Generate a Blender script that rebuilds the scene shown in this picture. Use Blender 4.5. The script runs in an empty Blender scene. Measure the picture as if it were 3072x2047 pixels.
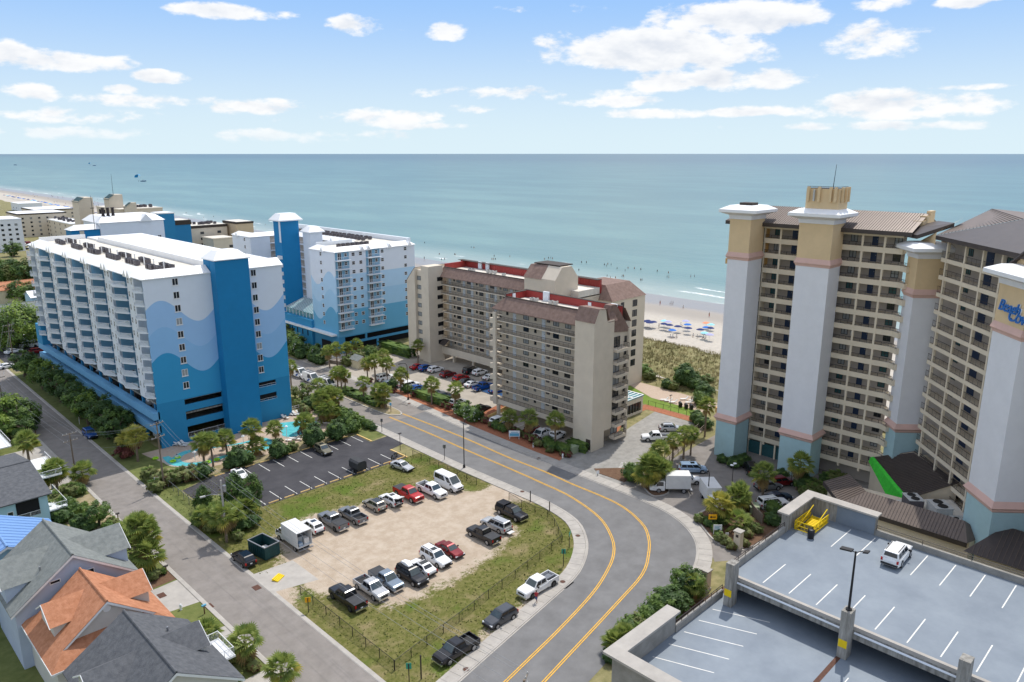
import bpy, math, random
from mathutils import Vector, Matrix
random.seed(11)
R = math.radians
SC = bpy.context.scene
COL = SC.collection
# ---------------------------------------------------------------- camera
# World axes: +X points to the sea, +Y runs along the coast; metres.
CAM_H = 56.0
FPX, PW, PH, HORIZON = 2260.0, 3072.0, 2047.0, 461.0
PITCH = math.atan((PH / 2 - HORIZON) / FPX)
cam = bpy.data.cameras.new('camera')
cam.sensor_width = 36.0
cam.lens = 36.0 * FPX / PW
cam.clip_start, cam.clip_end = 0.5, 300000.0
camo = bpy.data.objects.new('camera', cam)
COL.objects.link(camo)
camo.location = (0, 0, CAM_H)
camo.rotation_euler = (R(90) - PITCH, 0, R(-45))
SC.camera = camo
# ---------------------------------------------------------------- light
SUN_EL, SUN_AZ = R(62), R(20)          # azimuth counted from +X towards +Y
SKY_STRENGTH, SUN_STRENGTH, EXPOSURE = 0.15, 2.3, 0.57
SC.cycles.max_bounces = 5; SC.cycles.diffuse_bounces = 3; SC.cycles.glossy_bounces = 2; SC.cycles.transmission_bounces = 2; SC.cycles.transparent_max_bounces = 4
SC.cycles.caustics_reflective = False; SC.cycles.caustics_refractive = False
SC.view_settings.view_transform = 'Standard'
SC.view_settings.look = 'None'
SC.view_settings.gamma = 1.0
SC.view_settings.use_curve_mapping = False
SC.view_settings.exposure = EXPOSURE
sl = bpy.data.lights.new('sun', 'SUN')
sl.energy, sl.angle, sl.color = SUN_STRENGTH, R(0.53), (1.0, 0.955, 0.88)
so = bpy.data.objects.new('sun', sl)
COL.objects.link(so)
so.location = (60, 20, 200)
sdir = Vector((math.cos(SUN_EL) * math.cos(SUN_AZ), math.cos(SUN_EL) * math.sin(SUN_AZ), math.sin(SUN_EL)))
so.rotation_euler = sdir.to_track_quat('Z', 'Y').to_euler()

# ---------------------------------------------------------------- survey helpers (photogrammetry of the picture)
K2 = math.sqrt(0.5)
def ray(px, py):
    u = (px - PW / 2) / FPX
    v = -(py - PH / 2) / FPX
    f = math.cos(PITCH) + v * math.sin(PITCH)
    return (u * K2 + f * K2, -u * K2 + f * K2, -math.sin(PITCH) + v * math.cos(PITCH))
def at(px, py, z=0.0):
    """ground position (metres) of a point seen at this spot that lies at height z"""
    d = ray(px, py); t = (z - CAM_H) / d[2]
    return (d[0] * t, d[1] * t)
def on_x(px, py, X):
    d = ray(px, py); k = X / d[0]
    return (d[1] * k, CAM_H + d[2] * k)
def on_y(px, py, Y):
    d = ray(px, py); k = Y / d[1]
    return (d[0] * k, CAM_H + d[2] * k)
def row(X, Y, z):
    dz = z - CAM_H; h = (X + Y) * K2
    return PH / 2 - FPX * (h * math.sin(PITCH) + dz * math.cos(PITCH)) / (h * math.cos(PITCH) - dz * math.sin(PITCH))
def height(X, Y, py):
    lo, hi = -5.0, 90.0
    for _ in range(50):
        m = (lo + hi) / 2
        if row(X, Y, m) > py: lo = m
        else: hi = m
    return m

# ---------------------------------------------------------------- world sky
W = bpy.data.worlds.new('World'); SC.world = W; W.use_nodes = True
def sky_world():
    nt = W.node_tree; N, L = nt.nodes, nt.links
    N.clear()
    def nd(t, **kw):
        n = N.new(t)
        for k, v in kw.items(): setattr(n, k, v)
        return n
    def math_(op, a, b=None, c=None, clamp=False):
        n = nd('ShaderNodeMath', operation=op); n.use_clamp = clamp
        for i, x in enumerate((a, b, c)):
            if x is None: continue
            if isinstance(x, (int, float)): n.inputs[i].default_value = x
            else: L.new(x, n.inputs[i])
        return n.outputs[0]
    def smooth(x, a, b):
        n = nd('ShaderNodeMapRange', interpolation_type='SMOOTHSTEP')
        L.new(x, n.inputs['Value'])
        n.inputs['From Min'].default_value = a; n.inputs['From Max'].default_value = b
        return n.outputs[0]
    sky = nd('ShaderNodeTexSky', sky_type='NISHITA')
    sky.sun_disc = False
    sky.sun_elevation = SUN_EL
    sky.sun_rotation = R(90) - SUN_AZ
    sky.altitude = 30; sky.air_density = 1.0; sky.dust_density = 0.9; sky.ozone_density = 1.0
    tc = nd('ShaderNodeTexCoord')
    sp = nd('ShaderNodeSeparateXYZ'); L.new(tc.outputs['Generated'], sp.inputs[0])
    az = math_('ARCTAN2', sp.outputs[1], sp.outputs[0])
    el = math_('ARCSINE', sp.outputs[2])
    comb = nd('ShaderNodeCombineXYZ')
    L.new(math_('MULTIPLY', az, 9.0), comb.inputs[0]); L.new(math_('MULTIPLY', el, 20.0), comb.inputs[1])
    def fbm(vec, sc, det, rough, off=0.0):
        mp = nd('ShaderNodeMapping'); mp.inputs['Location'].default_value = (0, off, 3.1)
        L.new(vec, mp.inputs['Vector'])
        n = nd('ShaderNodeTexNoise', noise_dimensions='3D')
        n.inputs['Scale'].default_value = sc; n.inputs['Detail'].default_value = det; n.inputs['Roughness'].default_value = rough
        L.new(mp.outputs[0], n.inputs['Vector'])
        return n.outputs['Fac']
    n1 = fbm(comb.outputs[0], 1.5, 6, 0.60)
    n1s = fbm(comb.outputs[0], 1.5, 4, 0.58, 0.22)      # the same field sampled a little higher up: what shades the base
    big = fbm(comb.outputs[0], 0.55, 3, 0.5)
    clouds = [(520,26,150,20,1),(825,60,68,26,1),(1020,70,56,26,1),(930,68,40,14,.6),(120,142,165,30,1),(30,120,60,28,1),(375,178,70,18,.9),(60,212,95,26,1),
              (280,206,48,16,1),(330,232,190,20,.9),(600,247,160,22,.95),(850,270,200,24,.8),(150,264,220,22,.8),(1680,45,220,50,1.1),
              (1490,116,320,58,1.35),(1640,186,270,30,1.2),(2010,92,145,50,1.1),(1240,215,250,20,.95),(1100,252,80,17,.9),(2020,8,80,20,1),
              (2230,4,80,18,1),(2100,240,330,34,.95),(1390,232,130,15,.9),(1700,258,320,12,.6),(700,312,320,15,.5),(2250,200,140,10,.7),
              (2000,290,340,10,.5),(130,305,260,16,.5),(1300,20,120,10,.3),(980,290,120,10,.6)]
    cae = nd('ShaderNodeCombineXYZ'); L.new(az, cae.inputs[0]); L.new(el, cae.inputs[1]); ae = cae.outputs[0]
    acc = None
    for cx, cy, rx, ry, amp in clouds:
        k = PW / 2353.0
        d0 = ray(cx * k, cy * k); dx = ray((cx + rx) * k, cy * k); dy = ray(cx * k, (cy - ry) * k)
        A = lambda d: math.atan2(d[1], d[0])
        E = lambda d: math.asin(d[2] / math.sqrt(d[0] ** 2 + d[1] ** 2 + d[2] ** 2))
        ra = abs(A(dx) - A(d0)); re = abs(E(dy) - E(d0))
        ma = nd('ShaderNodeVectorMath', operation='MULTIPLY_ADD'); L.new(ae, ma.inputs[0])
        ma.inputs[1].default_value = (1 / ra, 1 / re, 0); ma.inputs[2].default_value = (-A(d0) / ra, -E(d0) / re, 0)
        dt = nd('ShaderNodeVectorMath', operation='DOT_PRODUCT'); L.new(ma.outputs[0], dt.inputs[0]); L.new(ma.outputs[0], dt.inputs[1])
        c = math_('MULTIPLY_ADD', dt.outputs['Value'], -amp, amp)
        acc = c if acc is None else math_('MAXIMUM', acc, c)
    # scattered cumulus outside the view, its unseen cover raised for whiter fill light
    vx = math_('ABSOLUTE', math_('SUBTRACT', az, R(45)))
    out = math_('MAXIMUM', smooth(vx, R(33), R(42)), smooth(el, R(11.5), R(15)))
    gen = math_('MULTIPLY', math_('SUBTRACT', math_('MULTIPLY', math_('SUBTRACT', big, 0.44), 7.0), 0.0), 1.0)
    gen = math_('SUBTRACT', math_('MULTIPLY', math_('ADD', gen, 1.5), out), 1.5)
    acc = math_('MAXIMUM', math_('MAXIMUM', acc, -1.2), gen)
    dens = math_('ADD', math_('MULTIPLY', acc, 0.36), math_('MULTIPLY', math_('SUBTRACT', n1, 0.5), 1.9))
    mask = smooth(dens, 0.02, 0.30)
    hor = smooth(el, R(0.1), R(2.6))
    mask = math_('MULTIPLY', mask, math_('ADD', math_('MULTIPLY', hor, 0.62), 0.33))
    shade = smooth(math_('ADD', math_('MULTIPLY', math_('SUBTRACT', n1s, n1), 2.0), math_('MULTIPLY', dens, 0.55)), -0.05, 0.75)
    cm = nd('ShaderNodeMix', data_type='RGBA'); L.new(shade, cm.inputs['Factor'])
    cm.inputs['A'].default_value = (4.6, 4.6, 4.6, 1); cm.inputs['B'].default_value = (3.3, 3.5, 3.85, 1)
    # clear maritime sky: pale at the horizon, deeper blue higher up, then the physical sky overhead
    ramp = nd('ShaderNodeMix', data_type='RGBA'); L.new(smooth(el, R(0.0), R(12.5)), ramp.inputs['Factor'])
    ramp.inputs['A'].default_value = (3.25, 3.95, 4.30, 1); ramp.inputs['B'].default_value = (1.42, 2.55, 4.45, 1)
    lowmix = nd('ShaderNodeMix', data_type='RGBA'); L.new(smooth(el, R(12), R(32)), lowmix.inputs['Factor'])
    L.new(ramp.outputs['Result'], lowmix.inputs['A']); L.new(sky.outputs[0], lowmix.inputs['B'])
    mx = nd('ShaderNodeMix', data_type='RGBA'); L.new(mask, mx.inputs['Factor'])
    L.new(lowmix.outputs['Result'], mx.inputs['A']); L.new(cm.outputs['Result'], mx.inputs['B'])
    bg = nd('ShaderNodeBackground'); bg.inputs['Strength'].default_value = SKY_STRENGTH
    L.new(mx.outputs['Result'], bg.inputs['Color'])
    o = nd('ShaderNodeOutputWorld'); L.new(bg.outputs[0], o.inputs['Surface'])
W.cycles.sampling_method = 'MANUAL'; W.cycles.sample_map_resolution = 256
sky_world()
# ---------------------------------------------------------------- mesh helpers
class MB:
    def __init__(s): s.v = []; s.f = []; s.m = []
    def add(s, vs, fs, m=0):
        o = len(s.v); s.v += [tuple(p) for p in vs]
        s.f += [tuple(i + o for i in f) for f in fs]; s.m += [m] * len(fs); return s
    def box(s, x0, x1, y0, y1, z0, z1, m=0):
        return s.add([(x0,y0,z0),(x1,y0,z0),(x1,y1,z0),(x0,y1,z0),(x0,y0,z1),(x1,y0,z1),(x1,y1,z1),(x0,y1,z1)],
                     [(0,3,2,1),(4,5,6,7),(0,1,5,4),(1,2,6,5),(2,3,7,6),(3,0,4,7)], m)
    def prism(s, poly, z0, z1, m=0):
        a = sum(poly[i][0]*poly[(i+1)%len(poly)][1]-poly[(i+1)%len(poly)][0]*poly[i][1] for i in range(len(poly)))
        if a < 0: poly = poly[::-1]
        n = len(poly)
        return s.add([(p[0],p[1],z0) for p in poly]+[(p[0],p[1],z1) for p in poly],
                     [tuple(range(n-1,-1,-1)), tuple(range(n,2*n))]+[(i,(i+1)%n,n+(i+1)%n,n+i) for i in range(n)], m)
    def face(s, pts, m=0): return s.add(pts, [tuple(range(len(pts)))], m)
    def tube(s, p, q, r0, r1=None, n=6, m=0):
        r1 = r0 if r1 is None else r1
        p, q = Vector(p), Vector(q); d = (q - p)
        if d.length < 1e-6: return s
        d.normalize(); a = d.orthogonal().normalized(); b = d.cross(a)
        A = [p + (a*math.cos(2*math.pi*i/n)+b*math.sin(2*math.pi*i/n))*r0 for i in range(n)]
        B = [q + (a*math.cos(2*math.pi*i/n)+b*math.sin(2*math.pi*i/n))*r1 for i in range(n)]
        return s.add(A+B, [(i,(i+1)%n,n+(i+1)%n,n+i) for i in range(n)]+[tuple(range(n-1,-1,-1)), tuple(range(n,2*n))], m)
    def path(s, pts, r, n=6, m=0):
        for a, b in zip(pts, pts[1:]): s.tube(a, b, r, r, n, m)
        return s
    def lathe(s, prof, n=12, c=(0,0), m=0):
        o = len(s.v); k = len(prof)
        for (r, z) in prof:
            for i in range(n):
                t = 2*math.pi*i/n; s.v.append((c[0]+r*math.cos(t), c[1]+r*math.sin(t), z))
        for j in range(k-1):
            for i in range(n):
                s.f.append((o+j*n+i, o+j*n+(i+1)%n, o+(j+1)*n+(i+1)%n, o+(j+1)*n+i)); s.m.append(m)
        s.f.append(tuple(o+(k-1)*n+i for i in range(n))); s.m.append(m)
        return s
    def loft(s, rings, m=0, closed=True, caps=True):
        n = len(rings[0]); o = len(s.v)
        for r in rings: s.v += [tuple(p) for p in r]
        e = n if closed else n-1
        for j in range(len(rings)-1):
            for i in range(e):
                s.f.append((o+j*n+i, o+j*n+(i+1)%n, o+(j+1)*n+(i+1)%n, o+(j+1)*n+i)); s.m.append(m)
        if caps:
            s.f.append(tuple(o+i for i in range(n-1,-1,-1))); s.f.append(tuple(o+(len(rings)-1)*n+i for i in range(n))); s.m += [m, m]
        return s
    def shift(s, dx, dy, dz=0, start=0):
        s.v[start:] = [(x+dx, y+dy, z+dz) for x, y, z in s.v[start:]]; return s
    def mesh(s, name, mats=(), smooth=False):
        me = bpy.data.meshes.new(name)
        me.from_pydata(s.v, [], s.f)
        for m in mats: me.materials.append(MAT[m] if isinstance(m, str) else m)
        if any(s.m): me.polygons.foreach_set('material_index', s.m)
        if smooth: me.polygons.foreach_set('use_smooth', [True]*len(s.f))
        me.update(); return me
def link(name, data, parent=None, loc=(0,0,0), rz=0.0, scale=None):
    o = bpy.data.objects.new(name, data); COL.objects.link(o)
    if parent is not None: o.parent = parent
    o.location = loc
    if rz: o.rotation_euler = (0, 0, rz)
    if scale: o.scale = scale if not isinstance(scale, (int, float)) else (scale,)*3
    return o
def obj(name, mb, mats, parent=None, loc=(0,0,0), rz=0.0, smooth=False):
    return link(name, mb.mesh(name, mats if isinstance(mats, (list, tuple)) else [mats], smooth), parent, loc, rz)
def tag(o, label, cat, group=None):
    o['label'] = label; o['category'] = cat
    if group: o['group'] = group
    return o
def thing(name, label, cat, loc=(0,0,0), rz=0.0, group=None):
    return tag(link(name, None, None, loc, rz), label, cat, group)
def struct(name, mb, mats, smooth=False, kind='structure'):
    o = obj(name, mb, mats, smooth=smooth); o['kind'] = kind; return o
def copy_tree(root, loc, rz, label=None, group=None, scale=None, mats=None):
    def cp(o, par):
        c = o.copy(); COL.objects.link(c); c.parent = par
        for ch in KIDS.get(o.name, []): cp(ch, c)
        return c
    r = cp(root, None); r.location = loc; r.rotation_euler = (0, 0, rz)
    if scale: r.scale = scale if not isinstance(scale, (int, float)) else (scale,)*3
    if label: r['label'] = label
    if group: r['group'] = group
    return r
KIDS = {}
def setmat(o, i, m):
    s = o.material_slots[i]; s.link = 'OBJECT'; s.material = MAT[m] if isinstance(m, str) else m
def catmull(pts, step=1.2, closed=False):
    out = []; n = len(pts)
    rng = range(n) if closed else range(n-1)
    for i in rng:
        g = lambda k: pts[k % n] if closed else pts[max(0, min(n-1, k))]
        p0, p1, p2, p3 = g(i-1), g(i), g(i+1), g(i+2)
        L = math.dist(p1, p2); m = max(1, int(L/step))
        for j in range(m):
            t = j/m
            out.append(tuple(0.5*(2*b+(c-a)*t+(2*a-5*b+4*c-d)*t*t+(3*b-a-3*c+d)*t**3) for a, b, c, d in zip(p0, p1, p2, p3)))
    if not closed: out.append(tuple(pts[-1]))
    return out
def offset(path, d):
    out = []
    for i, p in enumerate(path):
        a = path[max(0, i-1)]; b = path[min(len(path)-1, i+1)]
        dx, dy = b[0]-a[0], b[1]-a[1]; l = math.hypot(dx, dy) or 1
        out.append((p[0]-dy/l*d, p[1]+dx/l*d))
    return out
def ribbon(mb, path, d0, d1, z, m=0, zb=None):
    A, B = offset(path, d0), offset(path, d1)
    for i in range(len(path)-1):
        q = [(*A[i], z), (*A[i+1], z), (*B[i+1], z), (*B[i], z)]
        if d1 > d0: q = q[::-1]
        mb.face(q, m)
    return mb
def resample(path, step):
    out = [path[0]]; acc = 0.0
    for a, b in zip(path, path[1:]):
        L = math.dist(a, b); pos = 0.0
        while acc + (L-pos) >= step:
            pos += step-acc; acc = 0.0; t = pos/L
            out.append(tuple(x+(y-x)*t for x, y in zip(a, b)))
        acc += L-pos
    return out
# ---------------------------------------------------------------- materials
MAT = {}
def mat(name, col, rough=0.7, var=0.10, scale=1.2, metal=0.0, bump=0.0, bscale=8.0, col2=None, det=5.0, spec=0.35, coord='pos', stretch=None, coat=0.0, trans=0.0):
    m = bpy.data.materials.new(name); m.use_nodes = True; MAT[name] = m
    nt = m.node_tree; N, L = nt.nodes, nt.links
    b = N['Principled BSDF']
    b.inputs['Roughness'].default_value = rough; b.inputs['Metallic'].default_value = metal
    b.inputs['Specular IOR Level'].default_value = spec
    if coat: b.inputs['Coat Weight'].default_value = coat; b.inputs['Coat Roughness'].default_value = 0.06
    if coord == 'pos':
        g = N.new('ShaderNodeNewGeometry'); vec = g.outputs['Position']
    else:
        g = N.new('ShaderNodeTexCoord'); vec = g.outputs['Object']
    if stretch:
        mp = N.new('ShaderNodeMapping'); mp.inputs['Scale'].default_value = stretch; L.new(vec, mp.inputs[0]); vec = mp.outputs[0]
    if var > 0 or col2:
        n = N.new('ShaderNodeTexNoise'); n.inputs['Scale'].default_value = scale; n.inputs['Detail'].default_value = det; n.inputs['Roughness'].default_value = 0.65
        L.new(vec, n.inputs['Vector'])
        r = N.new('ShaderNodeValToRGB'); L.new(n.outputs['Fac'], r.inputs[0])
        c2 = col2 or tuple(min(1, c*(1+var)) for c in col); c1 = col if col2 else tuple(c*(1-var) for c in col)
        r.color_ramp.elements[0].position = 0.33; r.color_ramp.elements[1].position = 0.67
        r.color_ramp.elements[0].color = (*c1, 1); r.color_ramp.elements[1].color = (*c2, 1)
        L.new(r.outputs[0], b.inputs['Base Color'])
    else: b.inputs['Base Color'].default_value = (*col, 1)
    if bump:
        n2 = N.new('ShaderNodeTexNoise'); n2.inputs['Scale'].default_value = bscale; n2.inputs['Detail'].default_value = 4
        L.new(vec, n2.inputs['Vector'])
        bp = N.new('ShaderNodeBump'); bp.inputs['Strength'].default_value = bump; bp.inputs['Distance'].default_value = 0.05
        L.new(n2.outputs['Fac'], bp.inputs['Height']); L.new(bp.outputs[0], b.inputs['Normal'])
    if trans: b.inputs['Transmission Weight'].default_value = trans
    return m
def leafmat(name, a, b_, rough=0.55, scale=0.9, trans=0.35):
    m = mat(name, a, rough, 0.1, scale, col2=b_, det=3)
    nt = m.node_tree; N, L = nt.nodes, nt.links
    p = N['Principled BSDF']; t = N.new('ShaderNodeBsdfTranslucent'); mx = N.new('ShaderNodeMixShader')
    src = p.inputs['Base Color'].links[0].from_socket
    L.new(src, t.inputs['Color']); mx.inputs[0].default_value = trans
    L.new(p.outputs[0], mx.inputs[1]); L.new(t.outputs[0], mx.inputs[2])
    L.new(mx.outputs[0], N['Material Output'].inputs['Surface'])
    return m
# setting
mat('asphalt', (0.15,0.148,0.148), .85, .10, .35, bump=.25, bscale=30, col2=(0.2,0.198,0.198))
mat('asphalt_old', (0.205,0.185,0.168), .9, .1, .5, bump=.25, bscale=25, col2=(0.265,0.24,0.22))
mat('asphalt_black', (0.038,0.037,0.043), .85, .2, .25, bump=.3, bscale=25, col2=(0.068,0.066,0.073))
mat('concrete', (0.36,0.335,0.305), .85, .1, .6, bump=.15, bscale=12, col2=(0.45,0.42,0.38))
mat('concrete_lot', (0.34,0.3,0.25), .88, .1, .25, bump=.15, bscale=10, col2=(0.43,0.385,0.325))
mat('concrete_grey', (0.34,0.325,0.3), .85, .1, .7, bump=.2, bscale=9, col2=(0.24,0.23,0.21))
mat('concrete_stain', (.40,.385,.35), .85, .1, 1.4, bump=.2, bscale=9, col2=(.16,.15,.135), stretch=(1.6,1.6,.25))
mat('paver', (0.44,0.33,0.25), .85, .1, 1.6, bump=.3, bscale=14, col2=(0.5,0.4,0.315))
mat('paint_yellow', (.72,.40,.05), .7, .15, 1.5)
mat('paint_white', (.75,.74,.70), .7, .1, 1.5)
mat('paint_blue', (.06,.27,.62), .7, .1, 1.5)
mat('kerb_yellow', (.74,.50,.20), .75, .15, 2.0)
mat('mulch_red', (.28,.10,.052), .95, .2, 2.0, bump=.5, bscale=8, col2=(.40,.16,.085))
mat('mulch_brown', (.11,.06,.035), .95, .2, 2.5, bump=.5, bscale=8, col2=(.17,.10,.06))
mat('lawn', (0.1,0.125,0.03), .95, .2, .7, bump=.5, bscale=10, col2=(0.165,0.18,0.055))
mat('lawn_bright', (0.12,0.19,0.02), .95, .2, .6, bump=.4, bscale=10, col2=(0.17,0.25,0.04))
mat('scrub', (.14,.14,.05), .95, .2, .5, bump=.6, bscale=5, col2=(.30,.26,.13))
mat('dirt', (.40,.32,.21), .95, .2, .6, bump=.4, bscale=6, col2=(.22,.19,.09))
mat('deck_blue', (0.165,0.2,0.245), .6, .1, .22, bump=.1, bscale=6, col2=(0.225,0.265,0.31), spec=.4)
mat('pool_tile', (.10,.48,.52), .2, .1, 1.0)
mat('rust', (.10,.045,.03), .8, .2, 3)
# building paints
mat('hotel_white', (0.76,0.8,0.85), .7, .03, .5, bump=.06, bscale=12)
mat('roof_white', (0.86,0.86,0.86), .45, .03, .4)
mat('membrane', (.74,.71,.64), .8, .08, .35, col2=(.60,.55,.47))
mat('blue_pale', (.27,.44,.64), .7, .03, .5, bump=.06, bscale=12)
mat('blue_mid', (0.16,0.4,0.64), .7, .03, .5, bump=.06, bscale=12)
mat('blue_deep', (0.03,0.26,0.5), .7, .03, .5, bump=.06, bscale=12)
mat('blue_base', (0.022,0.21,0.43), .7, .03, .5, bump=.06, bscale=12)
mat('blue_tower', (0.007,0.2,0.44), .7, .04, .4, bump=.06, bscale=12)
mat('blue_wall', (0.18,0.36,0.5), .75, .05, .6)
mat('beige', (0.6,0.53,0.43), .85, .04, .5, bump=.1, bscale=10)
mat('beige_light', (0.66,0.58,0.47), .85, .05, .4)
mat('beige_warm', (0.58,0.46,0.31), .85, .05, .4)
mat('brown_trim', (.05,.038,.03), .7, .1, 2)
mat('shingle_brown', (0.19,0.125,0.1), .9, .12, 1.2, bump=.5, bscale=9, col2=(0.27,0.185,0.155))
mat('red_metal', (0.34,0.045,0.04), .5, .08, .8)
mat('cove_tan', (0.72,0.54,0.32), .85, .05, .4, bump=.1, bscale=10)
mat('cove_ochre', (0.66,0.4,0.15), .85, .05, .4)
mat('cove_cream', (0.74,0.64,0.49), .85, .05, .4)
mat('cove_white', (0.78,0.78,0.8), .8, .03, .5, bump=.1, bscale=10)
mat('cove_pink', (0.7,0.46,0.39), .8, .05, .6)
mat('cove_teal', (0.42,0.6,0.63), .85, .05, .7, bump=.1, bscale=10)
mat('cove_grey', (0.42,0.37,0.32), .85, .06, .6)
mat('metal_brown', (.16,.125,.105), .42, .08, .6, metal=.25)
mat('metal_dark', (.075,.062,.058), .45, .1, .8, metal=.25)
mat('door_navy', (.01,.03,.08), .5, .05, 1)
mat('door_white', (.62,.66,.70), .5, .05, 1)
mat('rail_dark', (.035,.03,.03), .55, .1, 2)
mat('rail_white', (.74,.75,.77), .5, .03, 2)
mat('frame_white', (.74,.74,.74), .5, .03, 2)
mat('frame_dark', (.025,.028,.035), .5, .05, 2)
mat('glass', (.018,.024,.032), .08, .25, .6, spec=.6)
mat('glass_teal', (.03,.10,.11), .12, .2, .4, spec=.6)
mat('glass_curtain', (.30,.32,.33), .25, .15, .9, spec=.5)
mat('glass_roof', (.10,.27,.30), .15, .15, .5, spec=.6)
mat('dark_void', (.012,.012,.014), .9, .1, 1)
mat('steel', (.30,.31,.33), .4, .1, 1, metal=.6)
mat('ac_grey', (.10,.09,.10), .6, .2, 2)
mat('ac_light', (.50,.50,.48), .5, .1, 2)
mat('wood_pole', (.20,.155,.115), .9, .15, 2, bump=.4, bscale=12, stretch=(2,2,.3))
mat('wood_grey', (.26,.22,.18), .9, .15, 2, bump=.3, bscale=12)
mat('wood_brown', (.16,.085,.045), .85, .15, 2)
mat('concrete_pole', (.40,.38,.35), .8, .1, 2)
mat('black_metal', (.016,.016,.018), .45, .1, 2)
mat('bronze_metal', (.04,.03,.03), .45, .1, 2)
mat('sign_white', (.78,.80,.82), .5, .03, 1)
mat('sign_blue', (.12,.42,.62), .5, .03, 1)
mat('sign_letter', (.03,.17,.52), .5, .03, 1)
mat('sign_yellow', (.85,.42,.01), .5, .03, 1)
mat('sign_green', (.04,.30,.20), .5, .03, 1)
mat('stair_yellow', (.85,.60,.01), .45, .05, 2)
mat('tarp_green', (.06,.60,.05), .6, .15, 1.5)
mat('util_green', (.30,.36,.23), .6, .06, 2)
mat('dumpster_green', (.012,.055,.06), .55, .2, 1.5)
# vegetation
leafmat('palm_leaf', (0.140,0.220,0.051), (0.396,0.443,0.117), .5, 1.1)
leafmat('palm_yellow', (0.238,0.274,0.055), (0.620,0.547,0.128), .5, 1.1)
leafmat('palm_dead', (.30,.21,.09), (.42,.30,.14), .8, 1.1)
mat('palm_trunk', (.17,.125,.09), .95, .2, 4, bump=.8, bscale=7, col2=(.26,.20,.15), stretch=(1,1,2.5))
leafmat('leaf_dark', (0.041,0.090,0.026), (0.104,0.179,0.049), .55, .6)
leafmat('leaf_mid', (0.079,0.150,0.031), (0.194,0.290,0.061), .55, .6)
leafmat('leaf_olive', (0.117,0.149,0.044), (0.250,0.274,0.094), .6, .6)
leafmat('leaf_lime', (0.138,0.235,0.028), (0.304,0.400,0.068), .55, .6)
leafmat('leaf_red', (.14,.035,.035), (.26,.09,.07), .6, .6)
leafmat('leaf_brown', (.10,.07,.035), (.20,.13,.06), .7, .6)
leafmat('dune_grass', (0.168,0.156,0.066), (0.396,0.336,0.180), .8, .25)
mat('flower_white', (.75,.74,.66), .7, .05, 2)
mat('bark', (.13,.095,.07), .95, .2, 3, bump=.6, bscale=10)
# vehicles
for n, c in dict(white=(.80,.80,.80), silver=(.48,.49,.50), grey=(.19,.20,.215), darkgrey=(.075,.08,.09), black=(.010,.010,.013), red=(.42,.010,.012), maroon=(.19,.012,.016),
                 blue=(.012,.09,.36), navy=(.012,.022,.055), tan=(.33,.30,.25), olive=(.17,.155,.105), bluegrey=(.20,.25,.31), skyblue=(.30,.42,.58)).items():
    mat('car_'+n, c, .28, .04, 1.5, metal=.0 if n in ('white','red','black') else .35, spec=.4, coat=.25, coord='obj')
mat('car_glass', (.012,.016,.022), .05, .1, 1, spec=.7, coord='obj')
mat('windshield', (.035,.055,.065), .05, .2, 2, spec=.8, coord='obj')
mat('tyre', (.015,.015,.016), .9, .1, 3, coord='obj')
mat('rim', (.42,.43,.45), .35, .1, 3, metal=.7, coord='obj')
mat('rim_dark', (.06,.06,.065), .4, .1, 3, metal=.5, coord='obj')
mat('plastic_black', (.02,.02,.022), .6, .1, 2, coord='obj')
mat('bed_cover', (.045,.047,.052), .75, .15, 2, coord='obj')
mat('chrome', (.62,.63,.65), .15, .05, 2, metal=.9, coord='obj')
mat('lamp_clear', (.70,.72,.75), .15, .05, 2, coord='obj')
mat('lamp_red', (.40,.012,.012), .2, .05, 2, coord='obj')
mat('plate', (.70,.72,.74), .5, .05, 4, coord='obj')
mat('box_white', (.66,.66,.65), .55, .06, 1, coord='obj')
# houses
mat('shingle_grey', (.155,.17,.165), .9, .15, 1.8, bump=.6, bscale=10, col2=(.23,.245,.235))
mat('shingle_orange', (.36,.15,.075), .9, .15, 1.8, bump=.6, bscale=10, col2=(.50,.23,.13))
mat('shingle_slate', (.075,.08,.09), .9, .15, 1.8, bump=.6, bscale=10, col2=(.125,.13,.14))
mat('roof_blue', (.20,.36,.66), .45, .05, .6, metal=.2)
mat('siding_blue', (0.44,0.5,0.62), .8, .04, .6)
mat('siding_grey', (0.56,0.55,0.52), .8, .04, .6)
mat('siding_sky', (.42,.62,.72), .8, .04, .6)
mat('siding_cream', (.58,.52,.36), .8, .04, .6)
mat('trim_white', (.76,.77,.78), .6, .03, 2)
# people and beach things
mat('skin', (.42,.25,.17), .6, .08, 5, coord='obj'); mat('skin_dark', (.16,.09,.06), .6, .08, 5, coord='obj')
mat('cloth_blue', (.04,.08,.22), .9, .1, 5, coord='obj'); mat('cloth_red', (.45,.05,.06), .9, .1, 5, coord='obj'); mat('cloth_dark', (.02,.02,.03), .9, .1, 5, coord='obj'); mat('cloth_white', (.7,.7,.68), .9, .1, 5, coord='obj')
mat('hair', (.05,.03,.02), .7, .1, 5, coord='obj')
mat('umb_navy', (.012,.03,.14), .8, .1, 3); mat('umb_blue', (.02,.16,.55), .8, .1, 3); mat('umb_aqua', (.30,.66,.74), .8, .1, 3); mat('umb_orange', (.75,.30,.16), .8, .1, 3); mat('umb_lilac', (.42,.42,.62), .8, .1, 3)
mat('lounge_white', (.72,.72,.70), .6, .05, 3); mat('tube_lime', (.38,.72,.03), .4, .1, 3)
mat('parasail', (.02,.30,.62), .6, .1, 3)
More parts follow.
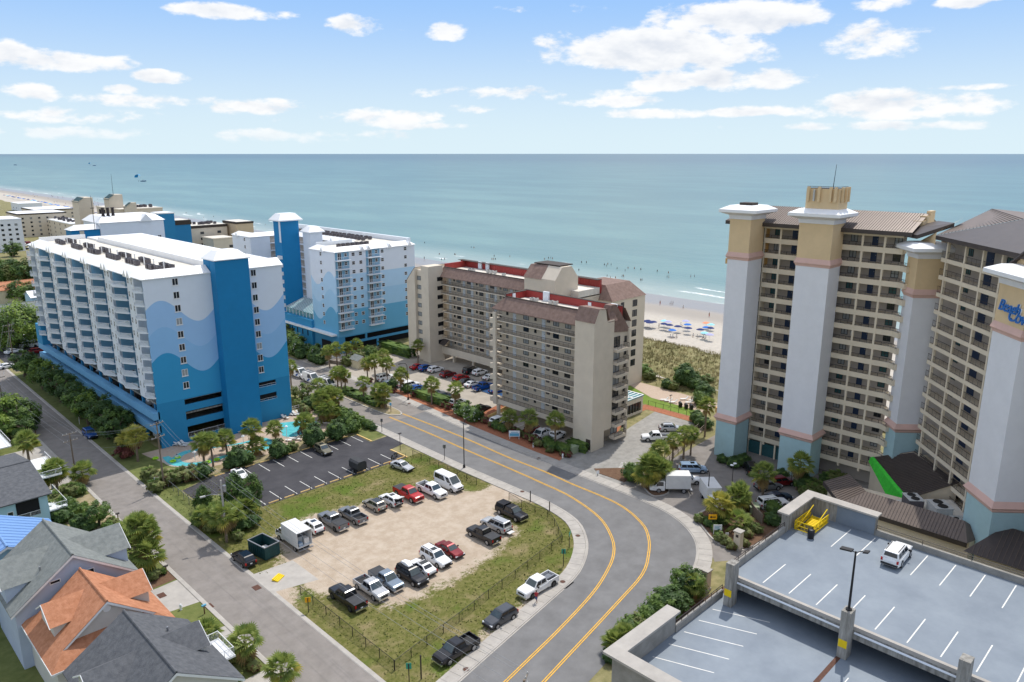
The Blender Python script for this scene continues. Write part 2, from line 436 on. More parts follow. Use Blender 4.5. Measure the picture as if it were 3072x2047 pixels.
# ================================================================ THE SETTING
def nmath(N, L, op, a, b=None, clamp=False):
    n = N.new('ShaderNodeMath'); n.operation = op; n.use_clamp = clamp
    for i, x in enumerate((a, b)):
        if x is None: continue
        if isinstance(x, (int, float)): n.inputs[i].default_value = x
        else: L.new(x, n.inputs[i])
    return n.outputs[0]
def nsmooth(N, L, x, a, b):
    n = N.new('ShaderNodeMapRange'); n.interpolation_type = 'SMOOTHSTEP'; L.new(x, n.inputs['Value'])
    n.inputs['From Min'].default_value = a; n.inputs['From Max'].default_value = b; return n.outputs[0]
def nnoise(N, L, vec, sc, det=4, rough=.6, stretch=None):
    if stretch:
        mp = N.new('ShaderNodeMapping'); mp.inputs['Scale'].default_value = stretch; L.new(vec, mp.inputs[0]); vec = mp.outputs[0]
    n = N.new('ShaderNodeTexNoise'); n.inputs['Scale'].default_value = sc; n.inputs['Detail'].default_value = det; n.inputs['Roughness'].default_value = rough
    L.new(vec, n.inputs['Vector']); return n.outputs['Fac']
def nmix(N, L, f, a, b):
    n = N.new('ShaderNodeMix'); n.data_type = 'RGBA'
    if isinstance(f, (int, float)): n.inputs['Factor'].default_value = f
    else: L.new(f, n.inputs['Factor'])
    for k, x in (('A', a), ('B', b)):
        if isinstance(x, tuple): n.inputs[k].default_value = (*x, 1)
        else: L.new(x, n.inputs[k])
    return n.outputs['Result']
SHORE = [(-900,300),(-400,282),(0,264),(100,260),(182,257),(260,256),(420,261),(700,279),(1095,300),(1523,305),(2200,296),(3200,262),(5000,150)]
DUNE = [(-900,230),(-400,212),(0,194),(100,190),(140,189),(300,189),(500,196),(800,212),(1111,222),(1523,232),(2200,226),(3200,195),(5000,90)]
def lerp(tab, y):
    for (a, p), (b, q) in zip(tab, tab[1:]):
        if y <= b: return p + (q-p)*max(0, (y-a))/(b-a)
    return tab[-1][1]
SEA_Z = -1.6
def build_sea():
    m = bpy.data.materials.new('sea'); m.use_nodes = True; MAT['sea'] = m
    N, L = m.node_tree.nodes, m.node_tree.links; b = N['Principled BSDF']
    g = N.new('ShaderNodeNewGeometry'); sep = N.new('ShaderNodeSeparateXYZ'); L.new(g.outputs['Position'], sep.inputs[0])
    at_ = N.new('ShaderNodeAttribute'); at_.attribute_name = 'off'        # metres from the water's edge
    off = at_.outputs['Fac']
    shallow = nsmooth(N, L, off, 0, 60); deep = nsmooth(N, L, off, 60, 900); far = nsmooth(N, L, off, 700, 6000)
    streak = nnoise(N, L, g.outputs['Position'], 0.012, 5, .6, (1.0, .35, 1))
    c = nmix(N, L, shallow, (.31,.37,.34), (.13,.24,.232))
    c = nmix(N, L, deep, c, (.088,.19,.198)); c = nmix(N, L, far, c, (.055,.125,.158))
    dark = nmix(N, L, nsmooth(N, L, streak, .40, .66), (.84,.87,.90), (1.10,1.08,1.06))
    mul = N.new('ShaderNodeMix'); mul.data_type = 'RGBA'; mul.blend_type = 'MULTIPLY'; mul.inputs['Factor'].default_value = 1
    L.new(c, mul.inputs['A']); L.new(dark, mul.inputs['B']); c = mul.outputs['Result']
    # breakers and wash: broken white lines running along the coast
    warp = nnoise(N, L, g.outputs['Position'], 0.02, 3, .5)
    lines = None
    for d0, wid, thr in ((2, 3.2, .36), (17, 1.8, .54), (31, 1.5, .56), (52, 1.3, .60), (80, 1.1, .64)):
        o2 = nmath(N, L, 'ADD', off, nmath(N, L, 'MULTIPLY', nmath(N, L, 'SUBTRACT', warp, .5), 26 if d0 > 5 else 9))
        band = nmath(N, L, 'SUBTRACT', 1.0, nmath(N, L, 'DIVIDE', nmath(N, L, 'ABSOLUTE', nmath(N, L, 'SUBTRACT', o2, float(d0))), float(wid)), True)
        seg = nsmooth(N, L, nnoise(N, L, g.outputs['Position'], .028, 2, .5, (.4, 1.0, 1)), thr, thr+.09)
        fine = nsmooth(N, L, nnoise(N, L, g.outputs['Position'], .9, 4, .7, (1.5,.6,1)), .36, .56)
        f = nmath(N, L, 'MULTIPLY', nmath(N, L, 'MULTIPLY', nsmooth(N, L, band, .05, .5), seg), fine)
        lines = f if lines is None else nmath(N, L, 'MAXIMUM', lines, f)
    wash = nmath(N, L, 'MULTIPLY', nmath(N, L, 'SUBTRACT', 1.0, nsmooth(N, L, off, 1.0, 34)), nsmooth(N, L, nnoise(N, L, g.outputs['Position'], .11, 5, .7, (1.2,.5,1)), .56, .72))
    lines = nmath(N, L, 'MAXIMUM', lines, nmath(N, L, 'MULTIPLY', wash, .5))
    c = nmix(N, L, lines, c, (.80,.82,.82))
    L.new(c, b.inputs['Base Color'])
    b.inputs['Specular IOR Level'].default_value = .32
    L.new(nmath(N, L, 'ADD', nmath(N, L, 'MULTIPLY', lines, .4), .34), b.inputs['Roughness'])
    w1 = nnoise(N, L, g.outputs['Position'], .10, 4, .6, (1.0,.40,1)); w2 = nnoise(N, L, g.outputs['Position'], .62, 3, .6, (1.0,.55,1))
    bp = N.new('ShaderNodeBump'); bp.inputs['Strength'].default_value = .55; bp.inputs['Distance'].default_value = .8
    L.new(nmath(N, L, 'ADD', w1, nmath(N, L, 'MULTIPLY', w2, .35)), bp.inputs['Height']); L.new(bp.outputs[0], b.inputs['Normal'])
    ys = [-60000,-12000,-3000,-900]+list(range(-400,1600,50))+[1700,1900,2200,2700,3200,4200,6000,12000,30000,90000]
    offs = [-14,-4,0,4,10,20,35,60,110,200,400,900,2000,5000,14000,40000,110000]
    mb = MB(); vals = []
    for y in ys:
        s = lerp(SHORE, max(-900, min(5000, y)))
        for o in offs: mb.v.append((s+o, y, SEA_Z)); vals.append(o)
    n = len(offs)
    for j in range(len(ys)-1):
        for i in range(n-1): mb.f.append((j*n+i, j*n+i+1, (j+1)*n+i+1, (j+1)*n+i)); mb.m.append(0)
    o = struct('sea', mb, ['sea'])
    a = o.data.attributes.new('off', 'FLOAT', 'POINT'); a.data.foreach_set('value', [float(x) for x in vals])
build_sea()
def build_beach():
    m = bpy.data.materials.new('beach_sand'); m.use_nodes = True; MAT['beach_sand'] = m
    N, L = m.node_tree.nodes, m.node_tree.links; b = N['Principled BSDF']
    g = N.new('ShaderNodeNewGeometry'); at_ = N.new('ShaderNodeAttribute'); at_.attribute_name = 'wet'
    n1 = nnoise(N, L, g.outputs['Position'], .09, 5, .6, (1.0,.25,1)); n2 = nnoise(N, L, g.outputs['Position'], .8, 4, .7)
    wv = nmath(N, L, 'ADD', at_.outputs['Fac'], nmath(N, L, 'MULTIPLY', nmath(N, L, 'SUBTRACT', n1, .5), .35))
    damp = nsmooth(N, L, wv, .22, .55); wet = nsmooth(N, L, wv, .60, .82)
    c = nmix(N, L, nsmooth(N, L, n2, .35, .65), (.44,.395,.335), (.50,.455,.39))
    c = nmix(N, L, damp, c, (.33,.295,.255)); c = nmix(N, L, wet, c, (.25,.23,.215))
    L.new(c, b.inputs['Base Color'])
    L.new(nmath(N, L, 'SUBTRACT', .9, nmath(N, L, 'MULTIPLY', wet, .62)), b.inputs['Roughness'])
    bp = N.new('ShaderNodeBump'); bp.inputs['Strength'].default_value = .35; bp.inputs['Distance'].default_value = .15
    L.new(nnoise(N, L, g.outputs['Position'], 1.1, 4, .6), bp.inputs['Height']); L.new(bp.outputs[0], b.inputs['Normal'])
    ys = [-900,-400]+list(range(-200,1600,40))+[1700,2000,2400,2800,3200,4000,5000]
    mb = MB(); vals = []; cols = 14
    for y in ys:
        s, d = lerp(SHORE, y), lerp(DUNE, y)-34
        for i in range(cols+1):
            t = i/cols; x = d+(s+9-d)*t
            z = 0.9-2.6*max(0, (t-.25)/.75)**1.25
            mb.v.append((x, y, z)); vals.append(max(0, (t-.45)/.47))
    n = cols+1
    for j in range(len(ys)-1):
        for i in range(cols): mb.f.append((j*n+i, j*n+i+1, (j+1)*n+i+1, (j+1)*n+i)); mb.m.append(0)
    o = struct('beach', mb, ['beach_sand'], smooth=True)
    a = o.data.attributes.new('wet', 'FLOAT', 'POINT'); a.data.foreach_set('value', [float(x) for x in vals])
build_beach()
BEACH_Z = lambda X, Y: 0.9-2.6*max(0, ((X-(lerp(DUNE, Y)-34))/(lerp(SHORE, Y)+9-lerp(DUNE, Y)+34)-.25)/.75)**1.25
# land base
g = MB()
ys = [-900,-400,0,200,400,700,1100,1523,2200,3200,5000]
for a, b in zip(ys, ys[1:]):
    g.face([(-2500,a,0),(lerp(DUNE,a)-20,a,0),(lerp(DUNE,b)-20,b,0),(-2500,b,0)])
struct('ground', g, ['scrub'])
# dune: a low hummocky ridge between the hotels and the beach
def hum(x, y): return math.sin(x*.31+y*.12)*math.sin(y*.23-x*.07)*.5+math.sin(x*.7+1.3)*math.sin(y*.61)*.25
def dune_z(X, Y):
    e = lerp(DUNE, Y)
    t = max(0, min(1, (X-(e-38))/8))*max(0, min(1, (e+1.5-X)/7))
    return .02+t*(1.5+1.0*hum(X, Y))
d = MB(); xs = [i*2.0-40 for i in range(22)]; yy = [70+i*3 for i in range(60)]+[260+i*15 for i in range(60)]
for y in yy:
    for x in xs:
        X = lerp(DUNE, y)+x; d.v.append((X, y, dune_z(X, y)))
for j in range(len(yy)-1):
    for i in range(len(xs)-1): d.f.append((j*22+i, j*22+i+1, (j+1)*22+i+1, (j+1)*22+i)); d.m.append(0)
struct('dune', d, ['scrub'], smooth=True)
# ---------------------------------------------------------------- roads
PXN = [(1016.8,1224.8),(1129,1269),(1193.6,1306.4),(1397.6,1401.6),(1538,1457.6),(1656,1507),(1732,1560),(1762.6,1613.7),(1762.6,1663),(1743.6,1716.6),(1705.5,1758.5),(1637,1819),(1423.7,2009.8)]
near = [(87.0,420.),(87.0,230.),(87.0,170.)]+[at(*p) for p in PXN]+[(30.,51.5),(-20.,44.)]
near = catmull([near[0],near[1],near[2],(86.9,142.3),(86.6,128.),(86.0,112.),(85.5,97.2),(85.5,85.4),(85.4,76.3),(83.9,69.3),(80.6,64.6),(76.9,61.5),(72.6,59.2),(68.7,58.1),(63.2,57.1),(48.5,54.5),(30.,51.0),(-20.,41.)], 1.5)
far = catmull([(101.5,420.),(101.3,230.),(101.2,169.3),(99.6,133.),(98.1,114.6),(97.2,96.),(97.0,88.8),(96.8,77.3),(96.5,66.),(95.6,60.),(93.4,55.4),(90.3,52.0),(86.5,49.7),(82.8,48.5),(75.,47.3),(71.8,46.9),(57.4,44.4),(30.,40.2),(-20.,30.)], 1.5)
mb = MB()
i = j = 0
while i < len(near)-1 or j < len(far)-1:        # stitch the two kerb lines into one carriageway
    if j >= len(far)-1 or (i < len(near)-1 and i/len(near) <= j/len(far)):
        mb.face([(*near[i],.02),(*far[j],.02),(*near[i+1],.02)]); i += 1
    else:
        mb.face([(*near[i],.02),(*far[j],.02),(*far[j+1],.02)]); j += 1
for k, f in enumerate(mb.f):
    a, b, c = (mb.v[x] for x in f)
    if (b[0]-a[0])*(c[1]-a[1])-(b[1]-a[1])*(c[0]-a[0]) < 0: mb.f[k] = f[::-1]
struct('main_road', mb, ['asphalt'])
mb = MB(); mb.face([(86.9,126.5,.032),(99.2,126.5,.032),(101.0,160,.032),(101.2,420,.032),(87.1,420,.032),(86.9,150,.032)])
struct('old_road_surface', mb, ['asphalt_old'])
mb = MB(); mb.face([(33.0,-60,.02),(39.6,-60,.02),(39.8,120,.02),(40.9,220,.02),(42.2,340,.02),(35.2,340,.02),(34.0,200,.02),(33.0,110,.02)])
struct('side_road', mb, ['asphalt_old'])
# yellow centre lines
IN = [(1168,1252),(1292,1303),(1397.6,1350.6),(1520,1403),(1625.5,1450),(1713,1492),(1797,1553),(1835,1613.7),(1840.7,1663),(1819.7,1716.6),(1774,1785),(1675,1891.7),(1519,2044)]
OUT = [(1207,1241.8),(1380.6,1309.8),(1520,1371),(1640,1418.6),(1709,1450),(1850,1511),(1922.6,1568),(1945.4,1613.7),(1945.4,1663),(1926.4,1724),(1846.4,1815.6),(1637,2040)]
mk = struct('road_markings', MB().face([(90,126.6,.045),(90.02,126.6,.045),(90.02,126.62,.045)]), ['paint_yellow'])
for P in (IN, OUT):
    w = [at(*p) for p in P]; d_ = (w[-1][0]-w[-2][0], w[-1][1]-w[-2][1]); l = math.hypot(*d_)
    w.append((w[-1][0]+d_[0]/l*45, w[-1][1]+d_[1]/l*45))
    w = catmull(w, 1.2)
    for o in (-.19, .07):
        obj('centre_line', ribbon(MB(), w, o, o+.14, .05), 'paint_yellow', mk)
# ---------------------------------------------------------------- kerbs and pavements
def pavement(name, path, side, w0, w1, i0=0, i1=None, step=1.55, gaps=()):
    p = resample(path[i0:i1], .5)
    k = MB()                                       # kerb and gutter
    a, b = (0.0, .42*side)
    A, B = offset(p, a), offset(p, b); C = offset(p, .18*side)
    for q in range(len(p)-1):
        for F in ([(*A[q],.035),(*A[q+1],.035),(*C[q+1],.06),(*C[q],.06)], [(*C[q],.06),(*C[q+1],.06),(*C[q+1],.13),(*C[q],.13)], [(*C[q],.13),(*C[q+1],.13),(*B[q+1],.13),(*B[q],.13)]):
            k.face(F if side < 0 else F[::-1])
    base = struct(name, k, ['concrete'])
    p = resample(path[i0:i1], step)
    A, B = offset(p, .44*side), offset(p, w1*side)
    for q in range(len(p)-1):
        m = MB(); e = .012
        lo = lambda u, v, t: (u[0]+(v[0]-u[0])*t, u[1]+(v[1]-u[1])*t)
        quad = [lo(A[q],A[q+1],e), lo(A[q],A[q+1],1-e), lo(B[q],B[q+1],1-e), lo(B[q],B[q+1],e)]
        m.prism(quad, .0, .125+random.uniform(-.006,.006))
        obj('pavement_slab', m, 'concrete', base)
    return base
def idx(path, X=None, Y=None):
    return min(range(len(path)), key=lambda i: (abs(path[i][0]-X) if X is not None else 0)+(abs(path[i][1]-Y) if Y is not None else 0))
pavement('near_pavement', near, -1, 0, 2.15, idx(near, Y=176), idx(near, X=30))
pavement('far_pavement', far, 1, 0, 2.3, idx(far, Y=176), idx(far, X=66))
for nm, xs, y0, y1 in (('side_kerb_east', [(39.65,0),(39.8,120),(40.9,220),(42.2,330)], 20, 330), ('side_kerb_west', [(33.0,0),(33.0,110),(34.0,200),(35.1,330)], 20, 330)):
    k = MB(); s = 1 if 'east' in nm else -1
    for (x0, a), (x1, b) in zip(xs, xs[1:]):
        k.add([(x0,a,.03),(x1,b,.03),(x1+.5*s,b,.03),(x0+.5*s,a,.03),(x0+.1*s,a,.09),(x1+.1*s,b,.09),(x1+.6*s,b,.09),(x0+.6*s,a,.09)], [(4,5,6,7) if s < 0 else (7,6,5,4),(0,1,5,4),(2,3,7,6)])
    struct(nm, k, ['concrete'])
# ---------------------------------------------------------------- lots and lawns
def sheet(name, pts, z, m): return struct(name, MB().face([(*p, z) for p in (pts if sum(pts[i][0]*pts[(i+1)%len(pts)][1]-pts[(i+1)%len(pts)][0]*pts[i][1] for i in range(len(pts))) > 0 else pts[::-1])]), [m])
def rect(x0, x1, y0, y1): return [(x0,y0),(x1,y0),(x1,y1),(x0,y1)]
black_lot = sheet('black_parking_lot', [(51.1,108.6),(80.0,108.4),(80.1,113.8),(85.0,114.8),(85.1,120.3),(79.9,119.9),(80.0,125.2),(50.4,126.2),(44.2,124.0),(44.2,119.5),(50.6,117.5)], .024, 'asphalt_black')
for i in range(10):
    x = 53.05+i*2.87
    if x < 79: 
        obj('parking_line', MB().box(x-.055,x+.055,121.0,125.3,.028,.034), 'paint_white', black_lot)
        obj('parking_line', MB().box(x-1.3-.055,x-1.3+.055,109.0,113.2,.028,.034), 'paint_white', black_lot)
LOTX = lambda d: (d[0]*PW/2353, d[1]*PW/2353)
SAND = [at(*LOTX(p)) for p in [(585,1345),(650,1302),(640,1235),(700,1190),(800,1168),(930,1128),(1010,1112),(1090,1132),(1150,1108),(1250,1142),(1170,1152),(1140,1165),(1185,1225),(1110,1285),(1010,1350),(900,1392),(760,1368),(690,1352),(662,1400),(622,1385)]]
SAND2 = [at(*LOTX(p)) for p in [(1000,1560),(1100,1440),(1200,1360),(1300,1312),(1322,1330),(1240,1402),(1100,1540)]]
def sdist(P, poly):
    best = 1e9; inside = False; n = len(poly); x, y = P
    for i in range(n):
        (x0,y0),(x1,y1) = poly[i], poly[(i+1)%n]
        t = max(0, min(1, ((x-x0)*(x1-x0)+(y-y0)*(y1-y0))/((x1-x0)**2+(y1-y0)**2)))
        best = min(best, math.hypot(x-x0-t*(x1-x0), y-y0-t*(y1-y0)))
        if (y0 > y) != (y1 > y) and x < (x1-x0)*(y-y0)/(y1-y0)+x0: inside = not inside
    return best if inside else -best
def build_field():
    m = bpy.data.materials.new('sandy_field'); m.use_nodes = True; MAT['sandy_field'] = m
    N, L = m.node_tree.nodes, m.node_tree.links; b = N['Principled BSDF']; b.inputs['Roughness'].default_value = .95; b.inputs['Specular IOR Level'].default_value = .1
    g = N.new('ShaderNodeNewGeometry'); a_ = N.new('ShaderNodeAttribute'); a_.attribute_name = 'sand'
    P = g.outputs['Position']
    n1 = nnoise(N, L, P, .22, 5, .65); n2 = nnoise(N, L, P, 1.5, 6, .72); n3 = nnoise(N, L, P, 5.5, 4, .7)
    v = nmath(N, L, 'ADD', a_.outputs['Fac'], nmath(N, L, 'ADD', nmath(N, L, 'MULTIPLY', nmath(N, L, 'SUBTRACT', n1, .5), .95), nmath(N, L, 'ADD', nmath(N, L, 'MULTIPLY', nmath(N, L, 'SUBTRACT', n2, .5), .85), nmath(N, L, 'MULTIPLY', nmath(N, L, 'SUBTRACT', n3, .5), .55))))
    sand = nsmooth(N, L, v, .36, .60)
    gr = nmix(N, L, nsmooth(N, L, n2, .36, .66), (.10,.11,.025), (.19,.175,.065))
    gr = nmix(N, L, nsmooth(N, L, n1, .50, .72), gr, (.26,.21,.11))
    gr = nmix(N, L, nsmooth(N, L, nnoise(N, L, P, .12, 3, .5), .55, .68), gr, (.10,.14,.025))
    sd = nmix(N, L, nsmooth(N, L, nnoise(N, L, P, .5, 6, .7), .35, .68), (.405,.325,.245), (.50,.42,.335))
    c = nmix(N, L, sand, gr, sd); L.new(c, b.inputs['Base Color'])
    bp = N.new('ShaderNodeBump'); bp.inputs['Strength'].default_value = .7; bp.inputs['Distance'].default_value = .08
    L.new(nmath(N, L, 'ADD', n3, nmath(N, L, 'MULTIPLY', sand, -.35)), bp.inputs['Height']); L.new(bp.outputs[0], b.inputs['Normal'])
    mb = MB(); val = []; x0, y0, nx, ny, st = 40.1, 51.0, 112, 144, .4
    nearY = {}
    for j in range(ny+1):
        for i in range(nx+1):
            x, y = x0+i*st, y0+j*st*1.0
            mb.v.append((x, y, .012))
            a = max(min(1, max(0, .5+sdist((x,y), SAND)/6.5)), .62*min(1, max(0, .5+sdist((x,y), SAND2)/4)))
            val.append(a)
    for j in range(ny):
        for i in range(nx):
            if (y0+j*st) > 108.8: continue
            mb.f.append((j*(nx+1)+i, j*(nx+1)+i+1, (j+1)*(nx+1)+i+1, (j+1)*(nx+1)+i)); mb.m.append(0)
    o = struct('sandy_field', mb, ['sandy_field'])
    q = o.data.attributes.new('sand', 'FLOAT', 'POINT'); q.data.foreach_set('value', val)
build_field()
sheet('verge_lawn', [(40.3,108.7),(51.0,108.7),(50.4,117.3),(44.0,119.4),(44.0,124.2),(50.2,126.4),(48.6,145),(48.6,226),(41.2,226),(40.4,140)], .013, 'lawn')
sheet('corner_lawn', [(80.2,120.6),(84.6,120.9),(84.6,146),(80.6,146)], .014, 'lawn')
sheet('house_lawn', [(-60,40),(32.4,40),(32.4,120),(33.2,200),(-60,200)], .013, 'lawn')
sheet('condo_parking_lot', [(99.4,87.2),(119,87.2),(119,118),(131,118),(150,118),(150,172),(101.6,172),(100.8,140)], .016, 'concrete_lot')
sheet('condo_drive', [(99.2,72.8),(103,72.4),(111,72.6),(119.0,79.4),(126,78.2),(135.2,79.6),(135.4,90.3),(116.6,87.1),(99.3,87.1)], .018, 'concrete_grey')
sheet('mulch_strip', [(99.6,86.9),(103.6,88.6),(104.2,120),(104.6,146),(102.0,146),(100.6,133),(99.6,110)], .03, 'mulch_red')
sheet('hotel_forecourt', [(96.9,74.8),(109.8,72.2),(138,73.5),(138,40),(100,36),(92.5,44),(88,47.5),(93,52),(96.0,58)], .014, 'asphalt_old')
sheet('pool_garden_lawn', [(138.2,94.3),(138.6,82.4),(142.6,82.8),(143,96.5),(148.1,107.5),(140,110)], .02, 'lawn_bright')
sheet('patio', [(143.1,96.5),(142.7,82.2),(150.5,82.2),(151.5,108),(148.3,107.5)], .022, 'paver')
sheet('mulch_bed', [(117,87.3),(128,92.4),(135.4,92.4),(135.6,80.2),(138.3,80.0),(138.1,94.6),(120,96)], .024, 'mulch_red')
sheet('pool_deck', [(45.3,146),(45.6,143.6),(47.2,135.2),(51.2,130.6),(62,128.4),(72,130.6),(80.4,132),(82.5,135),(82.9,144),(82.6,148),(77,148),(77,145.6)], .02, 'paver')
sheet('hedge_soil', [(43.6,137),(47,134.6),(51,130.3),(62,128.2),(72,130.2),(80.4,131.7),(80.3,126),(50.4,127)], .017, 'dirt')
sheet('service_street', [(101.3,150),(106,152),(108,168),(118,180),(113,183),(101.3,186)], .021, 'concrete_lot')
sheet('north_lot', [(42.6,228),(78,228),(84,300),(60,330),(43,330)], .02, 'asphalt_black')
sheet('north_street', [(70,330),(82,310),(125,470),(112,520)], .02, 'asphalt_old')
sheet('drive_apron', [(40.2,84.5),(46,83),(46,90),(40.2,90.5)], .02, 'concrete')
for nm, pts in (('house_driveway', [(25.4,90.2),(32.6,89.2),(32.6,96.5),(25.4,96.0)]), ('house_driveway', rect(26.5,33.4,153,164)), ('house_driveway', rect(26,32.6,64,71)), ('house_driveway', rect(26.2,32.6,79.5,82.0)), ('house_driveway', [(24,140),(33,141.5),(33,147),(24,146)])):
    sheet(nm, pts, .02, 'concrete')
sheet('gravel_bed', [(26,112),(32.6,110),(33,134),(27,133)], .017, 'dirt')
sheet('gravel_bed', [(25.5,96.4),(32.4,96.8),(32.4,100),(25.5,101)], .019, 'mulch_brown')
# planted median
med = catmull([(94.3,158),(92.6,156),(91.6,146),(91.4,134),(92.0,129.6),(93.6,128.4),(95.2,130.2),(95.9,138),(96.4,150),(96.0,157)], 1.0, True)
mo = MB().prism(med, .0, .17); struct('median_kerb', mo, ['concrete'])
inn = [(93.8+(p[0]-93.8)*.86, 143+(p[1]-143)*.97) for p in med]
struct('median_bed', MB().prism(inn, .0, .19), ['dirt'])
# planters by the forecourt
isl = catmull([(102.3,70.2),(100.2,67.8),(99.3,65.4),(101.9,64.4),(104.4,66.2),(104.4,69.0)], .7, True)
struct('forecourt_island_kerb', MB().prism(isl, 0, .16), ['concrete'])
struct('forecourt_island_bed', MB().prism([(102+(p[0]-102)*.9, 67.2+(p[1]-67.2)*.9) for p in isl], 0, .18), ['mulch_brown'])
bed = catmull([(97.7,56.6),(95.3,53.8),(93.2,50.8),(92.6,48.6),(93.2,46.5),(95.2,45.6),(104.3,45.4),(108.4,52),(106,56),(100.4,57)], .8, True)
struct('corner_bed_kerb', MB().prism(bed, 0, .15), ['concrete'])
struct('corner_bed', MB().prism([(99.5+(p[0]-99.5)*.95, 50.8+(p[1]-50.8)*.94) for p in bed], 0, .17), ['mulch_brown'])
struct('garage_bed', MB().prism([(54,37.2),(88,36.2),(86,43.2),(79,43.6),(76,44.6),(70,44.4),(57,41.8)], 0, .05), ['mulch_brown'])
struct('boxwood_bed', MB().prism([(100.2,78.2),(101.2,80.0),(104,77.5),(106.5,75.2),(104,72.5),(100.4,72.6)], 0, .09), ['mulch_brown'])
# blue accessible bays in the condo lot
for x0, y0, x1, y1 in ((118.2,125.6,123.2,129.2),(118.2,121.0,123.2,124.2)):
    lot = sheet('accessible_bay', rect(x0,x1,y0,y1), .034, 'paint_blue')
    for k in range(5): obj('bay_stripe', MB().box(x0+.2,x1-.2,y0+.25+k*.75,y0+.35+k*.75,.036,.042), 'paint_white', lot)
for y in (146.2,143.4,140.6,137.8,135.0): obj('parking_line', MB().box(117.5,122.5,y-.06,y+.06,.02,.03), 'paint_white', SC.objects['condo_parking_lot'])
for y in (108.2,105.2,102.2,99.2,96.2): obj('parking_line', MB().box(104.5,110.5,y-.06,y+.06,.02,.03), 'paint_white', SC.objects['condo_parking_lot'])
for k in range(9): obj('hatch_stripe', MB().add([(104.2+k*.55,73.4+k*.28,.03),(104.36+k*.55,73.4+k*.28,.03),(102.7+k*.55,76.0+k*.28,.03),(102.54+k*.55,76.0+k*.28,.03)], [(0,1,2,3)]), 'paint_white', SC.objects['condo_drive'])
# ================================================================ BUILDINGS
PINV = {}
def place(name, label, cat, X, Y, group=None):
    """Empty at a thing's base; its parts are then given in world metres"""
    t = thing(name, label, cat, (X, Y, 0), 0, group); PINV[t] = Matrix.Translation((-X, -Y, 0)); return t
_link0 = link
def link(name, data, parent=None, loc=(0,0,0), rz=0.0, scale=None):
    o = _link0(name, data, parent, loc, rz, scale)
    if parent is not None and parent in PINV: o.matrix_parent_inverse = PINV[parent]
    return o
class Fr:
    """a facade line: a = metres to the right along it, d = metres into the building"""
    def __init__(s, x, y, ang): s.x, s.y, s.g, s.c, s.s = x, y, ang, math.cos(ang), math.sin(ang)
    def p(s, a, d=0.0): return (s.x+a*s.c-d*s.s, s.y+a*s.s+d*s.c)
    def box(s, mb, a0, a1, d0, d1, z0, z1, m=0):
        q = [s.p(a0,d0), s.p(a1,d0), s.p(a1,d1), s.p(a0,d1)]
        return mb.add([(*k,z0) for k in q]+[(*k,z1) for k in q], [(0,3,2,1),(4,5,6,7),(0,1,5,4),(1,2,6,5),(2,3,7,6),(3,0,4,7)], m)
    def pt(s, a, d, z): return (*s.p(a, d), z)
CACHE = {}
def cached(key, fn):
    if key not in CACHE: CACHE[key] = fn()
    return CACHE[key]
def put(name, key, fn, parent, F, a, d, z):
    return link(name, cached(key, fn), parent, F.pt(a, d, z), F.g)
def win_frame(w, h, style, fm):
    m = MB(); t = .075; y0, y1 = -.07, .0
    m.box(-w/2,w/2,y0,y1,-h/2,-h/2+t); m.box(-w/2,w/2,y0,y1,h/2-t,h/2); m.box(-w/2,-w/2+t,y0,y1,-h/2+t,h/2-t); m.box(w/2-t,w/2,y0,y1,-h/2+t,h/2-t)
    if 'v' in style: m.box(-t/2,t/2,y0+.01,y1,-h/2+t,h/2-t)
    if 'w' in style:
        for q in (-w/6, w/6): m.box(q-t/2,q+t/2,y0+.01,y1,-h/2+t,h/2-t)
    if 'h' in style: m.box(-w/2+t,w/2-t,y0+.015,y1,-t/2,t/2)
    if 's' in style: m.box(-w/2-.08,w/2+.08,y0-.06,y1,-h/2-.12,-h/2-.003)
    return m.mesh('window', [fm])
def window(parent, F, a, d, z, w, h, fm='frame_white', gm='glass', style='v', name='window'):
    o = put(name, ('win',w,h,style,fm), lambda: win_frame(w,h,style,fm), parent, F, a, d-.002, z)
    link('pane', cached(('pane',w,h,gm), lambda: MB().face([(-w/2+.05,-.012,-h/2+.05),(w/2-.05,-.012,-h/2+.05),(w/2-.05,-.012,h/2-.05),(-w/2+.05,-.012,h/2-.05)]).mesh('pane',[gm])), o)
    return o
def door(parent, F, a, d, z0, w, h, dm):
    o = put('door', ('door',w,h,dm), lambda: MB().box(-w/2,w/2,-.05,0,0,h).mesh('door',[dm]), parent, F, a, d-.002, z0)
    link('handle', cached('handle', lambda: MB().box(-.03,.03,-.09,0,0,.12).mesh('handle',['steel'])), o, (w/2-.12,-.05,1.0))
    return o
def rail_mesh(L, h, m, gap=.14, bar=.022, top=.05):
    b = MB(); b.box(0,L,-.03,.03,h-top,h); b.box(0,L,-.02,.02,.08,.12)
    n = max(2, int(L/gap))
    for i in range(n+1):
        x = L*i/n; w = bar*1.8 if i % 10 == 0 else bar/2
        b.add([(x-w,-.012,0),(x+w,-.012,0),(x+w,-.012,h-top),(x-w,-.012,h-top)], [(0,1,2,3)])
    return b.mesh('railing', [m])
def railing(parent, F, a0, a1, d, z, h=1.05, m='rail_dark', gap=.14):
    L = round(a1-a0, 2)
    return put('railing', ('rail',L,h,m,gap), lambda: rail_mesh(L,h,m,gap), parent, F, a0, d, z)
def part(name, parent, m, build, smooth=False):
    b = MB(); build(b); return obj(name, b, m, parent, smooth=smooth)
def vis_col(): return random.choice(['glass','glass','glass','glass_curtain','glass'])
E270 = -math.pi/2
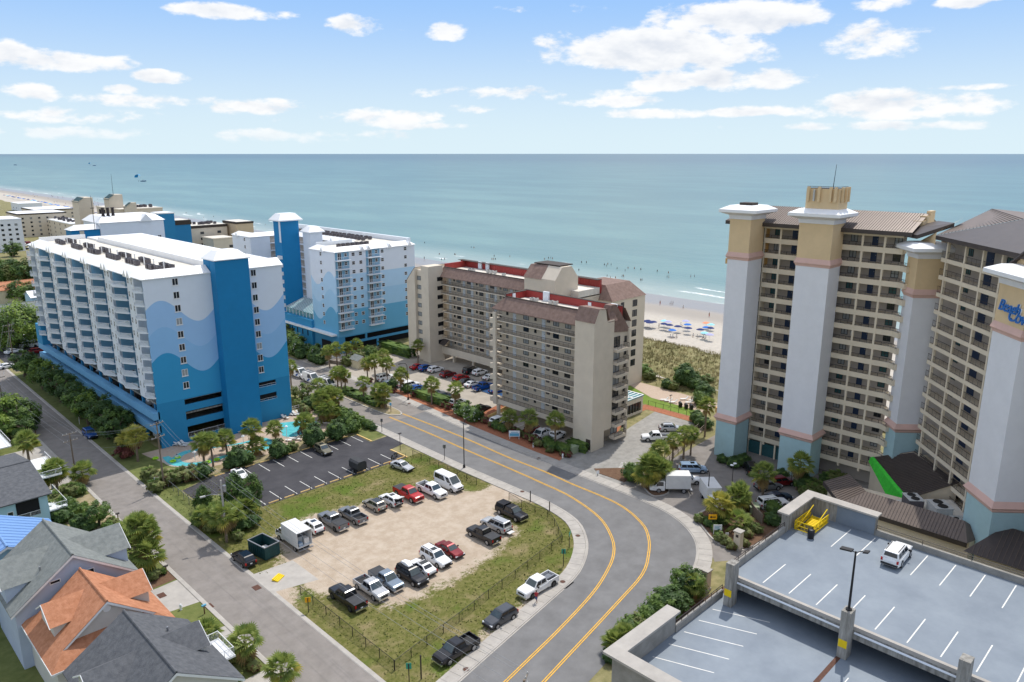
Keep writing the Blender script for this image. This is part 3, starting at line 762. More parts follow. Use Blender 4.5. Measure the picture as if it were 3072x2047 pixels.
# ---------------------------------------------------------------- blue hotel with painted waves
def paint_waves(name, x0, per, bands, cols, amp=2.45, use='X', flat=9.1, base='blue_base'):
    m = bpy.data.materials.new(name); m.use_nodes = True; MAT[name] = m
    N, L = m.node_tree.nodes, m.node_tree.links; b = N['Principled BSDF']; b.inputs['Roughness'].default_value = .7; b.inputs['Specular IOR Level'].default_value = .3
    g = N.new('ShaderNodeNewGeometry'); s = N.new('ShaderNodeSeparateXYZ'); L.new(g.outputs['Position'], s.inputs[0])
    z = s.outputs[2]
    if amp:
        ph = nmath(N, L, 'MULTIPLY', nmath(N, L, 'SUBTRACT', s.outputs[0 if use == 'X' else 1], x0), 2*math.pi/per)
        z2 = nmath(N, L, 'SUBTRACT', z, nmath(N, L, 'MULTIPLY', nmath(N, L, 'COSINE', ph), amp))
    else: z2 = z
    c = cols[0]
    for t, k in zip(bands, cols[1:]): c = nmix(N, L, nmath(N, L, 'LESS_THAN', z2, t), c, k)
    c = nmix(N, L, nmath(N, L, 'LESS_THAN', z, flat), c, cols[-1])
    v = nmix(N, L, nnoise(N, L, g.outputs['Position'], .45, 5, .6), (.94,.94,.94), (1.05,1.05,1.05))
    mu = N.new('ShaderNodeMix'); mu.data_type = 'RGBA'; mu.blend_type = 'MULTIPLY'; mu.inputs['Factor'].default_value = 1; L.new(c, mu.inputs['A']); L.new(v, mu.inputs['B'])
    L.new(mu.outputs['Result'], b.inputs['Base Color'])
WH, C1, C2, C3, C4 = (.70,.76,.84), (.34,.55,.82), (.275,.51,.79), (.038,.31,.57), (.026,.245,.47)
paint_waves('wave_paint', 51.75, 14.2, (26.6,21.5,16.4), (WH,C1,C2,C3,C4))
def blue_hotel():
    T = place('wave_hotel', 'tall white and blue hotel painted with wave bands, dark blue stair tower at one end', 'hotel', 63, 185)
    X0, Y0, Y1, EV = 49.1, 145.7, 224.2, 33.4
    FR = Fr(X0, Y0, 0); FL = Fr(X0, Y1, E270)          # end wall faces -Y, balcony front faces -X
    floors = [30.96-2.57*i for i in range(9)]
    pil = [150.6+13.05*k for k in range(6)]
    # end wall with the car park openings left free
    def ew(b):
        for a0, a1, z0, z1 in ((0,28,8.9,EV),(0,5.2,0,8.9),(12.8,19.72,0,8.9),(24.75,28,0,8.9),(5.2,12.8,6.35,7.75),(5.2,12.8,3.2,4.6),(5.2,12.8,0,.95),(19.72,24.75,6.15,7.9),(19.72,24.75,0,4.8)):
            FR.box(b, a0, a1, 0, .35, z0, z1)
    part('end_wall', T, 'wave_paint', ew)
    part('core', T, 'blue_wall', lambda b: (b.box(50.9,76.9,146.06,Y1,9.1,33.2)))
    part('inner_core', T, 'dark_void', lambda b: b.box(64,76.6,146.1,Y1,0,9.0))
    part('far_end_wall', T, 'hotel_white', lambda b: (b.box(X0,62.5,Y1,Y1+.3,9,EV)))
    part('back_wall', T, 'hotel_white', lambda b: b.box(76.9,77.1,Y0+.36,Y1,0,33.3))
    # stair tower
    def tw(b): b.box(61.9,68.8,143.3,Y0-.005,0,35.85)
    part('stair_tower', T, 'blue_tower', tw)
    def twr(b):
        x0,x1,y0,y1,z = 61.6,69.1,143.0,149.0,35.9; q=[(x0,y0),(x1,y0),(x1,y1),(x0,y1)]; i=[(63.3,144.7),(67.4,144.7),(67.4,147.6),(63.3,147.6)]
        b.add([(*p,z-.12) for p in q]+[(*p,z+.05) for p in q]+[(*p,37.5) for p in i], [(3,2,1,0),(0,1,5,4),(1,2,6,5),(2,3,7,6),(3,0,4,7),(4,5,9,8),(5,6,10,9),(6,7,11,10),(7,4,8,11),(8,9,10,11)])
    tr = part('tower_roof', T, 'roof_white', twr)
    part('tower_block_upper', T, 'blue_tower', lambda b: b.box(62.0,68.7,Y0+.36,148.8,33.2,35.8))
    # white metal eaves and roof deck
    part('roof_deck', T, 'membrane', lambda b: b.box(50.9,62.4,147.6,Y1-.2,33.22,33.9))
    part('roof_parapet', T, 'roof_white', lambda b: (b.box(62.42,62.8,149.1,214,33.22,35.1), b.box(51.6,62.4,Y1-.25,Y1+.3,33.9,35.0), b.box(62.85,76.8,147.7,Y1,33.22,34.3)))
    def eave(b):
        for a0, a1 in ((-.25,12.75),(19.75,28.2)):
            P = [FR.pt(a0,-.3,EV),FR.pt(a1,-.3,EV),FR.pt(a1,2.0,34.7),FR.pt(a0+(2.2 if a0<0 else 0),2.0,34.7)]
            b.add(P+[FR.pt(a0,-.3,EV-.15),FR.pt(a1,-.3,EV-.15),FR.pt(a1,2.0,33.2),FR.pt(a0+(2.2 if a0<0 else 0),2.0,33.2)], [(0,1,2,3),(4,5,1,0),(1,5,6,2),(2,6,7,3),(0,3,7,4),(4,7,6,5)])
    e1 = part('end_eave', T, 'roof_white', eave)
    for k in range(56):
        a = .1+k*.5
        if 12.6 < a < 19.8 or a > 28: continue
        d1 = 1.9 if a > 2.2 else max(.2, a*.85)
        sl = 1.3/2.3
        obj('roof_rib', MB().add([FR.pt(a-.03,-.28,EV+.01),FR.pt(a+.03,-.28,EV+.01),FR.pt(a+.03,d1,EV+(d1+.3)*sl+.0),FR.pt(a-.03,d1,EV+(d1+.3)*sl),FR.pt(a,-.28,EV+.07),FR.pt(a,d1,EV+(d1+.3)*sl+.06)], [(0,1,4),(1,2,5,4),(3,0,4,5),(2,3,5)]), 'roof_white', e1)
    def feave(b):
        b.add([(X0-.35,Y0-.3,EV),(X0-.35,Y1+.3,EV),(51.3,Y1-1.6,34.7),(51.3,Y0+2.0,34.7),(X0-.35,Y0-.3,EV-.15),(X0-.35,Y1+.3,EV-.15),(51.3,Y1-1.6,33.2),(51.3,Y0+2.0,33.2)], [(1,0,3,2),(0,1,5,4),(2,3,7,6),(3,0,4,7),(1,2,6,5),(4,5,6,7)])
    part('front_eave', T, 'roof_white', feave)
    for y in pil:                               # paired gablets over each pilaster
        for c in (y+.95, y+2.8):
            part('gablet', T, 'roof_white', lambda b, c=c: b.add([(X0-.62,c-.93,EV-.25),(X0-.62,c+.93,EV-.25),(X0-.62,c,EV+1.15),(51.2,c-.93,EV-.25),(51.2,c+.93,EV-.25),(51.2,c,EV+1.15)], [(1,0,2),(0,3,5,2),(1,2,5,4),(0,1,4,3),(3,4,5)]))
    # pilasters with a column of small windows
    for y in pil:
        part('pilaster', T, 'hotel_white', lambda b: b.box(X0,50.89,y,y+3.7,9.05,EV-.16))
        for z in floors:
            for c in (y+.95, y+2.8): window(T, FL, Y1-c, 0, z+1.35, .62, 1.15, 'frame_white', vis_col(), 'h')
    # balconies
    bays = [(Y0+.05,150.6)]+[(p+3.7,p+13.05) for p in pil[:5]]+[(pil[5]+3.7,Y1)]
    for y0, y1 in bays:
        Lb = y1-y0; half = Lb < 6
        for i, z in enumerate(floors):
            def bal(b):
                near, farp = 0, Lb                       # seen from outside: right end = low Y
                pts = [(0,0),(Lb,0),(Lb,-.55),(Lb*.30,-1.75),(0,-.35)] if not half else [(0,0),(Lb,0),(Lb,-.3),(Lb*.35,-1.35),(0,-.3)]
                b.prism([(p[1]-0, p[0]) for p in pts], -.16, .06)
                # rail along the outer edge
                edge = [pts[2],pts[3],pts[4]]
                for (ya,xa),(yb,xb) in zip(edge, edge[1:]):
                    n = max(3, int(math.hypot(yb-ya,xb-xa)/.17)); dl = math.hypot(yb-ya,xb-xa); ux, uy = (xb-xa)/dl, (yb-ya)/dl
                    for zz in (.12,1.02):
                        b.add([(xa-uy*.03,ya+ux*.03,zz),(xb-uy*.03,yb+ux*.03,zz),(xb+uy*.03,yb-ux*.03,zz),(xa+uy*.03,ya-ux*.03,zz),(xa-uy*.03,ya+ux*.03,zz+.06),(xb-uy*.03,yb+ux*.03,zz+.06),(xb+uy*.03,yb-ux*.03,zz+.06),(xa+uy*.03,ya-ux*.03,zz+.06)], [(0,1,2,3),(7,6,5,4),(0,4,5,1),(2,6,7,3),(1,5,6,2),(3,7,4,0)])
                    for k in range(n+1):
                        t = k/n; x, y = xa+(xb-xa)*t, ya+(yb-ya)*t; w = .045
                        b.add([(x-ux*w,y-uy*w,.06),(x+ux*w,y+uy*w,.06),(x+ux*w,y+uy*w,1.04),(x-ux*w,y-uy*w,1.04)], [(0,1,2,3)])
                return b.mesh('balcony', ['hotel_white'])
            bo = link('balcony', cached(('balc',round(Lb,2)), lambda: bal(MB())), T, (X0,y0,z))
            # partition between the two flats, sliding doors on the recessed wall
            if not half:
                part('partition', T, 'blue_wall', lambda b: b.box(X0-.75,50.88,(y0+y1)/2-.06+.6,(y0+y1)/2+.06+.6,z+.062,z+2.4))
            for c, w in (((y0+Lb*.30, 2.0),(y0+Lb*.80, 2.6)) if not half else ((y0+Lb*.5, 2.4),)):
                window(T, FL, Y1-c, 1.8, z+1.12, w, 2.1, 'frame_white', random.choice(['glass','glass','glass_teal','glass_curtain']), 'v', 'sliding_door')
    # end wall windows
    for i in range(9):
        z = 32.31-2.57*i
        window(T, FR, 54.95-X0, 0, z, 1.15, 1.35, 'frame_white', random.choice(['glass','glass','glass_curtain']), 'vs')
        window(T, FR, 70.75-X0, 0, z-.02, 1.15, 1.35, 'frame_white', random.choice(['glass','glass','glass_curtain']), 'vs')
    # open car park decks on the balcony side
    for z in (3.35,6.05,9.0):
        part('parking_deck', T, 'concrete_stain', lambda b: b.box(X0+.3,63.9,Y0+.4,Y1,z-.3,z))
    for z0, z1 in ((3.3,4.75),(6.0,7.5)):
        part('deck_parapet', T, 'blue_mid', lambda b: b.box(X0-.9,X0+.28,Y0-.0,Y1+2.0,z0,z1))
    for y in [148+i*6.5 for i in range(12)]:
        part('deck_column', T, 'blue_base', lambda b: (b.box(X0+.35,X0+.85,y,y+.5,0,3.04), b.box(X0+.35,X0+.85,y,y+.5,3.36,5.74), b.box(X0+.35,X0+.85,y,y+.5,6.06,8.69)))
    part('deck_end_pier', T, 'blue_deep', lambda b: (b.box(X0-.9,X0+.9,Y1-3,Y1+2.0,7.52,12.6), b.box(X0-.85,X0+.85,Y1-.2,Y1+1.9,0,3.2)))
    # stair landing rails at the right end wall
    for z in (7.9,4.8):
        r = railing(T, FR, 19.75, 24.7, -.06, z-.15, .55, 'rail_white', .9)
    part('patio_stair', T, 'rail_white', lambda b: (b.box(68.9,69.6,145.2,145.66,5.0,7.4), b.box(68.9,69.6,145.2,145.66,1.6,4.1)))
    railing(T, FR, 5.25, 12.75, -.06, .95, 1.0, 'rail_white', .3)
    return T
blue_hotel()
def condenser(b, s=1.0):
    b.box(-.5*s,.5*s,-.45*s,.45*s,.12,.95*s); b.box(-.55*s,.55*s,-.5*s,.5*s,.95*s,1.02*s)
CN = [0]
def roof_units(spots, z, label, group, s=1.0, m='ac_grey', rz=0.0):
    me = cached(('ac',s,m), lambda: (lambda b: (condenser(b,s), b)[1])(MB()).mesh('body',[m]))
    fan = cached(('acfan',s), lambda: MB().lathe([(.36*s,0),(.36*s,.06),(.1*s,.1)],10).mesh('fan_guard',['black_metal']))
    for x, y in spots:
        t = thing('air_conditioner', label, 'air conditioner', (x,y,z), rz+random.uniform(-.06,.06), group)
        link('body', me, t); link('fan_guard', fan, t, (0,0,1.02*s))
sp = []
for y0 in (150,161.5,173,186,198,212):
    for k in range(5): sp.append((53.9+random.uniform(-.2,.2), y0+k*1.35))
    for k in range(4): sp.append((56.4+random.uniform(-.2,.2), y0+.8+k*1.5))
roof_units(sp, 33.9, 'dark rooftop air conditioner among the rows on the wave-painted hotel', 'air conditioners on the wave hotel roof')
for y in [151+i*5.2 for i in range(13)]:
    tag(obj('vent_pipe', MB().tube((0,0,0),(0,0,1.7),.11,.11,8).box(-.2,.2,-.2,.2,1.7,1.78), 'roof_white', None, (55.2,y,33.9)), 'white vent pipe between the air conditioner rows on the wave hotel roof', 'vent pipe', 'vent pipes on the wave hotel roof')
# ---------------------------------------------------------------- beige gallery condominiums
def gable_block(b, x0, x1, y0, y1, z, zr, inset, axis='Y', m=0):
    """a mansard-like cap: flat strip at zr between two slopes, ridge running along axis"""
    if axis == 'Y':
        P = [(x0,z),(x1,z),(x1-inset,zr),(x0+inset,zr)]
        b.add([(p[0],y0,p[1]) for p in P]+[(p[0],y1,p[1]) for p in P], [(0,1,2,3),(7,6,5,4),(1,5,6,2),(2,6,7,3),(3,7,4,0),(0,4,5,1)], m)
    else:
        P = [(y0,z),(y1,z),(y1-inset,zr),(y0+inset,zr)]
        b.add([(x0,p[0],p[1]) for p in P]+[(x1,p[0],p[1]) for p in P], [(3,2,1,0),(4,5,6,7),(1,2,6,5),(2,3,7,6),(3,0,4,7),(0,1,5,4)], m)
def gallery_front(T, F, L, floors, depth, top, pattern, slab_m='beige_light', rail_m='rail_dark', h=2.54, a0=0.0):
    """open access galleries: slab, railing, doors and windows per floor"""
    for z in floors:
        part('gallery_slab', T, slab_m, lambda b: F.box(b, a0, L, -.12, depth-.002, z-.24, z))
        railing(T, F, a0, L, -.06, z, .95, rail_m, .12)
        for kind, a in pattern:
            if a > L-.5 or a < a0+.4: continue
            if kind == 'd': door(T, F, a, depth, z+.02, .95, 2.05, 'door_white')
            elif kind == 'n': window(T, F, a, depth, z+1.45, .62, 1.0, 'frame_dark', vis_col(), 'v')
            elif kind == 'w': window(T, F, a, depth, z+1.4, 1.55, 1.25, 'frame_dark', random.choice(['glass_curtain','glass_curtain','glass']), 'v')
            elif kind == 'c': put('cooler', 'cooler', lambda: MB().box(-.35,.35,-.3,0,-.3,.3).mesh('cooler',['ac_grey']), T, F, a, depth-.003, z+1.55)
def near_condo():
    T = place('beige_condo', 'nearer beige condominium with brown mansard roof, open galleries and a tall corner stair tower', 'condominium', 114, 99)
    F = Fr(109.3, 114.0, E270); L = 23.9                  # faces -X
    floors = [21.46-2.54*i for i in range(8)]
    part('wall', T, 'beige', lambda b: b.box(111.0,119.0,86.1,114.0,3.4,24.0))
    part('underside_beam', T, 'beige_light', lambda b: (F.box(b, 0, L, -.14, .25, 2.6, 3.43), b.box(109.6,119.0,86.2,113.9,2.75,3.38)))
    pat = [('n',1.6),('d',3.8),('w',7.2),('n',9.9),('d',12.2),('c',13.6),('w',15.6),('w',18.8),('w',22.6)]
    gallery_front(T, F, L, floors, 1.7, 24.0, pat)
    # mansard roof, parapet with red standing seam inside
    def roof(b):
        b.add([(108.9,90.0,23.9),(108.9,115.1,23.9),(110.9,112.6,26.45),(110.9,90.0,26.45),(119.3,115.1,23.9),(119.3,86.0,23.9),(117.2,86.0,26.9),(117.2,112.6,26.9)],
              [(1,0,3,2),(4,1,2,7),(5,4,7,6)])
        b.box(108.9,119.3,90.0,115.1,23.72,23.9)
    part('mansard_roof', T, 'shingle_brown', roof)
    part('roof_deck', T, 'membrane', lambda b: b.box(111.25,116.6,87.5,112.3,23.92,25.6))
    pp = part('parapet', T, 'red_metal', lambda b: (b.box(116.62,117.15,86.6,112.3,23.92,27.2), b.box(111.0,117.15,112.32,112.75,23.92,27.0)))
    for k in range(42): link('seam', cached('seam', lambda: MB().box(-.05,0,-.03,.03,0,1.5).mesh('seam',['red_metal'])), pp, (116.62,87.4+k*.6,25.6)).matrix_parent_inverse = Matrix.Translation((-114,-99,0)) @ Matrix.Identity(4)
    for k in range(10): obj('seam', MB().box(111.5+k*.55,111.56+k*.55,112.27,112.32,25.6,26.95), 'red_metal', pp)
    part('coping', T, 'brown_trim', lambda b: (b.box(110.75,111.2,89.9,112.8,26.4,26.52), b.box(116.55,117.25,86.5,112.8,27.2,27.3), b.box(110.75,116.54,112.25,112.85,27.0,27.1)))
    part('scupper', T, 'hotel_white', lambda b: (b.box(116.2,116.6,105.3,106.9,25.6,27.6), b.box(116.5,116.6,94,94.8,25.7,26.9), b.box(112.4,113.2,112.1,112.3,25.7,26.9), b.box(116.2,116.6,87.4,88.9,25.6,27.5)))
    # stair tower at the street corner
    def st(b):
        b.box(106.9,110.7,85.3,90.0,0,25.5)
        b.box(110.72,113.0,85.35,89.9,3.4,25.3)
    part('stair_tower', T, 'beige_light', st)
    def str_(b):
        P = [(106.75,25.4),(111.2,25.4),(110.3,27.6),(109.3,28.1),(107.9,28.1)]
        b.add([(x,90.1,z) for x,z in P]+[(x,85.2,z) for x,z in P], [tuple(range(4,-1,-1)),(5,6,7,8,9),(0,5,9,4),(4,9,8,3),(3,8,7,2),(2,7,6,1),(1,6,5,0)])
    part('stair_tower_cap', T, 'beige_light', lambda b: b.add([(106.9,85.3,25.5),(110.7,85.3,25.5),(110.2,85.3,27.7),(108.2,85.3,27.9),(106.9,90.0,25.5),(110.7,90.0,25.5),(110.2,90.0,27.7),(108.2,90.0,27.9)], [(0,1,2,3),(7,6,5,4),(1,5,6,2),(2,6,7,3),(3,7,4,0)]))
    part('stair_tower_roof', T, 'shingle_brown', lambda b: b.add([(106.75,85.15,25.45),(106.75,90.15,25.45),(108.15,90.15,28.0),(108.15,85.15,28.0),(110.35,85.15,27.8),(110.35,90.15,27.8),(111.3,90.15,25.4),(111.3,85.15,25.4)], [(1,0,3,2),(2,3,4,5),(5,4,7,6)]))
    # side elevation facing the drive: roof gable, dormer, stacked balconies
    FS = Fr(110.7, 86.0, 0)
    part('side_gable', T, 'shingle_brown', lambda b: b.add([(111.0,85.98,22.9),(119.2,85.98,21.9),(114.2,85.98,28.0),(112.6,85.98,28.0),(111.0,87.5,25.5),(119.2,87.5,23.9),(114.2,87.5,28.0),(112.6,87.5,28.0)], [(0,1,2,3),(1,5,6,2),(3,2,6,7),(0,3,7,4)]))
    window(T, FS, 1.7, -.2, 24.1, 1.9, 1.3, 'frame_dark', 'glass_curtain', 'w')
    part('dormer_roof', T, 'shingle_brown', lambda b: b.add([(111.1,85.3,25.0),(114.0,85.3,25.0),(113.6,86.0,26.6),(111.4,86.0,26.6),(111.1,86.0,25.0),(114.0,86.0,25.0)], [(0,1,2,3),(4,0,3),(5,2,1),(1,0,4,5)]))
    part('corner_pier', T, 'beige_light', lambda b: b.box(118.2,118.7,85.7,86.2,0,22.6))
    part('ground_wall', T, 'beige', lambda b: (b.box(113.0,119.0,88.5,92,0,2.74), b.box(110.72,118.9,86.3,88.4,2.7,3.39)))
    for i in range(8):
        z = 19.0-2.54*i+.35
        part('balcony', T, 'beige_light', lambda b: b.box(113.2,116.9,84.5,85.95,z-.55,z))
        fr = Fr(113.2, 84.5, 0); railing(T, fr, 0, 3.7, .08, z, .95, 'rail_dark', .12)
        fs = Fr(116.9, 84.5, math.pi/2); railing(T, fs, 0, 1.45, .05, z, .95, 'rail_dark', .12)
        window(T, FS, 4.1, .1, z+1.12, 2.2, 2.1, 'frame_dark', random.choice(['glass','glass_curtain']), 'v', 'sliding_door')
        window(T, FS, 7.0, .1, z+1.2, .7, 1.3, 'frame_dark', 'glass', 'h')
    part('west_brackets', T, 'beige_light', lambda b: b.box(108.6,109.1,113.6,114.5,2.6,23.2))
    for z in floors:
        part('landing', T, 'beige_light', lambda b: b.box(109.12,110.9,114.02,116.0,z-.9,z+.15))
    part('column', T, 'beige_light', lambda b: b.box(109.1,109.7,113.3,113.9,0,2.6))
    for y in (98,106): part('column', T, 'beige_light', lambda b: b.box(113.5,114.4,y,y+.9,0,2.74))
    door(T, Fr(106.9,90.0,E270), 3.9, 0, .35, 1.1, 2.1, 'brown_trim')
    obj('flag_panel', MB().box(107.3,107.32,85.29,85.3,1,2), 'beige', T)
    return T
near_condo()
def far_condo():
    T = place('beige_condo', 'farther beige condominium with brown roof, red roof parapet and two stair blocks', 'condominium', 136, 135)
    F = Fr(130.0, 157.2, E270); L = 44.0
    floors = [21.5-2.5*i for i in range(8)]
    part('wall', T, 'beige', lambda b: b.box(131.7,141,110,157.2,3.2,23.7))
    part('underside_beam', T, 'beige_light', lambda b: (F.box(b, 0, L, -.14, .25, 2.0, 3.98), b.box(130.3,141,110,157.0,2.9,3.18)))
    pat = []
    for k in range(5): pat += [('d',1.6+9*k),('n',3.4+9*k),('w',5.2+9*k),('d',7.4+9*k),('w',9.4+9*k)]
    gallery_front(T, F, L, floors, 1.7, 23.7, pat)
    part('mansard_roof', T, 'shingle_brown', lambda b: (b.add([(129.6,113.0,23.6),(129.6,157.9,23.6),(131.4,157.9,26.0),(131.4,113.0,26.0)], [(1,0,3,2)]), b.box(129.6,141.2,110.0,157.9,23.45,23.62)))
    part('roof_deck', T, 'membrane', lambda b: b.box(131.6,139.4,110,157.6,23.63,25.2))
    pp = part('parapet', T, 'red_metal', lambda b: (b.box(139.5,140.1,110,131,23.63,27.0), b.box(138.6,139.2,131.02,146,23.63,27.0), b.box(139.5,140.1,146.02,160,23.63,27.0), b.box(132.0,139.4,157.7,158.2,23.63,26.8)))
    for k in range(60): obj('seam', MB().box((139.44 if (k*.8+110.4 < 131 or k*.8+110.4 > 146) else 138.54),(139.5 if (k*.8+110.4 < 131 or k*.8+110.4 > 146) else 138.6),110.4+k*.8,110.46+k*.8,25.2,26.9), 'red_metal', pp)
    part('coping', T, 'brown_trim', lambda b: (b.box(131.3,131.65,113,157.8,25.95,26.1), b.box(138.5,140.2,110,160,27.0,27.1)))
    part('scupper', T, 'hotel_white', lambda b: [b.box(139.1,139.45,y,y+1.3,25.3,27.2) for y in (128.5,118,151,148)])
    # street-end block with ribbon windows
    part('end_block', T, 'beige_light', lambda b: (b.box(125.5,130.6,157.21,160.4,0,26.6), b.box(126.2,140,160.41,163,0,25.2), b.box(125.4,140,163.01,166.6,2.8,22.0)))
    part('end_block_roof', T, 'shingle_brown', lambda b: b.add([(125.3,163.0,25.9),(125.3,166.8,21.9),(140,166.8,21.9),(140,163.0,25.9)], [(1,0,3,2)]))
    part('end_block_gable', T, 'beige_light', lambda b: b.add([(125.38,163.0,22.0),(125.38,166.6,22.0),(125.38,163.0,25.8),(140,163.0,22.0),(140,166.6,22.0),(140,163.0,25.8)], [(0,2,1),(3,4,5),(0,3,5,2),(1,2,5,4)]))
    part('pier', T, 'beige_light', lambda b: b.box(125.5,126.2,165.8,166.5,0,2.79))
    fb = Fr(126.2, 163.0, E270)
    for i in range(8):
        z = 23.0-2.5*i
        window(T, fb, 1.3, 0, z, 2.3, 1.15, 'frame_dark', 'glass_curtain', 'w')
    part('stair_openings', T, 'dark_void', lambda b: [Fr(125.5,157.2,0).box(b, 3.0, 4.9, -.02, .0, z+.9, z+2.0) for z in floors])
    # lift and stair block at the far right end
    part('lift_block', T, 'beige_light', lambda b: (b.box(126.0,134,112.2,121.9,0,28.1),))
    part('lift_block_gable', T, 'beige_light', lambda b: b.add([(126.0,112.2,28.1),(134,112.2,28.1),(131.6,112.2,30.9),(128.4,112.2,30.9),(126.0,116.4,28.1),(134,116.4,28.1),(131.6,116.4,30.9),(128.4,116.4,30.9)], [(0,1,2,3),(7,6,5,4),(1,5,6,2),(2,6,7,3),(3,7,4,0)]))
    part('lift_block_roof', T, 'shingle_brown', lambda b: b.add([(125.8,116.4,27.9),(125.8,122.1,27.9),(128.4,122.1,30.7),(128.4,116.4,30.95),(134,122.1,30.7),(134,116.4,30.95),(134,122.1,27.9)], [(1,0,3,2),(3,5,4,2),(1,2,4,6)]))
    part('lift_block_cap', T, 'brown_trim', lambda b: b.box(128.4,133,113,121,30.96,31.2))
    # ocean-side wing
    part('sea_wing', T, 'beige_light', lambda b: (b.box(139.2,152.4,106,120.9,0,22.4),))
    part('sea_wing_roof', T, 'shingle_brown', lambda b: b.add([(139,105.8,22.3),(152.6,105.8,22.3),(150.5,109.5,25.6),(141,109.5,25.6),(139,121.1,22.3),(152.6,121.1,22.3),(150.5,117.5,25.6),(141,117.5,25.6)], [(0,1,2,3),(1,5,6,2),(5,4,7,6),(4,0,3,7),(3,2,6,7)]))
    for i in range(7):
        fw = Fr(139.2,106,0)
        window(T, fw, 4, 0, 20.8-2.5*i, 1.2, 1.6, 'frame_dark', 'glass', 'v'); window(T, fw, 9, 0, 20.8-2.5*i, 1.8, 1.6, 'frame_dark', 'glass', 'v')
    part('entry_canopy', T, 'metal_dark', lambda b: b.add([(128.2,154.2,5.0),(128.2,156.6,5.0),(130.0,156.6,6.4),(130.0,154.2,6.4)], [(1,0,3,2)]))
    for y in (118,127,136,145,153): part('column', T, 'beige_light', lambda b: b.box(130.4,131.0,y,y+.6,0,2.0+.9))
    return T
far_condo()
roof_units([(114,108),(114.2,107),(114.4,103),(114.6,101.8)], 25.6, 'rooftop air conditioner beside the red parapet of the nearer beige condominium', 'air conditioners on the nearer condo roof', .8, 'ac_light')
roof_units([(134,150),(134.2,148.8),(136,145),(136.1,143.8),(136.2,142.5),(135,138),(135.2,130),(135.4,128.8),(135.5,127.4)], 25.2, 'rooftop air conditioner beside the red parapet of the farther beige condominium', 'air conditioners on the farther condo roof', .8, 'ac_light')
for x, y in ((114.4,94.2),(114.9,91.3)):
    t = thing('roof_fan', 'round rooftop fan on the nearer condominium beside the stair tower roof', 'roof fan', (x,y,25.6), 0, 'roof fans on the nearer condo')
    obj('housing', MB().lathe([(.55,0),(.6,.35),(.5,.55)],12), 'ac_light', t); obj('fan_guard', MB().lathe([(.4,.56),(.3,.62)],12), 'black_metal', t)
# ---------------------------------------------------------------- seafront tower hotel with square pylons
def frustum(b, F, a0, a1, d0, d1, z0, z1, o0, o1, m=0):
    """box whose outline is grown by o0 at the foot and o1 at the top"""
    q = lambda o: [F.p(a0-o,d0-o), F.p(a1+o,d0-o), F.p(a1+o,d1+o), F.p(a0-o,d1+o)]
    b.add([(*p,z0) for p in q(o0)]+[(*p,z1) for p in q(o1)], [(0,3,2,1),(4,5,6,7),(0,1,5,4),(1,2,6,5),(2,3,7,6),(3,0,4,7)], m)
def pylon(T, F, wl, wr, lo, up, tan):
    part('pylon_base', T, 'cove_teal', lambda b: F.box(b, 0, wl, 0, wr, 0, lo-.95))
    part('pylon_band', T, 'cove_pink', lambda b: (frustum(b, F, 0, wl, 0, wr, lo-.95, lo-.75, .0, .16), frustum(b, F, 0, wl, 0, wr, lo-.75, lo-.5, .16, .16), frustum(b, F, 0, wl, 0, wr, lo-.5, lo-.25, .22, .45), frustum(b, F, 0, wl, 0, wr, lo-.25, lo+.55, .45, .02)))
    part('pylon_shaft', T, 'cove_white', lambda b: F.box(b, 0, wl, 0, wr, lo+.55, up))
    part('pylon_band', T, 'cove_pink', lambda b: (frustum(b, F, 0, wl, 0, wr, up, up+.25, .06, .12), frustum(b, F, 0, wl, 0, wr, up+.25, up+.55, .12, .3), frustum(b, F, 0, wl, 0, wr, up+.55, up+1.35, .3, .03)))
    part('pylon_head', T, 'cove_tan', lambda b: F.box(b, 0, wl, 0, wr, up+1.35, tan))
    part('pylon_frieze', T, 'cove_white', lambda b: (frustum(b, F, 0, wl, 0, wr, tan, tan+.7, .1, .18), frustum(b, F, 0, wl, 0, wr, tan+.7, tan+1.2, .22, 1.45)))
    part('pylon_cap', T, 'roof_white', lambda b: (frustum(b, F, 0, wl, 0, wr, tan+1.2, tan+1.7, 1.5, 1.5), frustum(b, F, 0, wl, 0, wr, tan+1.7, tan+2.4, 1.5, .15)))
ANG2 = R(221.65)
U2 = (math.cos(R(41.65)), math.sin(R(41.65)))
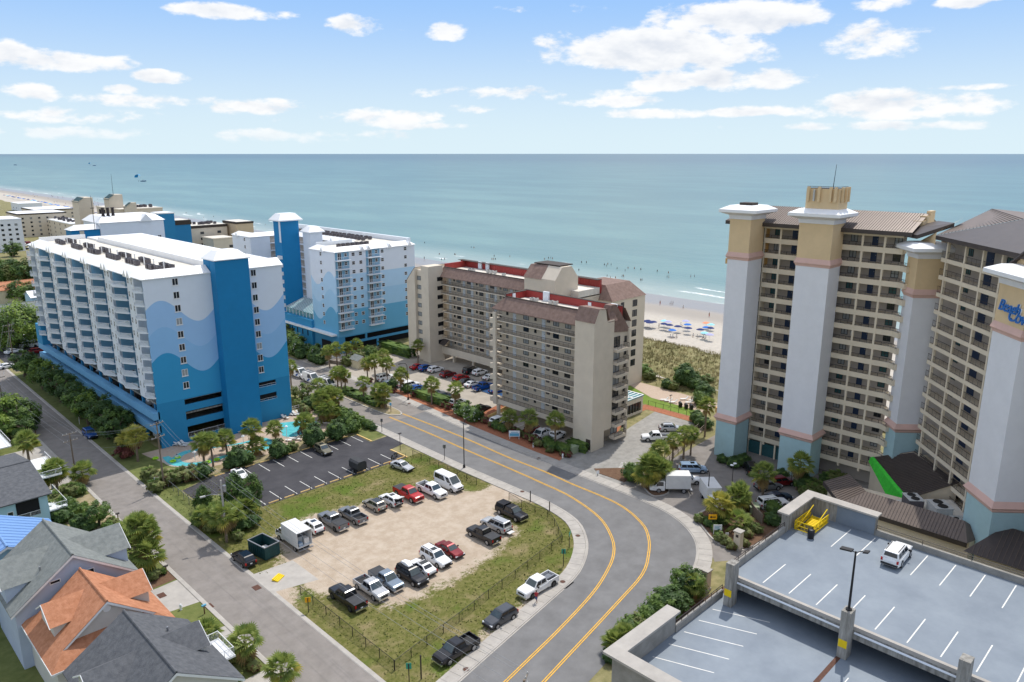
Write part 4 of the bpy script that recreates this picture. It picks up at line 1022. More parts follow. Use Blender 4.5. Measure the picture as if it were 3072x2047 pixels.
def cove():
    T = place('seafront_hotel', 'tall cream and white hotel with square pylons, brown roofs and stacked galleries', 'hotel', 132, 45)
    # wing 1: galleries facing the road
    F = Fr(128.5, 64.2, E270); L = 23.5
    fl = [41.26-2.675*i for i in range(15)]
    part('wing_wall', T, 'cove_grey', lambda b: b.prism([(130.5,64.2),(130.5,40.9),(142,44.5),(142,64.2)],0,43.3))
    part('end_wing', T, 'cove_cream', lambda b: b.box(128.0,141,64.21,70.6,0,36.2))
    part('end_wing_head', T, 'cove_ochre', lambda b: b.box(128.0,141,64.21,70.6,36.21,43.2))
    part('end_wing_cornice', T, 'cove_ochre', lambda b: b.box(127.6,141,64.3,71.1,36.0,37.0))
    part('end_wing_band', T, 'cove_ochre', lambda b: b.box(127.6,141,64.3,71.1,6.6,7.6))
    cols = [0.0, 3.1, 17.2, 20.7]
    for c in cols: part('gallery_column', T, 'cove_cream', lambda b: F.box(b, c-.16, c+.16, -.02, .35, 2.4, 43.3))
    for i, z in enumerate(fl):
        part('gallery_slab', T, 'cove_cream', lambda b: F.box(b, 0, 8.2, 0, 1.995, z-.88, z)); part('gallery_slab', T, 'cove_cream', lambda b: F.box(b, 13.9, L, 0, 1.995, z-.88, z))
        for a0, a1 in ((.16,2.94),(3.26,8.2),(13.9,17.04),(17.36,20.54),(20.86,L)): railing(T, F, a0, a1, .1, z, .62, 'rail_dark', .11)
        window(T, F, 1.6, 2.0, z+1.0, 1.15, 1.25, 'frame_dark', random.choice(['glass_curtain','glass_curtain','glass_teal','glass']), 'v')
        door(T, F, 4.8, 2.0, z+.02, .95, 1.9, 'door_navy')
        window(T, F, 15.1, 2.0, z+1.0, 1.15, 1.2, 'frame_dark', random.choice(['glass_curtain','glass_curtain','glass_teal']), 'v')
        put('wall_cooler', 'wallcooler', lambda: MB().box(-.18,.18,-.16,0,-.42,.42).mesh('wall_cooler',['ac_light']), T, F, 16.4, 1.997, z+.85)
        door(T, F, 18.5, 2.0, z+.02, .95, 1.9, 'door_navy')
        window(T, F, 22.1, 2.0, z+1.0, 1.2, 1.25, 'frame_dark', random.choice(['glass_curtain','glass_teal','glass']), 'vh')
        # side openings on the wall behind the first pylon
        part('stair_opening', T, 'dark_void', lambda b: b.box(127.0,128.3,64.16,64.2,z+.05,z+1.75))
    part('pylon_return', T, 'cove_cream', lambda b: b.box(126.6,128.48,64.21,66.0,0,43.3))
    part('lobby_glass', T, 'glass_teal', lambda b: F.box(b, 0, 8.2, .4, .5, 0, 2.5))
    for a in (2.6,5.4): part('lobby_pier', T, 'cove_cream', lambda b: F.box(b, a-.15, a+.15, .1, .39, 0, 2.92))
    part('eave_soffit', T, 'cove_cream', lambda b: F.box(b, -.3, L, -.2, 2.0, 43.0, 43.35))
    part('roof_fascia', T, 'metal_dark', lambda b: (F.box(b, -7.2, L+1.5, -1.3, -.9, 43.4, 44.05), F.box(b, -7.2, L+1.5, -.9, 5, 43.4, 43.6)))
    r1 = part('wing_roof', T, 'metal_brown', lambda b: b.add([F.pt(-7.2,-1.3,44.06),F.pt(L+1.5,-1.3,44.06),F.pt(L+1.5,5.6,46.6),F.pt(-5.2,5.6,46.6),F.pt(L+1.5,13,44.06),F.pt(-7.2,13,44.06)], [(0,1,2,3),(3,2,4,5),(0,3,5)]))
    for k in range(75):
        a = -6.8+k*.42
        if a > L+1.4: continue
        d1 = 5.6 if a > -5.2 else -1.3+6.9*(a+7.2)/2
        obj('roof_seam', MB().add([F.pt(a-.035,-1.28,44.07),F.pt(a+.035,-1.28,44.07),F.pt(a+.035,d1,44.07+(d1+1.3)*.368),F.pt(a-.035,d1,44.07+(d1+1.3)*.368),F.pt(a,-1.28,44.15),F.pt(a,d1,44.15+(d1+1.3)*.368)], [(0,1,4),(1,2,5,4),(3,0,4,5)]), 'metal_dark', r1)
    for k, (x, z) in enumerate(((131.2,45.6),(132.8,46.3),(134.2,47.0))):
        part('roof_step', T, 'cove_tan', lambda b: b.box(x,x+2.2,39.0-k*.02,40.6-k*.5,43.6,z))
    pylon(T, Fr(122.9,68.1,E270), 4.0, 5.1, 7.9, 37.6, 44.77)
    P2 = Fr(124.0,55.9,E270); pylon(T, P2, 5.7, 4.48, 7.9, 37.6, 44.77)
    part('aerial_tower', T, 'cove_tan', lambda b: P2.box(b, .45, 5.9, .6, 4.2, 47.0, 50.4))
    for k, (a, d) in enumerate(((.7,.45),(2.5,.45),(4.4,.45),(5.2,.45))):
        part('aerial_panel', T, 'cove_tan', lambda b: P2.box(b, a, a+.4, d-.3, d+.12, 48.3, 50.7))
    for d in (1.2,2.6,3.7): part('aerial_panel', T, 'cove_tan', lambda b: P2.box(b, 5.95, 6.3, d, d+.35, 48.3, 50.7))
    for a in (1.75,): part('aerial_panel', T, 'ac_light', lambda b: P2.box(b, a, a+.25, .2, .5, 48.4, 50.3))
    part('aerial_deck', T, 'black_metal', lambda b: P2.box(b, .7, 5.6, .8, 4.0, 50.41, 50.5))
    part('aerial_rail', T, 'black_metal', lambda b: (b.path([P2.pt(.5,.7,50.75),P2.pt(5.8,.7,50.75),P2.pt(5.8,4.1,50.75)],.05,4)))
    part('mast', T, 'black_metal', lambda b: b.tube(P2.pt(4.0,2.5,50.4),P2.pt(4.2,2.5,54.3),.06,.03,6))
    part('hatch', T, 'brown_trim', lambda b: b.box(124.2,126.4,64.8,67.2,47.18,47.6))
    # angled bay next to the third pylon
    FB = Fr(128.5, 40.75, R(-128))
    for z in fl[1:]:
        part('angled_bay', T, 'cove_cream', lambda b: FB.box(b, 0, 1.5, 0, 1.9, z-.88, z)); railing(T, FB, 0, 1.5, .1, z, .62, 'rail_dark', .11)
    # wing 2
    p3, p4 = (126.2,37.6), (105.1,18.8)
    P3 = Fr(p3[0]+U2[0]*3.4, p3[1]+U2[1]*3.4, ANG2); pylon(T, P3, 3.4, 4.0, 12.7, 34.1, 40.25)
    P4 = Fr(p4[0]+U2[0]*6.1, p4[1]+U2[1]*6.1, ANG2); pylon(T, P4, 6.1, 7.5, 12.7, 34.1, 40.25)
    FW = Fr(*P3.p(3.4, 2.6), ANG2); LW = 28.0
    f2 = [40.7-2.675*i for i in range(14)]
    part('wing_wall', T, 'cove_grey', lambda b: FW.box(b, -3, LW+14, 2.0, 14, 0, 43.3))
    for c in (3.1,8.2,12.8,17.4,22.0): part('gallery_column', T, 'cove_cream', lambda b: FW.box(b, c-.17, c+.17, -.02, .35, 0, 43.3))
    for z in f2:
        part('gallery_slab', T, 'cove_cream', lambda b: FW.box(b, 1.6, LW, 0, 1.995, z-.62, z))
        railing(T, FW, 1.6, LW, .1, z, 1.0, 'rail_dark', .12)
        for k, c in enumerate((3.1,8.2,12.8,17.4,22.0)):
            if k % 2 == 0: window(T, FW, c+2.9, 2.0, z+1.3, 1.3, 1.1, 'frame_dark', 'glass_teal', 'v')
            else: door(T, FW, c+2.9, 2.0, z+.02, 1.8, 2.0, 'door_navy')
    part('roof_fascia', T, 'metal_dark', lambda b: FW.box(b, 1.2, LW, -1.0, 2.0, 43.35, 43.95))
    r2 = part('wing_roof', T, 'metal_dark', lambda b: b.add([FW.pt(1.2,-1.0,43.96),FW.pt(LW+12,-1.0,43.96),FW.pt(LW+12,7.2,47.1),FW.pt(8.6,7.2,47.1)], [(0,1,2,3)]))
    r3 = part('ridge_roof', T, 'metal_brown', lambda b: b.add([FW.pt(1.2,-1.0,43.99),FW.pt(8.6,7.2,47.13),FW.pt(LW+10,7.6,47.8),FW.pt(LW+10,13,47.8),FW.pt(-1.6,8.2,47.8),FW.pt(-1.6,3.4,45.2)], [(0,1,4,5),(1,2,3,4)]))
    for k in range(24):
        t = (k+.5)/24
        obj('roof_seam', MB().tube(FW.pt(1.2+7.4*t,-1.0+8.2*t,44.02+3.14*t), FW.pt(-1.6,3.4+4.8*t,45.24+2.6*t), .05, .05, 4), 'metal_dark', r3)
    part('gable_wall', T, 'cove_tan', lambda b: b.add([P3.pt(-1.0,1.8,42.4),P3.pt(3.9,2.0,42.4),P3.pt(3.9,2.0,44.3),P3.pt(-1.0,5.0,44.3),P3.pt(3.8,5.8,46.6)], [(0,1,2),(0,2,4,3)]))
    part('hip_roof', T, 'metal_dark', lambda b: b.add([P3.pt(-4.3,-.9,43.8),P3.pt(2.6,-.2,43.8),P3.pt(3.8,4.5,45.8),P3.pt(-2.2,5.0,45.6),P3.pt(-4.3,-.9,43.2),P3.pt(2.6,-.2,43.2),P3.pt(3.8,4.5,45.2)], [(0,1,2,3),(4,5,1,0),(5,6,2,1)]))
    # gable over the sign pylon
    part('sign_gable', T, 'cove_tan', lambda b: b.add([P4.pt(-.6,2.0,42.2),P4.pt(6.8,2.0,42.2),P4.pt(6.8,2.0,42.8),P4.pt(3.1,2.0,45.2),P4.pt(-.6,2.0,42.8),P4.pt(-.6,9,42.2),P4.pt(6.8,9,42.2),P4.pt(6.8,9,42.8),P4.pt(-.6,9,42.8)], [(0,1,2,3,4),(1,6,7,2),(0,4,8,5)]))
    part('sign_gable_roof', T, 'metal_brown', lambda b: b.add([P4.pt(-1.2,1.5,42.5),P4.pt(3.1,1.5,45.4),P4.pt(7.4,1.5,42.5),P4.pt(-1.2,11,42.5),P4.pt(3.1,11,45.4),P4.pt(7.4,11,42.5)], [(0,1,4,3),(1,2,5,4)]))
    part('sign_gable_trim', T, 'metal_dark', lambda b: b.path([P4.pt(-1.2,1.45,42.45),P4.pt(3.1,1.45,45.35),P4.pt(7.4,1.45,42.45)],.15,4))
    # low wings round the entrance court
    part('court_wall', T, 'cove_cream', lambda b: b.prism([(105.9,37.0),(105.9,20.9),(109.3,19.9),(113.5,30.5),(112.8,39.0),(110.9,41.6)], 0, 6.5))
    lr = part('entrance_roof', T, 'metal_brown', lambda b: b.add([(105.3,37.4,6.5),(105.3,21.0,6.5),(107.9,22.2,8.3),(107.9,35.0,8.3),(111.1,42.4,6.5),(112.4,39.2,8.3),(109.4,19.7,6.5)], [(0,1,2,3),(4,0,3,5),(1,6,2)]))
    for k in range(36):
        y = 36.9-k*.42
        if y > 35.0: e = (105.3+2.6*(37.4-y)/2.4, y, 6.5+1.8*(37.4-y)/2.4+.03)
        elif y < 22.2: e = (105.3+2.6*(y-21)/1.2, y, 6.5+1.8*(y-21)/1.2+.03)
        else: e = (107.9, y, 8.33)
        obj('roof_seam', MB().tube((105.32,y,6.53), e, .035,.035,4), 'metal_dark', lr)
    for k in range(12):
        t = (k+.5)/12
        obj('roof_seam', MB().tube((105.3+5.8*t,37.4+5.0*t,6.53),(107.9+4.5*t,35.0+4.2*t,8.33),.035,.035,4), 'metal_dark', lr)
    part('entrance_fascia', T, 'metal_dark', lambda b: (b.prism([(105.2,21.0),(105.2,37.44),(111.0,42.5),(111.1,42.4),(105.31,37.36),(105.31,21.0)],5.85,6.49)))
    part('plant_deck', T, 'membrane', lambda b: b.prism([(108.1,34.6),(108.1,22.4),(110.2,21.2),(118.0,26.2),(112.9,31.6)], 5.8, 6.55))
    cr = part('court_roof', T, 'metal_dark', lambda b: b.add([(127.6,41.3,5.9),(126.9,34.6,9.2),(118.4,25.8,9.2),(114.6,31.6,5.9)], [(0,3,2,1)]))
    for k in range(30):
        t = (k+.5)/30
        obj('roof_seam', MB().tube((127.6-13*t,41.3-9.7*t,5.94),(126.9-8.5*t,34.6-8.8*t,9.24),.045,.045,4), 'metal_brown', cr)
    part('court_roof_wall', T, 'cove_cream', lambda b: b.add([(127.4,41.1,0),(114.9,31.6,0),(118.5,26.0,0),(126.7,34.7,0),(127.4,41.1,5.85),(114.9,31.6,5.85),(118.5,26.0,9.1),(126.7,34.7,9.1)], [(0,1,5,4),(1,2,6,5),(2,3,7,6),(3,0,4,7)]))
    sr = part('south_roof', T, 'metal_dark', lambda b: b.add([(101.2,20.5,7.2),(101.2,-12,7.2),(107.0,-12,9.6),(107.0,17.5,9.6),(112,14,7.2)], [(0,1,2,3),(0,3,4)]))
    part('south_wall', T, 'cove_cream', lambda b: b.box(101.9,112,-12,19.4,0,7.1))
    for k in range(50):
        y = 19.6-k*.55
        obj('roof_seam', MB().tube((101.25,y,7.24),(107.0,y,9.64) if y < 17.5 else (102.9,y,7.95),.04,.04,4), 'metal_brown', sr)
    part('drain_pipe', T, 'hotel_white', lambda b: b.path([(114.8,31.4,6.0),(112.5,30.2,6.9),(110.9,28.9,7.0)],.09,6))
    # wall lettering
    def text(body, size, a, z, depth, m, spacing=1.0):
        cu = bpy.data.curves.new('lettering', 'FONT'); cu.body = body; cu.size = size; cu.shear = .32; cu.extrude = depth; cu.space_character = spacing; cu.offset = .012
        tmp = bpy.data.objects.new('tmp', cu); COL.objects.link(tmp)
        me = bpy.data.meshes.new_from_object(tmp); bpy.data.objects.remove(tmp)
        me.materials.clear(); me.materials.append(MAT[m])
        Mx = Matrix(((P4.c,0,0,0),(P4.s,0,0,0),(0,1,0,0),(0,0,0,1)))
        nrm = Vector((P4.s,-P4.c,0))
        for v in me.vertices:
            w = Vector(P4.pt(a, 0, z))+Vector((P4.c,P4.s,0))*v.co.x+Vector((0,0,1))*v.co.y+nrm*(v.co.z+depth+.01)
            v.co = w
        return link('lettering', me, T)
    text('Beach', 2.05, 0.7, 37.0, .05, 'sign_white', .92); text('Beach', 2.0, 0.7, 37.03, .12, 'sign_letter', .92)
    text('Cove', 2.25, 2.9, 36.1, .05, 'sign_white', .92); text('Cove', 2.2, 2.9, 36.13, .12, 'sign_letter', .92)
    return T
cove()
tb = MB(); pts = [(127.4,41.35,5.98),(123.2,38.2,5.98),(119.0,35.1,5.98),(114.5,31.7,5.98)]; low = [(127.2,41.5,5.2),(122.9,38.5,4.6),(118.6,35.4,3.8),(113.9,31.9,2.7)]; up = [(127.5,40.9,6.2),(123.4,37.8,6.2),(119.2,34.7,6.2),(114.8,31.3,6.2)]
for k in range(3):
    tb.face([pts[k],pts[k+1],low[k+1],low[k]]); tb.face([up[k],up[k+1],pts[k+1],pts[k]])
tag(obj('tarp', tb, 'tarp_green'), 'bright green tarp hanging along the edge of the dark court roof', 'tarp')
for x, y, s, lab in ((111.0,29.6,1.4,'large grey twin-fan cooling unit by the court wall'),(110.6,26.0,1.6,'large pale twin-fan cooling unit nearest the teal pylon'),(109.6,23.6,.85,'small square condenser below the large pale cooling unit'),(110.4,22.7,.85,'small white condenser at the corner behind the entrance roof')):
    t = thing('cooling_unit', lab, 'cooling unit', (x,y,6.55), R(41), 'cooling units behind the entrance roof')
    obj('casing', MB().box(-s*.9,s*.9,-.7*s,.7*s,0,1.15*s), 'ac_light' if s != 1.4 else 'ac_grey', t); obj('top_panel', MB().box(-s*.95,s*.95,-.75*s,.75*s,1.15*s,1.22*s), 'ac_light', t)
    for q in ((-.45,.45) if s > 1 else (0,)): obj('fan', MB().lathe([(.42*s,1.225*s),(.40*s,1.28*s),(.1,1.26*s)],12,(q*s,0)), 'black_metal', t)
# ---------------------------------------------------------------- parking garage
def garage():
    T = place('parking_garage', 'split-level concrete parking garage with pale blue painted decks and low parapets', 'parking garage', 68, 12)
    ZU, ZL, Y0 = 12.0, 9.0, -30
    du = part('upper_deck', T, 'deck_blue', lambda b: b.box(68.3,88.2,Y0,34.8,ZU-.25,ZU))
    dl = part('lower_deck', T, 'deck_blue', lambda b: b.box(49.7,75,Y0,35.7,ZL-.25,ZL))
    part('deck_beam', T, 'concrete_stain', lambda b: b.box(67.9,68.5,Y0,34.7,ZU-1.25,ZU-.26))
    part('edge_lip', T, 'concrete', lambda b: b.box(67.9,68.28,Y0,34.7,ZU-.255,ZU+.12))
    part('soffit', T, 'concrete_grey', lambda b: b.box(68.51,88,Y0,34.6,ZU-.6,ZU-.26))
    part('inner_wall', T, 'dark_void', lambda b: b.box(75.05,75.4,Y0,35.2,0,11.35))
    # parapets
    part('parapet', T, 'concrete_grey', lambda b: (b.box(68.3,81.0,34.82,35.12,8.9,ZU+.75),))
    part('stair_wall', T, 'concrete_stain', lambda b: (b.prism([(81.0,34.82),(87.9,34.82),(87.9,27.0),(88.5,27.0),(88.5,35.4),(81.0,35.4)],8.5,ZU+2.4)))
    part('stair_wall_paint', T, 'deck_blue', lambda b: b.box(87.87,87.9,27.1,31.6,ZU+.02,ZU+2.2))
    part('stair_wall_cap', T, 'concrete', lambda b: b.prism([(80.6,34.4),(87.5,34.4),(87.5,26.8),(88.9,26.8),(88.9,35.8),(80.6,35.8)],ZU+2.41,ZU+2.62))
    part('parapet', T, 'concrete_grey', lambda b: b.box(87.9,88.3,Y0,26.98,11.0,ZU+.7))
    part('parapet', T, 'concrete_grey', lambda b: b.box(58.9,68.2,35.5,35.8,6.5,ZL+.75))
    part('corner_parapet', T, 'concrete_grey', lambda b: b.prism([(49.3,36.2),(49.3,Y0),(49.8,Y0),(49.8,35.6),(58.88,35.6),(58.88,36.2)],0,ZL+2.3))
    part('corner_parapet_cap', T, 'concrete', lambda b: b.prism([(48.6,36.8),(48.6,Y0),(50.2,Y0),(50.2,35.2),(59.1,35.2),(59.1,36.8)],ZL+2.31,ZL+2.55))
    part('street_wall', T, 'beige', lambda b: (b.box(58.9,68.2,35.45,35.75,0,6.49), b.box(68.3,88.4,34.85,35.2,0,8.49)))
    # railings on the low parapets
    for F, L, z in ((Fr(81.0,34.97,math.pi),12.6,ZU+.75),(Fr(68.2,35.65,math.pi),9.2,ZL+.75),(Fr(88.1,26.9,E270),40.0,ZU+.7)):
        part('railing', T, 'bronze_metal', lambda b: (b.path([F.pt(0,0,z+.55),F.pt(L,0,z+.55)],.04,5), b.path([F.pt(0,0,z+.28),F.pt(L,0,z+.28)],.03,5), [b.tube(F.pt(L*k/8,0,z),F.pt(L*k/8,0,z+.55),.035,.035,5) for k in range(9)]))
    for y, z0 in ((34.2,8.0),(22.1,8.0),(12.1,8.0),(1.5,8.0)):
        part('column', T, 'concrete_stain', lambda b: b.box(66.7,67.88,y-.45,y+.45,z0,14.0))
        part('yellow_plate', T, 'stair_yellow', lambda b: b.box(66.66,66.7,y-.4,y+.4,10.2,11.0))
    part('gutter_pipe', T, 'hotel_white', lambda b: (b.path([(67.75,34.0,11.55),(67.75,22.8,11.45),(67.6,22.7,9.1)],.11,6),))
    part('gutter_pipe', T, 'hotel_white', lambda b: (b.path([(67.75,21.5,11.55),(67.75,-20,11.35)],.11,6),))
    # stall lines
    for k in range(17):
        y = 31.5-k*2.85
        obj('stall_line', MB().box(69.0,74.2,y-.055,y+.055,ZU+.004,ZU+.01), 'paint_white', du)
        if k > 0: obj('stall_line', MB().box(81.6,87.3,y+.9-.055,y+.9+.055,ZU+.004,ZU+.01), 'paint_white', du)
    for k in range(7):
        x = 65.2-k*2.75
        if x > 50.5: obj('stall_line', MB().add([(x,35.0,ZL+.006),(x-.11,35.0,ZL+.006),(x+2.0,29.6,ZL+.006),(x+2.11,29.6,ZL+.006)], [(0,1,2,3)]), 'paint_white', dl)
    obj('stall_line', MB().add([(52.2,29.6,ZL+.006),(52.3,29.6,ZL+.006),(50.8,24,ZL+.006),(50.7,24,ZL+.006)], [(0,1,2,3)]), 'paint_white', dl)
    for k in range(4): obj('stall_line', MB().box(60.0,64.4,20.4-k*2.8,20.5-k*2.8,ZL+.004,ZL+.01), 'paint_white', dl)
    obj('drain_grate', MB().box(55,66.9,22.1,22.55,ZL+.003,ZL+.012), 'rust', dl)
    # tyre grime patch left by standing water (flat stain on the paint)
    return T
garage()
def stair():
    t = thing('stairwell', 'yellow steel railing and stair around the opening in the upper garage deck', 'staircase', (84.8,33.2,12.0), 0)
    m = MB()
    x0, x1, y0, y1 = -2.2, 2.2, -1.0, 1.2
    obj('opening', MB().box(x0+.1,x1-.1,y0+.1,y1-.1,.004,.012), 'dark_void', t)
    for k, (a, b) in enumerate((((x0,y0),(x1,y0)),((x0,y1),(x1,y1)),((x0,y0),(x0,y1)))):
        m = MB(); L = math.dist(a, b); n = max(2, int(L/.16))
        for z in (.12,.62,1.15): m.tube((*a,z),(*b,z),.05,.05,5)
        for i in range(n+1):
            u = i/n; p = (a[0]+(b[0]-a[0])*u, a[1]+(b[1]-a[1])*u); m.tube((*p,.02),(*p,1.15),.018 if i % 6 else .05,.018 if i % 6 else .05,4)
        obj('guard_rail', m, 'stair_yellow', t)
    for y in (y0+.25,y1-.25):
        obj('stringer', MB().add([(x1,y-.05,.1),(x1,y+.05,.1),(x1,y+.05,.45),(x1,y-.05,.45),(x0+.8,y-.05,-1.9),(x0+.8,y+.05,-1.9),(x0+.8,y+.05,-1.55),(x0+.8,y-.05,-1.55)], [(0,1,2,3),(4,7,6,5),(0,4,5,1),(2,6,7,3),(1,5,6,2),(3,7,4,0)]), 'stair_yellow', t)
        obj('hand_rail', MB().tube((x1,y,1.75),(x0+.2,y,.25),.06,.06,5), 'stair_yellow', t)
    for i in range(7): obj('tread', MB().box(x1-.32-i*.3,x1-.04-i*.3,y0+.25,y1-.25,.30-i*.045,.34-i*.045), 'stair_yellow', t)
stair()
tag(obj('litter_bin', MB().lathe([(.36,0),(.42,.7),(.40,1.05),(.28,1.12)],12), 'black_metal', None, (81.9,32.1,12.0), smooth=True), 'black litter bin beside the yellow stair on the garage deck', 'litter bin')
t = thing('deck_lamp', 'black twin-head lamp post standing on a concrete pier of the garage', 'lamp post', (67.3,22.1,14.0))
zt = height(67.3,22.1,1655)
obj('pole', MB().tube((0,0,0),(0,0,zt-14),.13,.09,8).lathe([(.3,0),(.3,.12),(.16,.2)],8), 'black_metal', t)
for s in (-1,1): obj('lamp_head', MB().tube((0,0,zt-14.1),(.35*s,-.5*s,zt-13.9),.05,.05,5).prism([(.25*s-.28,-.4*s-.2),(.25*s+.28,-.4*s-.2),(.5*s+.28,-1.2*s+.2),(.5*s-.28,-1.2*s+.2)] if s > 0 else [(-.53,.2),(.03,.2),(-.22,1.2),(-.78,1.2)],zt-13.95,zt-13.8), 'black_metal', t)
# ---------------------------------------------------------------- second blue hotel round a glazed court
B2C = ((.72,.77,.84), (.46,.66,.84), (.37,.60,.80), (.13,.40,.62), (.07,.30,.52))
paint_waves('band_paint', 0, 10, (22.6,17.6,12.4), B2C, 0, 'X', 4.9)
paint_waves('band_paint_wave', 186.2, 13.0, (21.4,16.3,11.2), B2C, 2.2, 'Y', 4.9)
def gableted_eave(b, F, a0, a1, z, gab, rise=1.15):
    b.add([F.pt(a0,-.3,z),F.pt(a1,-.3,z),F.pt(a1-1.6,1.8,z+rise),F.pt(a0+1.6,1.8,z+rise),F.pt(a0,-.3,z-.15),F.pt(a1,-.3,z-.15)], [(0,1,2,3),(4,5,1,0)])
    for g_ in gab: b.add([F.pt(g_-.9,-.5,z-.3),F.pt(g_+.9,-.5,z-.3),F.pt(g_,-.5,z+1.0),F.pt(g_-.9,1.6,z-.3),F.pt(g_+.9,1.6,z-.3),F.pt(g_,1.6,z+1.0)], [(0,1,2),(0,2,5,3),(1,4,5,2)])
def court_hotel():
    T = place('court_hotel', 'blue and white banded hotel with narrow blue tower and sloping glass court roof', 'hotel', 124, 210)
    EV = 29.3
    FR = Fr(113,183,0); FL = Fr(113,196.2,E270)
    part('end_wall', T, 'band_paint', lambda b: (b.box(113.0,141,183,183.4,4.6,EV), b.box(113.0,115,183,183.4,0,4.6), b.box(139,141,183,183.4,0,4.6), b.box(115,139,183,183.3,2.4,3.1), b.box(126,126.6,183,183.4,0,2.4), b.box(122,122.6,183,183.3,3.1,4.6)))
    part('street_wall', T, 'band_paint_wave', lambda b: b.box(113.0,113.4,183.42,196.2,0,EV))
    part('core', T, 'hotel_white', lambda b: (b.box(113.42,141,184.6,196.2,4.7,EV-.1), b.box(128,141,196.21,250,4.7,EV-.1), b.box(115,127.9,237,250,4.7,EV-.1)))
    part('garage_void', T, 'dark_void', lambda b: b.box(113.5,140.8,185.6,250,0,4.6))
    part('roof_deck', T, 'membrane', lambda b: (b.box(114.5,139,185,195,EV,EV+.5), b.box(130,139.4,195.02,248,EV,EV+.5)))
    part('parapet', T, 'hotel_white', lambda b: (b.box(139.6,140.4,184,250,EV,EV+1.9), b.box(115,127,195.3,195.8,EV,EV+1.6)))
    part('eave', T, 'roof_white', lambda b: gableted_eave(b, FR, -.3, 28.2, EV, (9.0,11.2,18.6,26.0)))
    part('eave', T, 'roof_white', lambda b: gableted_eave(b, FL, -.2, 13.4, EV, (7.2,)))
    part('inner_eave', T, 'roof_white', lambda b: gableted_eave(b, Fr(128,236,E270), 0, 40, EV, (6,12,28,33)))
    sx = lambda x: on_y(600+x/3.564, 790, 183)[0]-113
    cols = dict(b1=(on_y(1004.5,765,183)[0]-113, on_y(1046,760,183)[0]-113), w=(on_y(1059,762,183)[0]-113, on_y(1081,760,183)[0]-113), b2=(on_y(1097,760,183)[0]-113, on_y(1138,755,183)[0]-113), w3=on_y(1146,755,183)[0]-113, w4=on_y(1215,747,183)[0]-113)
    fl = [26.9-2.49*i for i in range(9)]
    for z in fl:
        for a in (*cols['w'], cols['w3'], cols['w4']): window(T, FR, a, 0, z+1.35, 1.05, 1.05, 'frame_white', 'glass', 'h')
        window(T, FL, 6.0, 0, z+1.35, .95, 1.1, 'frame_white', 'glass', 'h')
        for a0, a1 in (cols['b1'], cols['b2']):
            part('loggia', T, 'blue_wall', lambda b: FR.box(b, a0, a1, -.04, -.01, z+.05, z+2.35))
            window(T, FR, a0+(a1-a0)*.3, -.05, z+1.1, 1.2, 2.0, 'frame_white', 'glass', 'v', 'sliding_door'); window(T, FR, a0+(a1-a0)*.75, -.05, z+1.4, .9, 1.0, 'frame_white', 'glass', 'h')
            part('balcony', T, 'hotel_white', lambda b: FR.box(b, a0-.05, a1+.05, -1.25, -.05, z-.14, z+.04))
            railing(T, FR, round(a0-.05,2), round(a1+.05,2), -1.2, z+.04, 1.0, 'rail_white', .2)
        F3 = Fr(128,236,E270)
        part('gallery_slab', T, 'hotel_white', lambda b: F3.box(b, 0, 40, -1.3, -.01, z-.14, z+.04)); railing(T, F3, 0, 40, -1.25, z+.04, 1.0, 'rail_white', .22)
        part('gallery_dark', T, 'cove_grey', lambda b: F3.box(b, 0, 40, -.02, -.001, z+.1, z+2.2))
        FB = Fr(115,250,E270)
        window(T, FB, 9.0, 0, z+1.35, .95, 1.1, 'frame_white', 'glass', 'h')
        F4 = Fr(115,237,0); part('loggia', T, 'cove_grey', lambda b: F4.box(b, 7.0, 12.8, -.04, -.002, z+.1, z+2.1)); part('balcony', T, 'hotel_white', lambda b: F4.box(b, 7.0, 12.8, -1.2, -.05, z-.14, z+.04)); railing(T, F4, 7.0, 12.8, -1.15, z+.04, 1.0, 'rail_white', .22)
    part('north_wing_eave', T, 'roof_white', lambda b: gableted_eave(b, Fr(115,250,E270), -.2, 13.3, EV, (4,)))
    part('north_wing_eave', T, 'roof_white', lambda b: gableted_eave(b, Fr(115,237,0), -.2, 13.3, EV, ()))
    def hip(b, x0, x1, y0, y1, z, zr, o, i):
        q = [(x0-o,y0-o),(x1+o,y0-o),(x1+o,y1+o),(x0-o,y1+o)]; r = [(x0+i,y0+i),(x1-i,y0+i),(x1-i,y1-i),(x0+i,y1-i)]
        b.add([(*p,z-.3) for p in q]+[(*p,z) for p in q]+[(*p,zr) for p in r], [(0,1,5,4),(1,2,6,5),(2,3,7,6),(3,0,4,7),(4,5,9,8),(5,6,10,9),(6,7,11,10),(7,4,8,11),(8,9,10,11),(3,2,1,0)])
    part('tower', T, 'blue_tower', lambda b: b.box(113.5,119.6,213.2,217.6,0,36.0))
    part('tower_stripe', T, 'hotel_white', lambda b: b.box(113.44,113.5,213.3,214.3,29.5,36.0))
    part('tower_roof', T, 'roof_white', lambda b: hip(b,113.5,119.6,213.2,217.6,36.3,38.2,1.0,.6))
    for z in fl[1:]: part('tower_balcony', T, 'rail_white', lambda b: b.box(112.6,113.48,213.3,215.0,z,z+1.05))
    part('lift_tower', T, 'hotel_white', lambda b: b.box(119.9,124.2,207.4,211.6,0,32.4))
    part('lift_tower_roof', T, 'roof_white', lambda b: hip(b,119.9,124.2,207.4,211.6,32.7,34.3,.7,1.0))
    part('podium', T, 'blue_deep', lambda b: (b.box(112.2,113.4,196.22,236,0,8.0), b.box(113.42,127.9,196.3,236,0,7.9)))
    part('podium_cornice', T, 'roof_white', lambda b: b.box(111.4,113.6,184,236.2,5.2,5.7))
    gr = part('glass_roof', T, 'glass_roof', lambda b: b.add([(113.2,197.0,9.6),(113.2,213.0,9.6),(127.8,213.0,14.4),(127.8,197.0,14.4)], [(1,0,3,2)]))
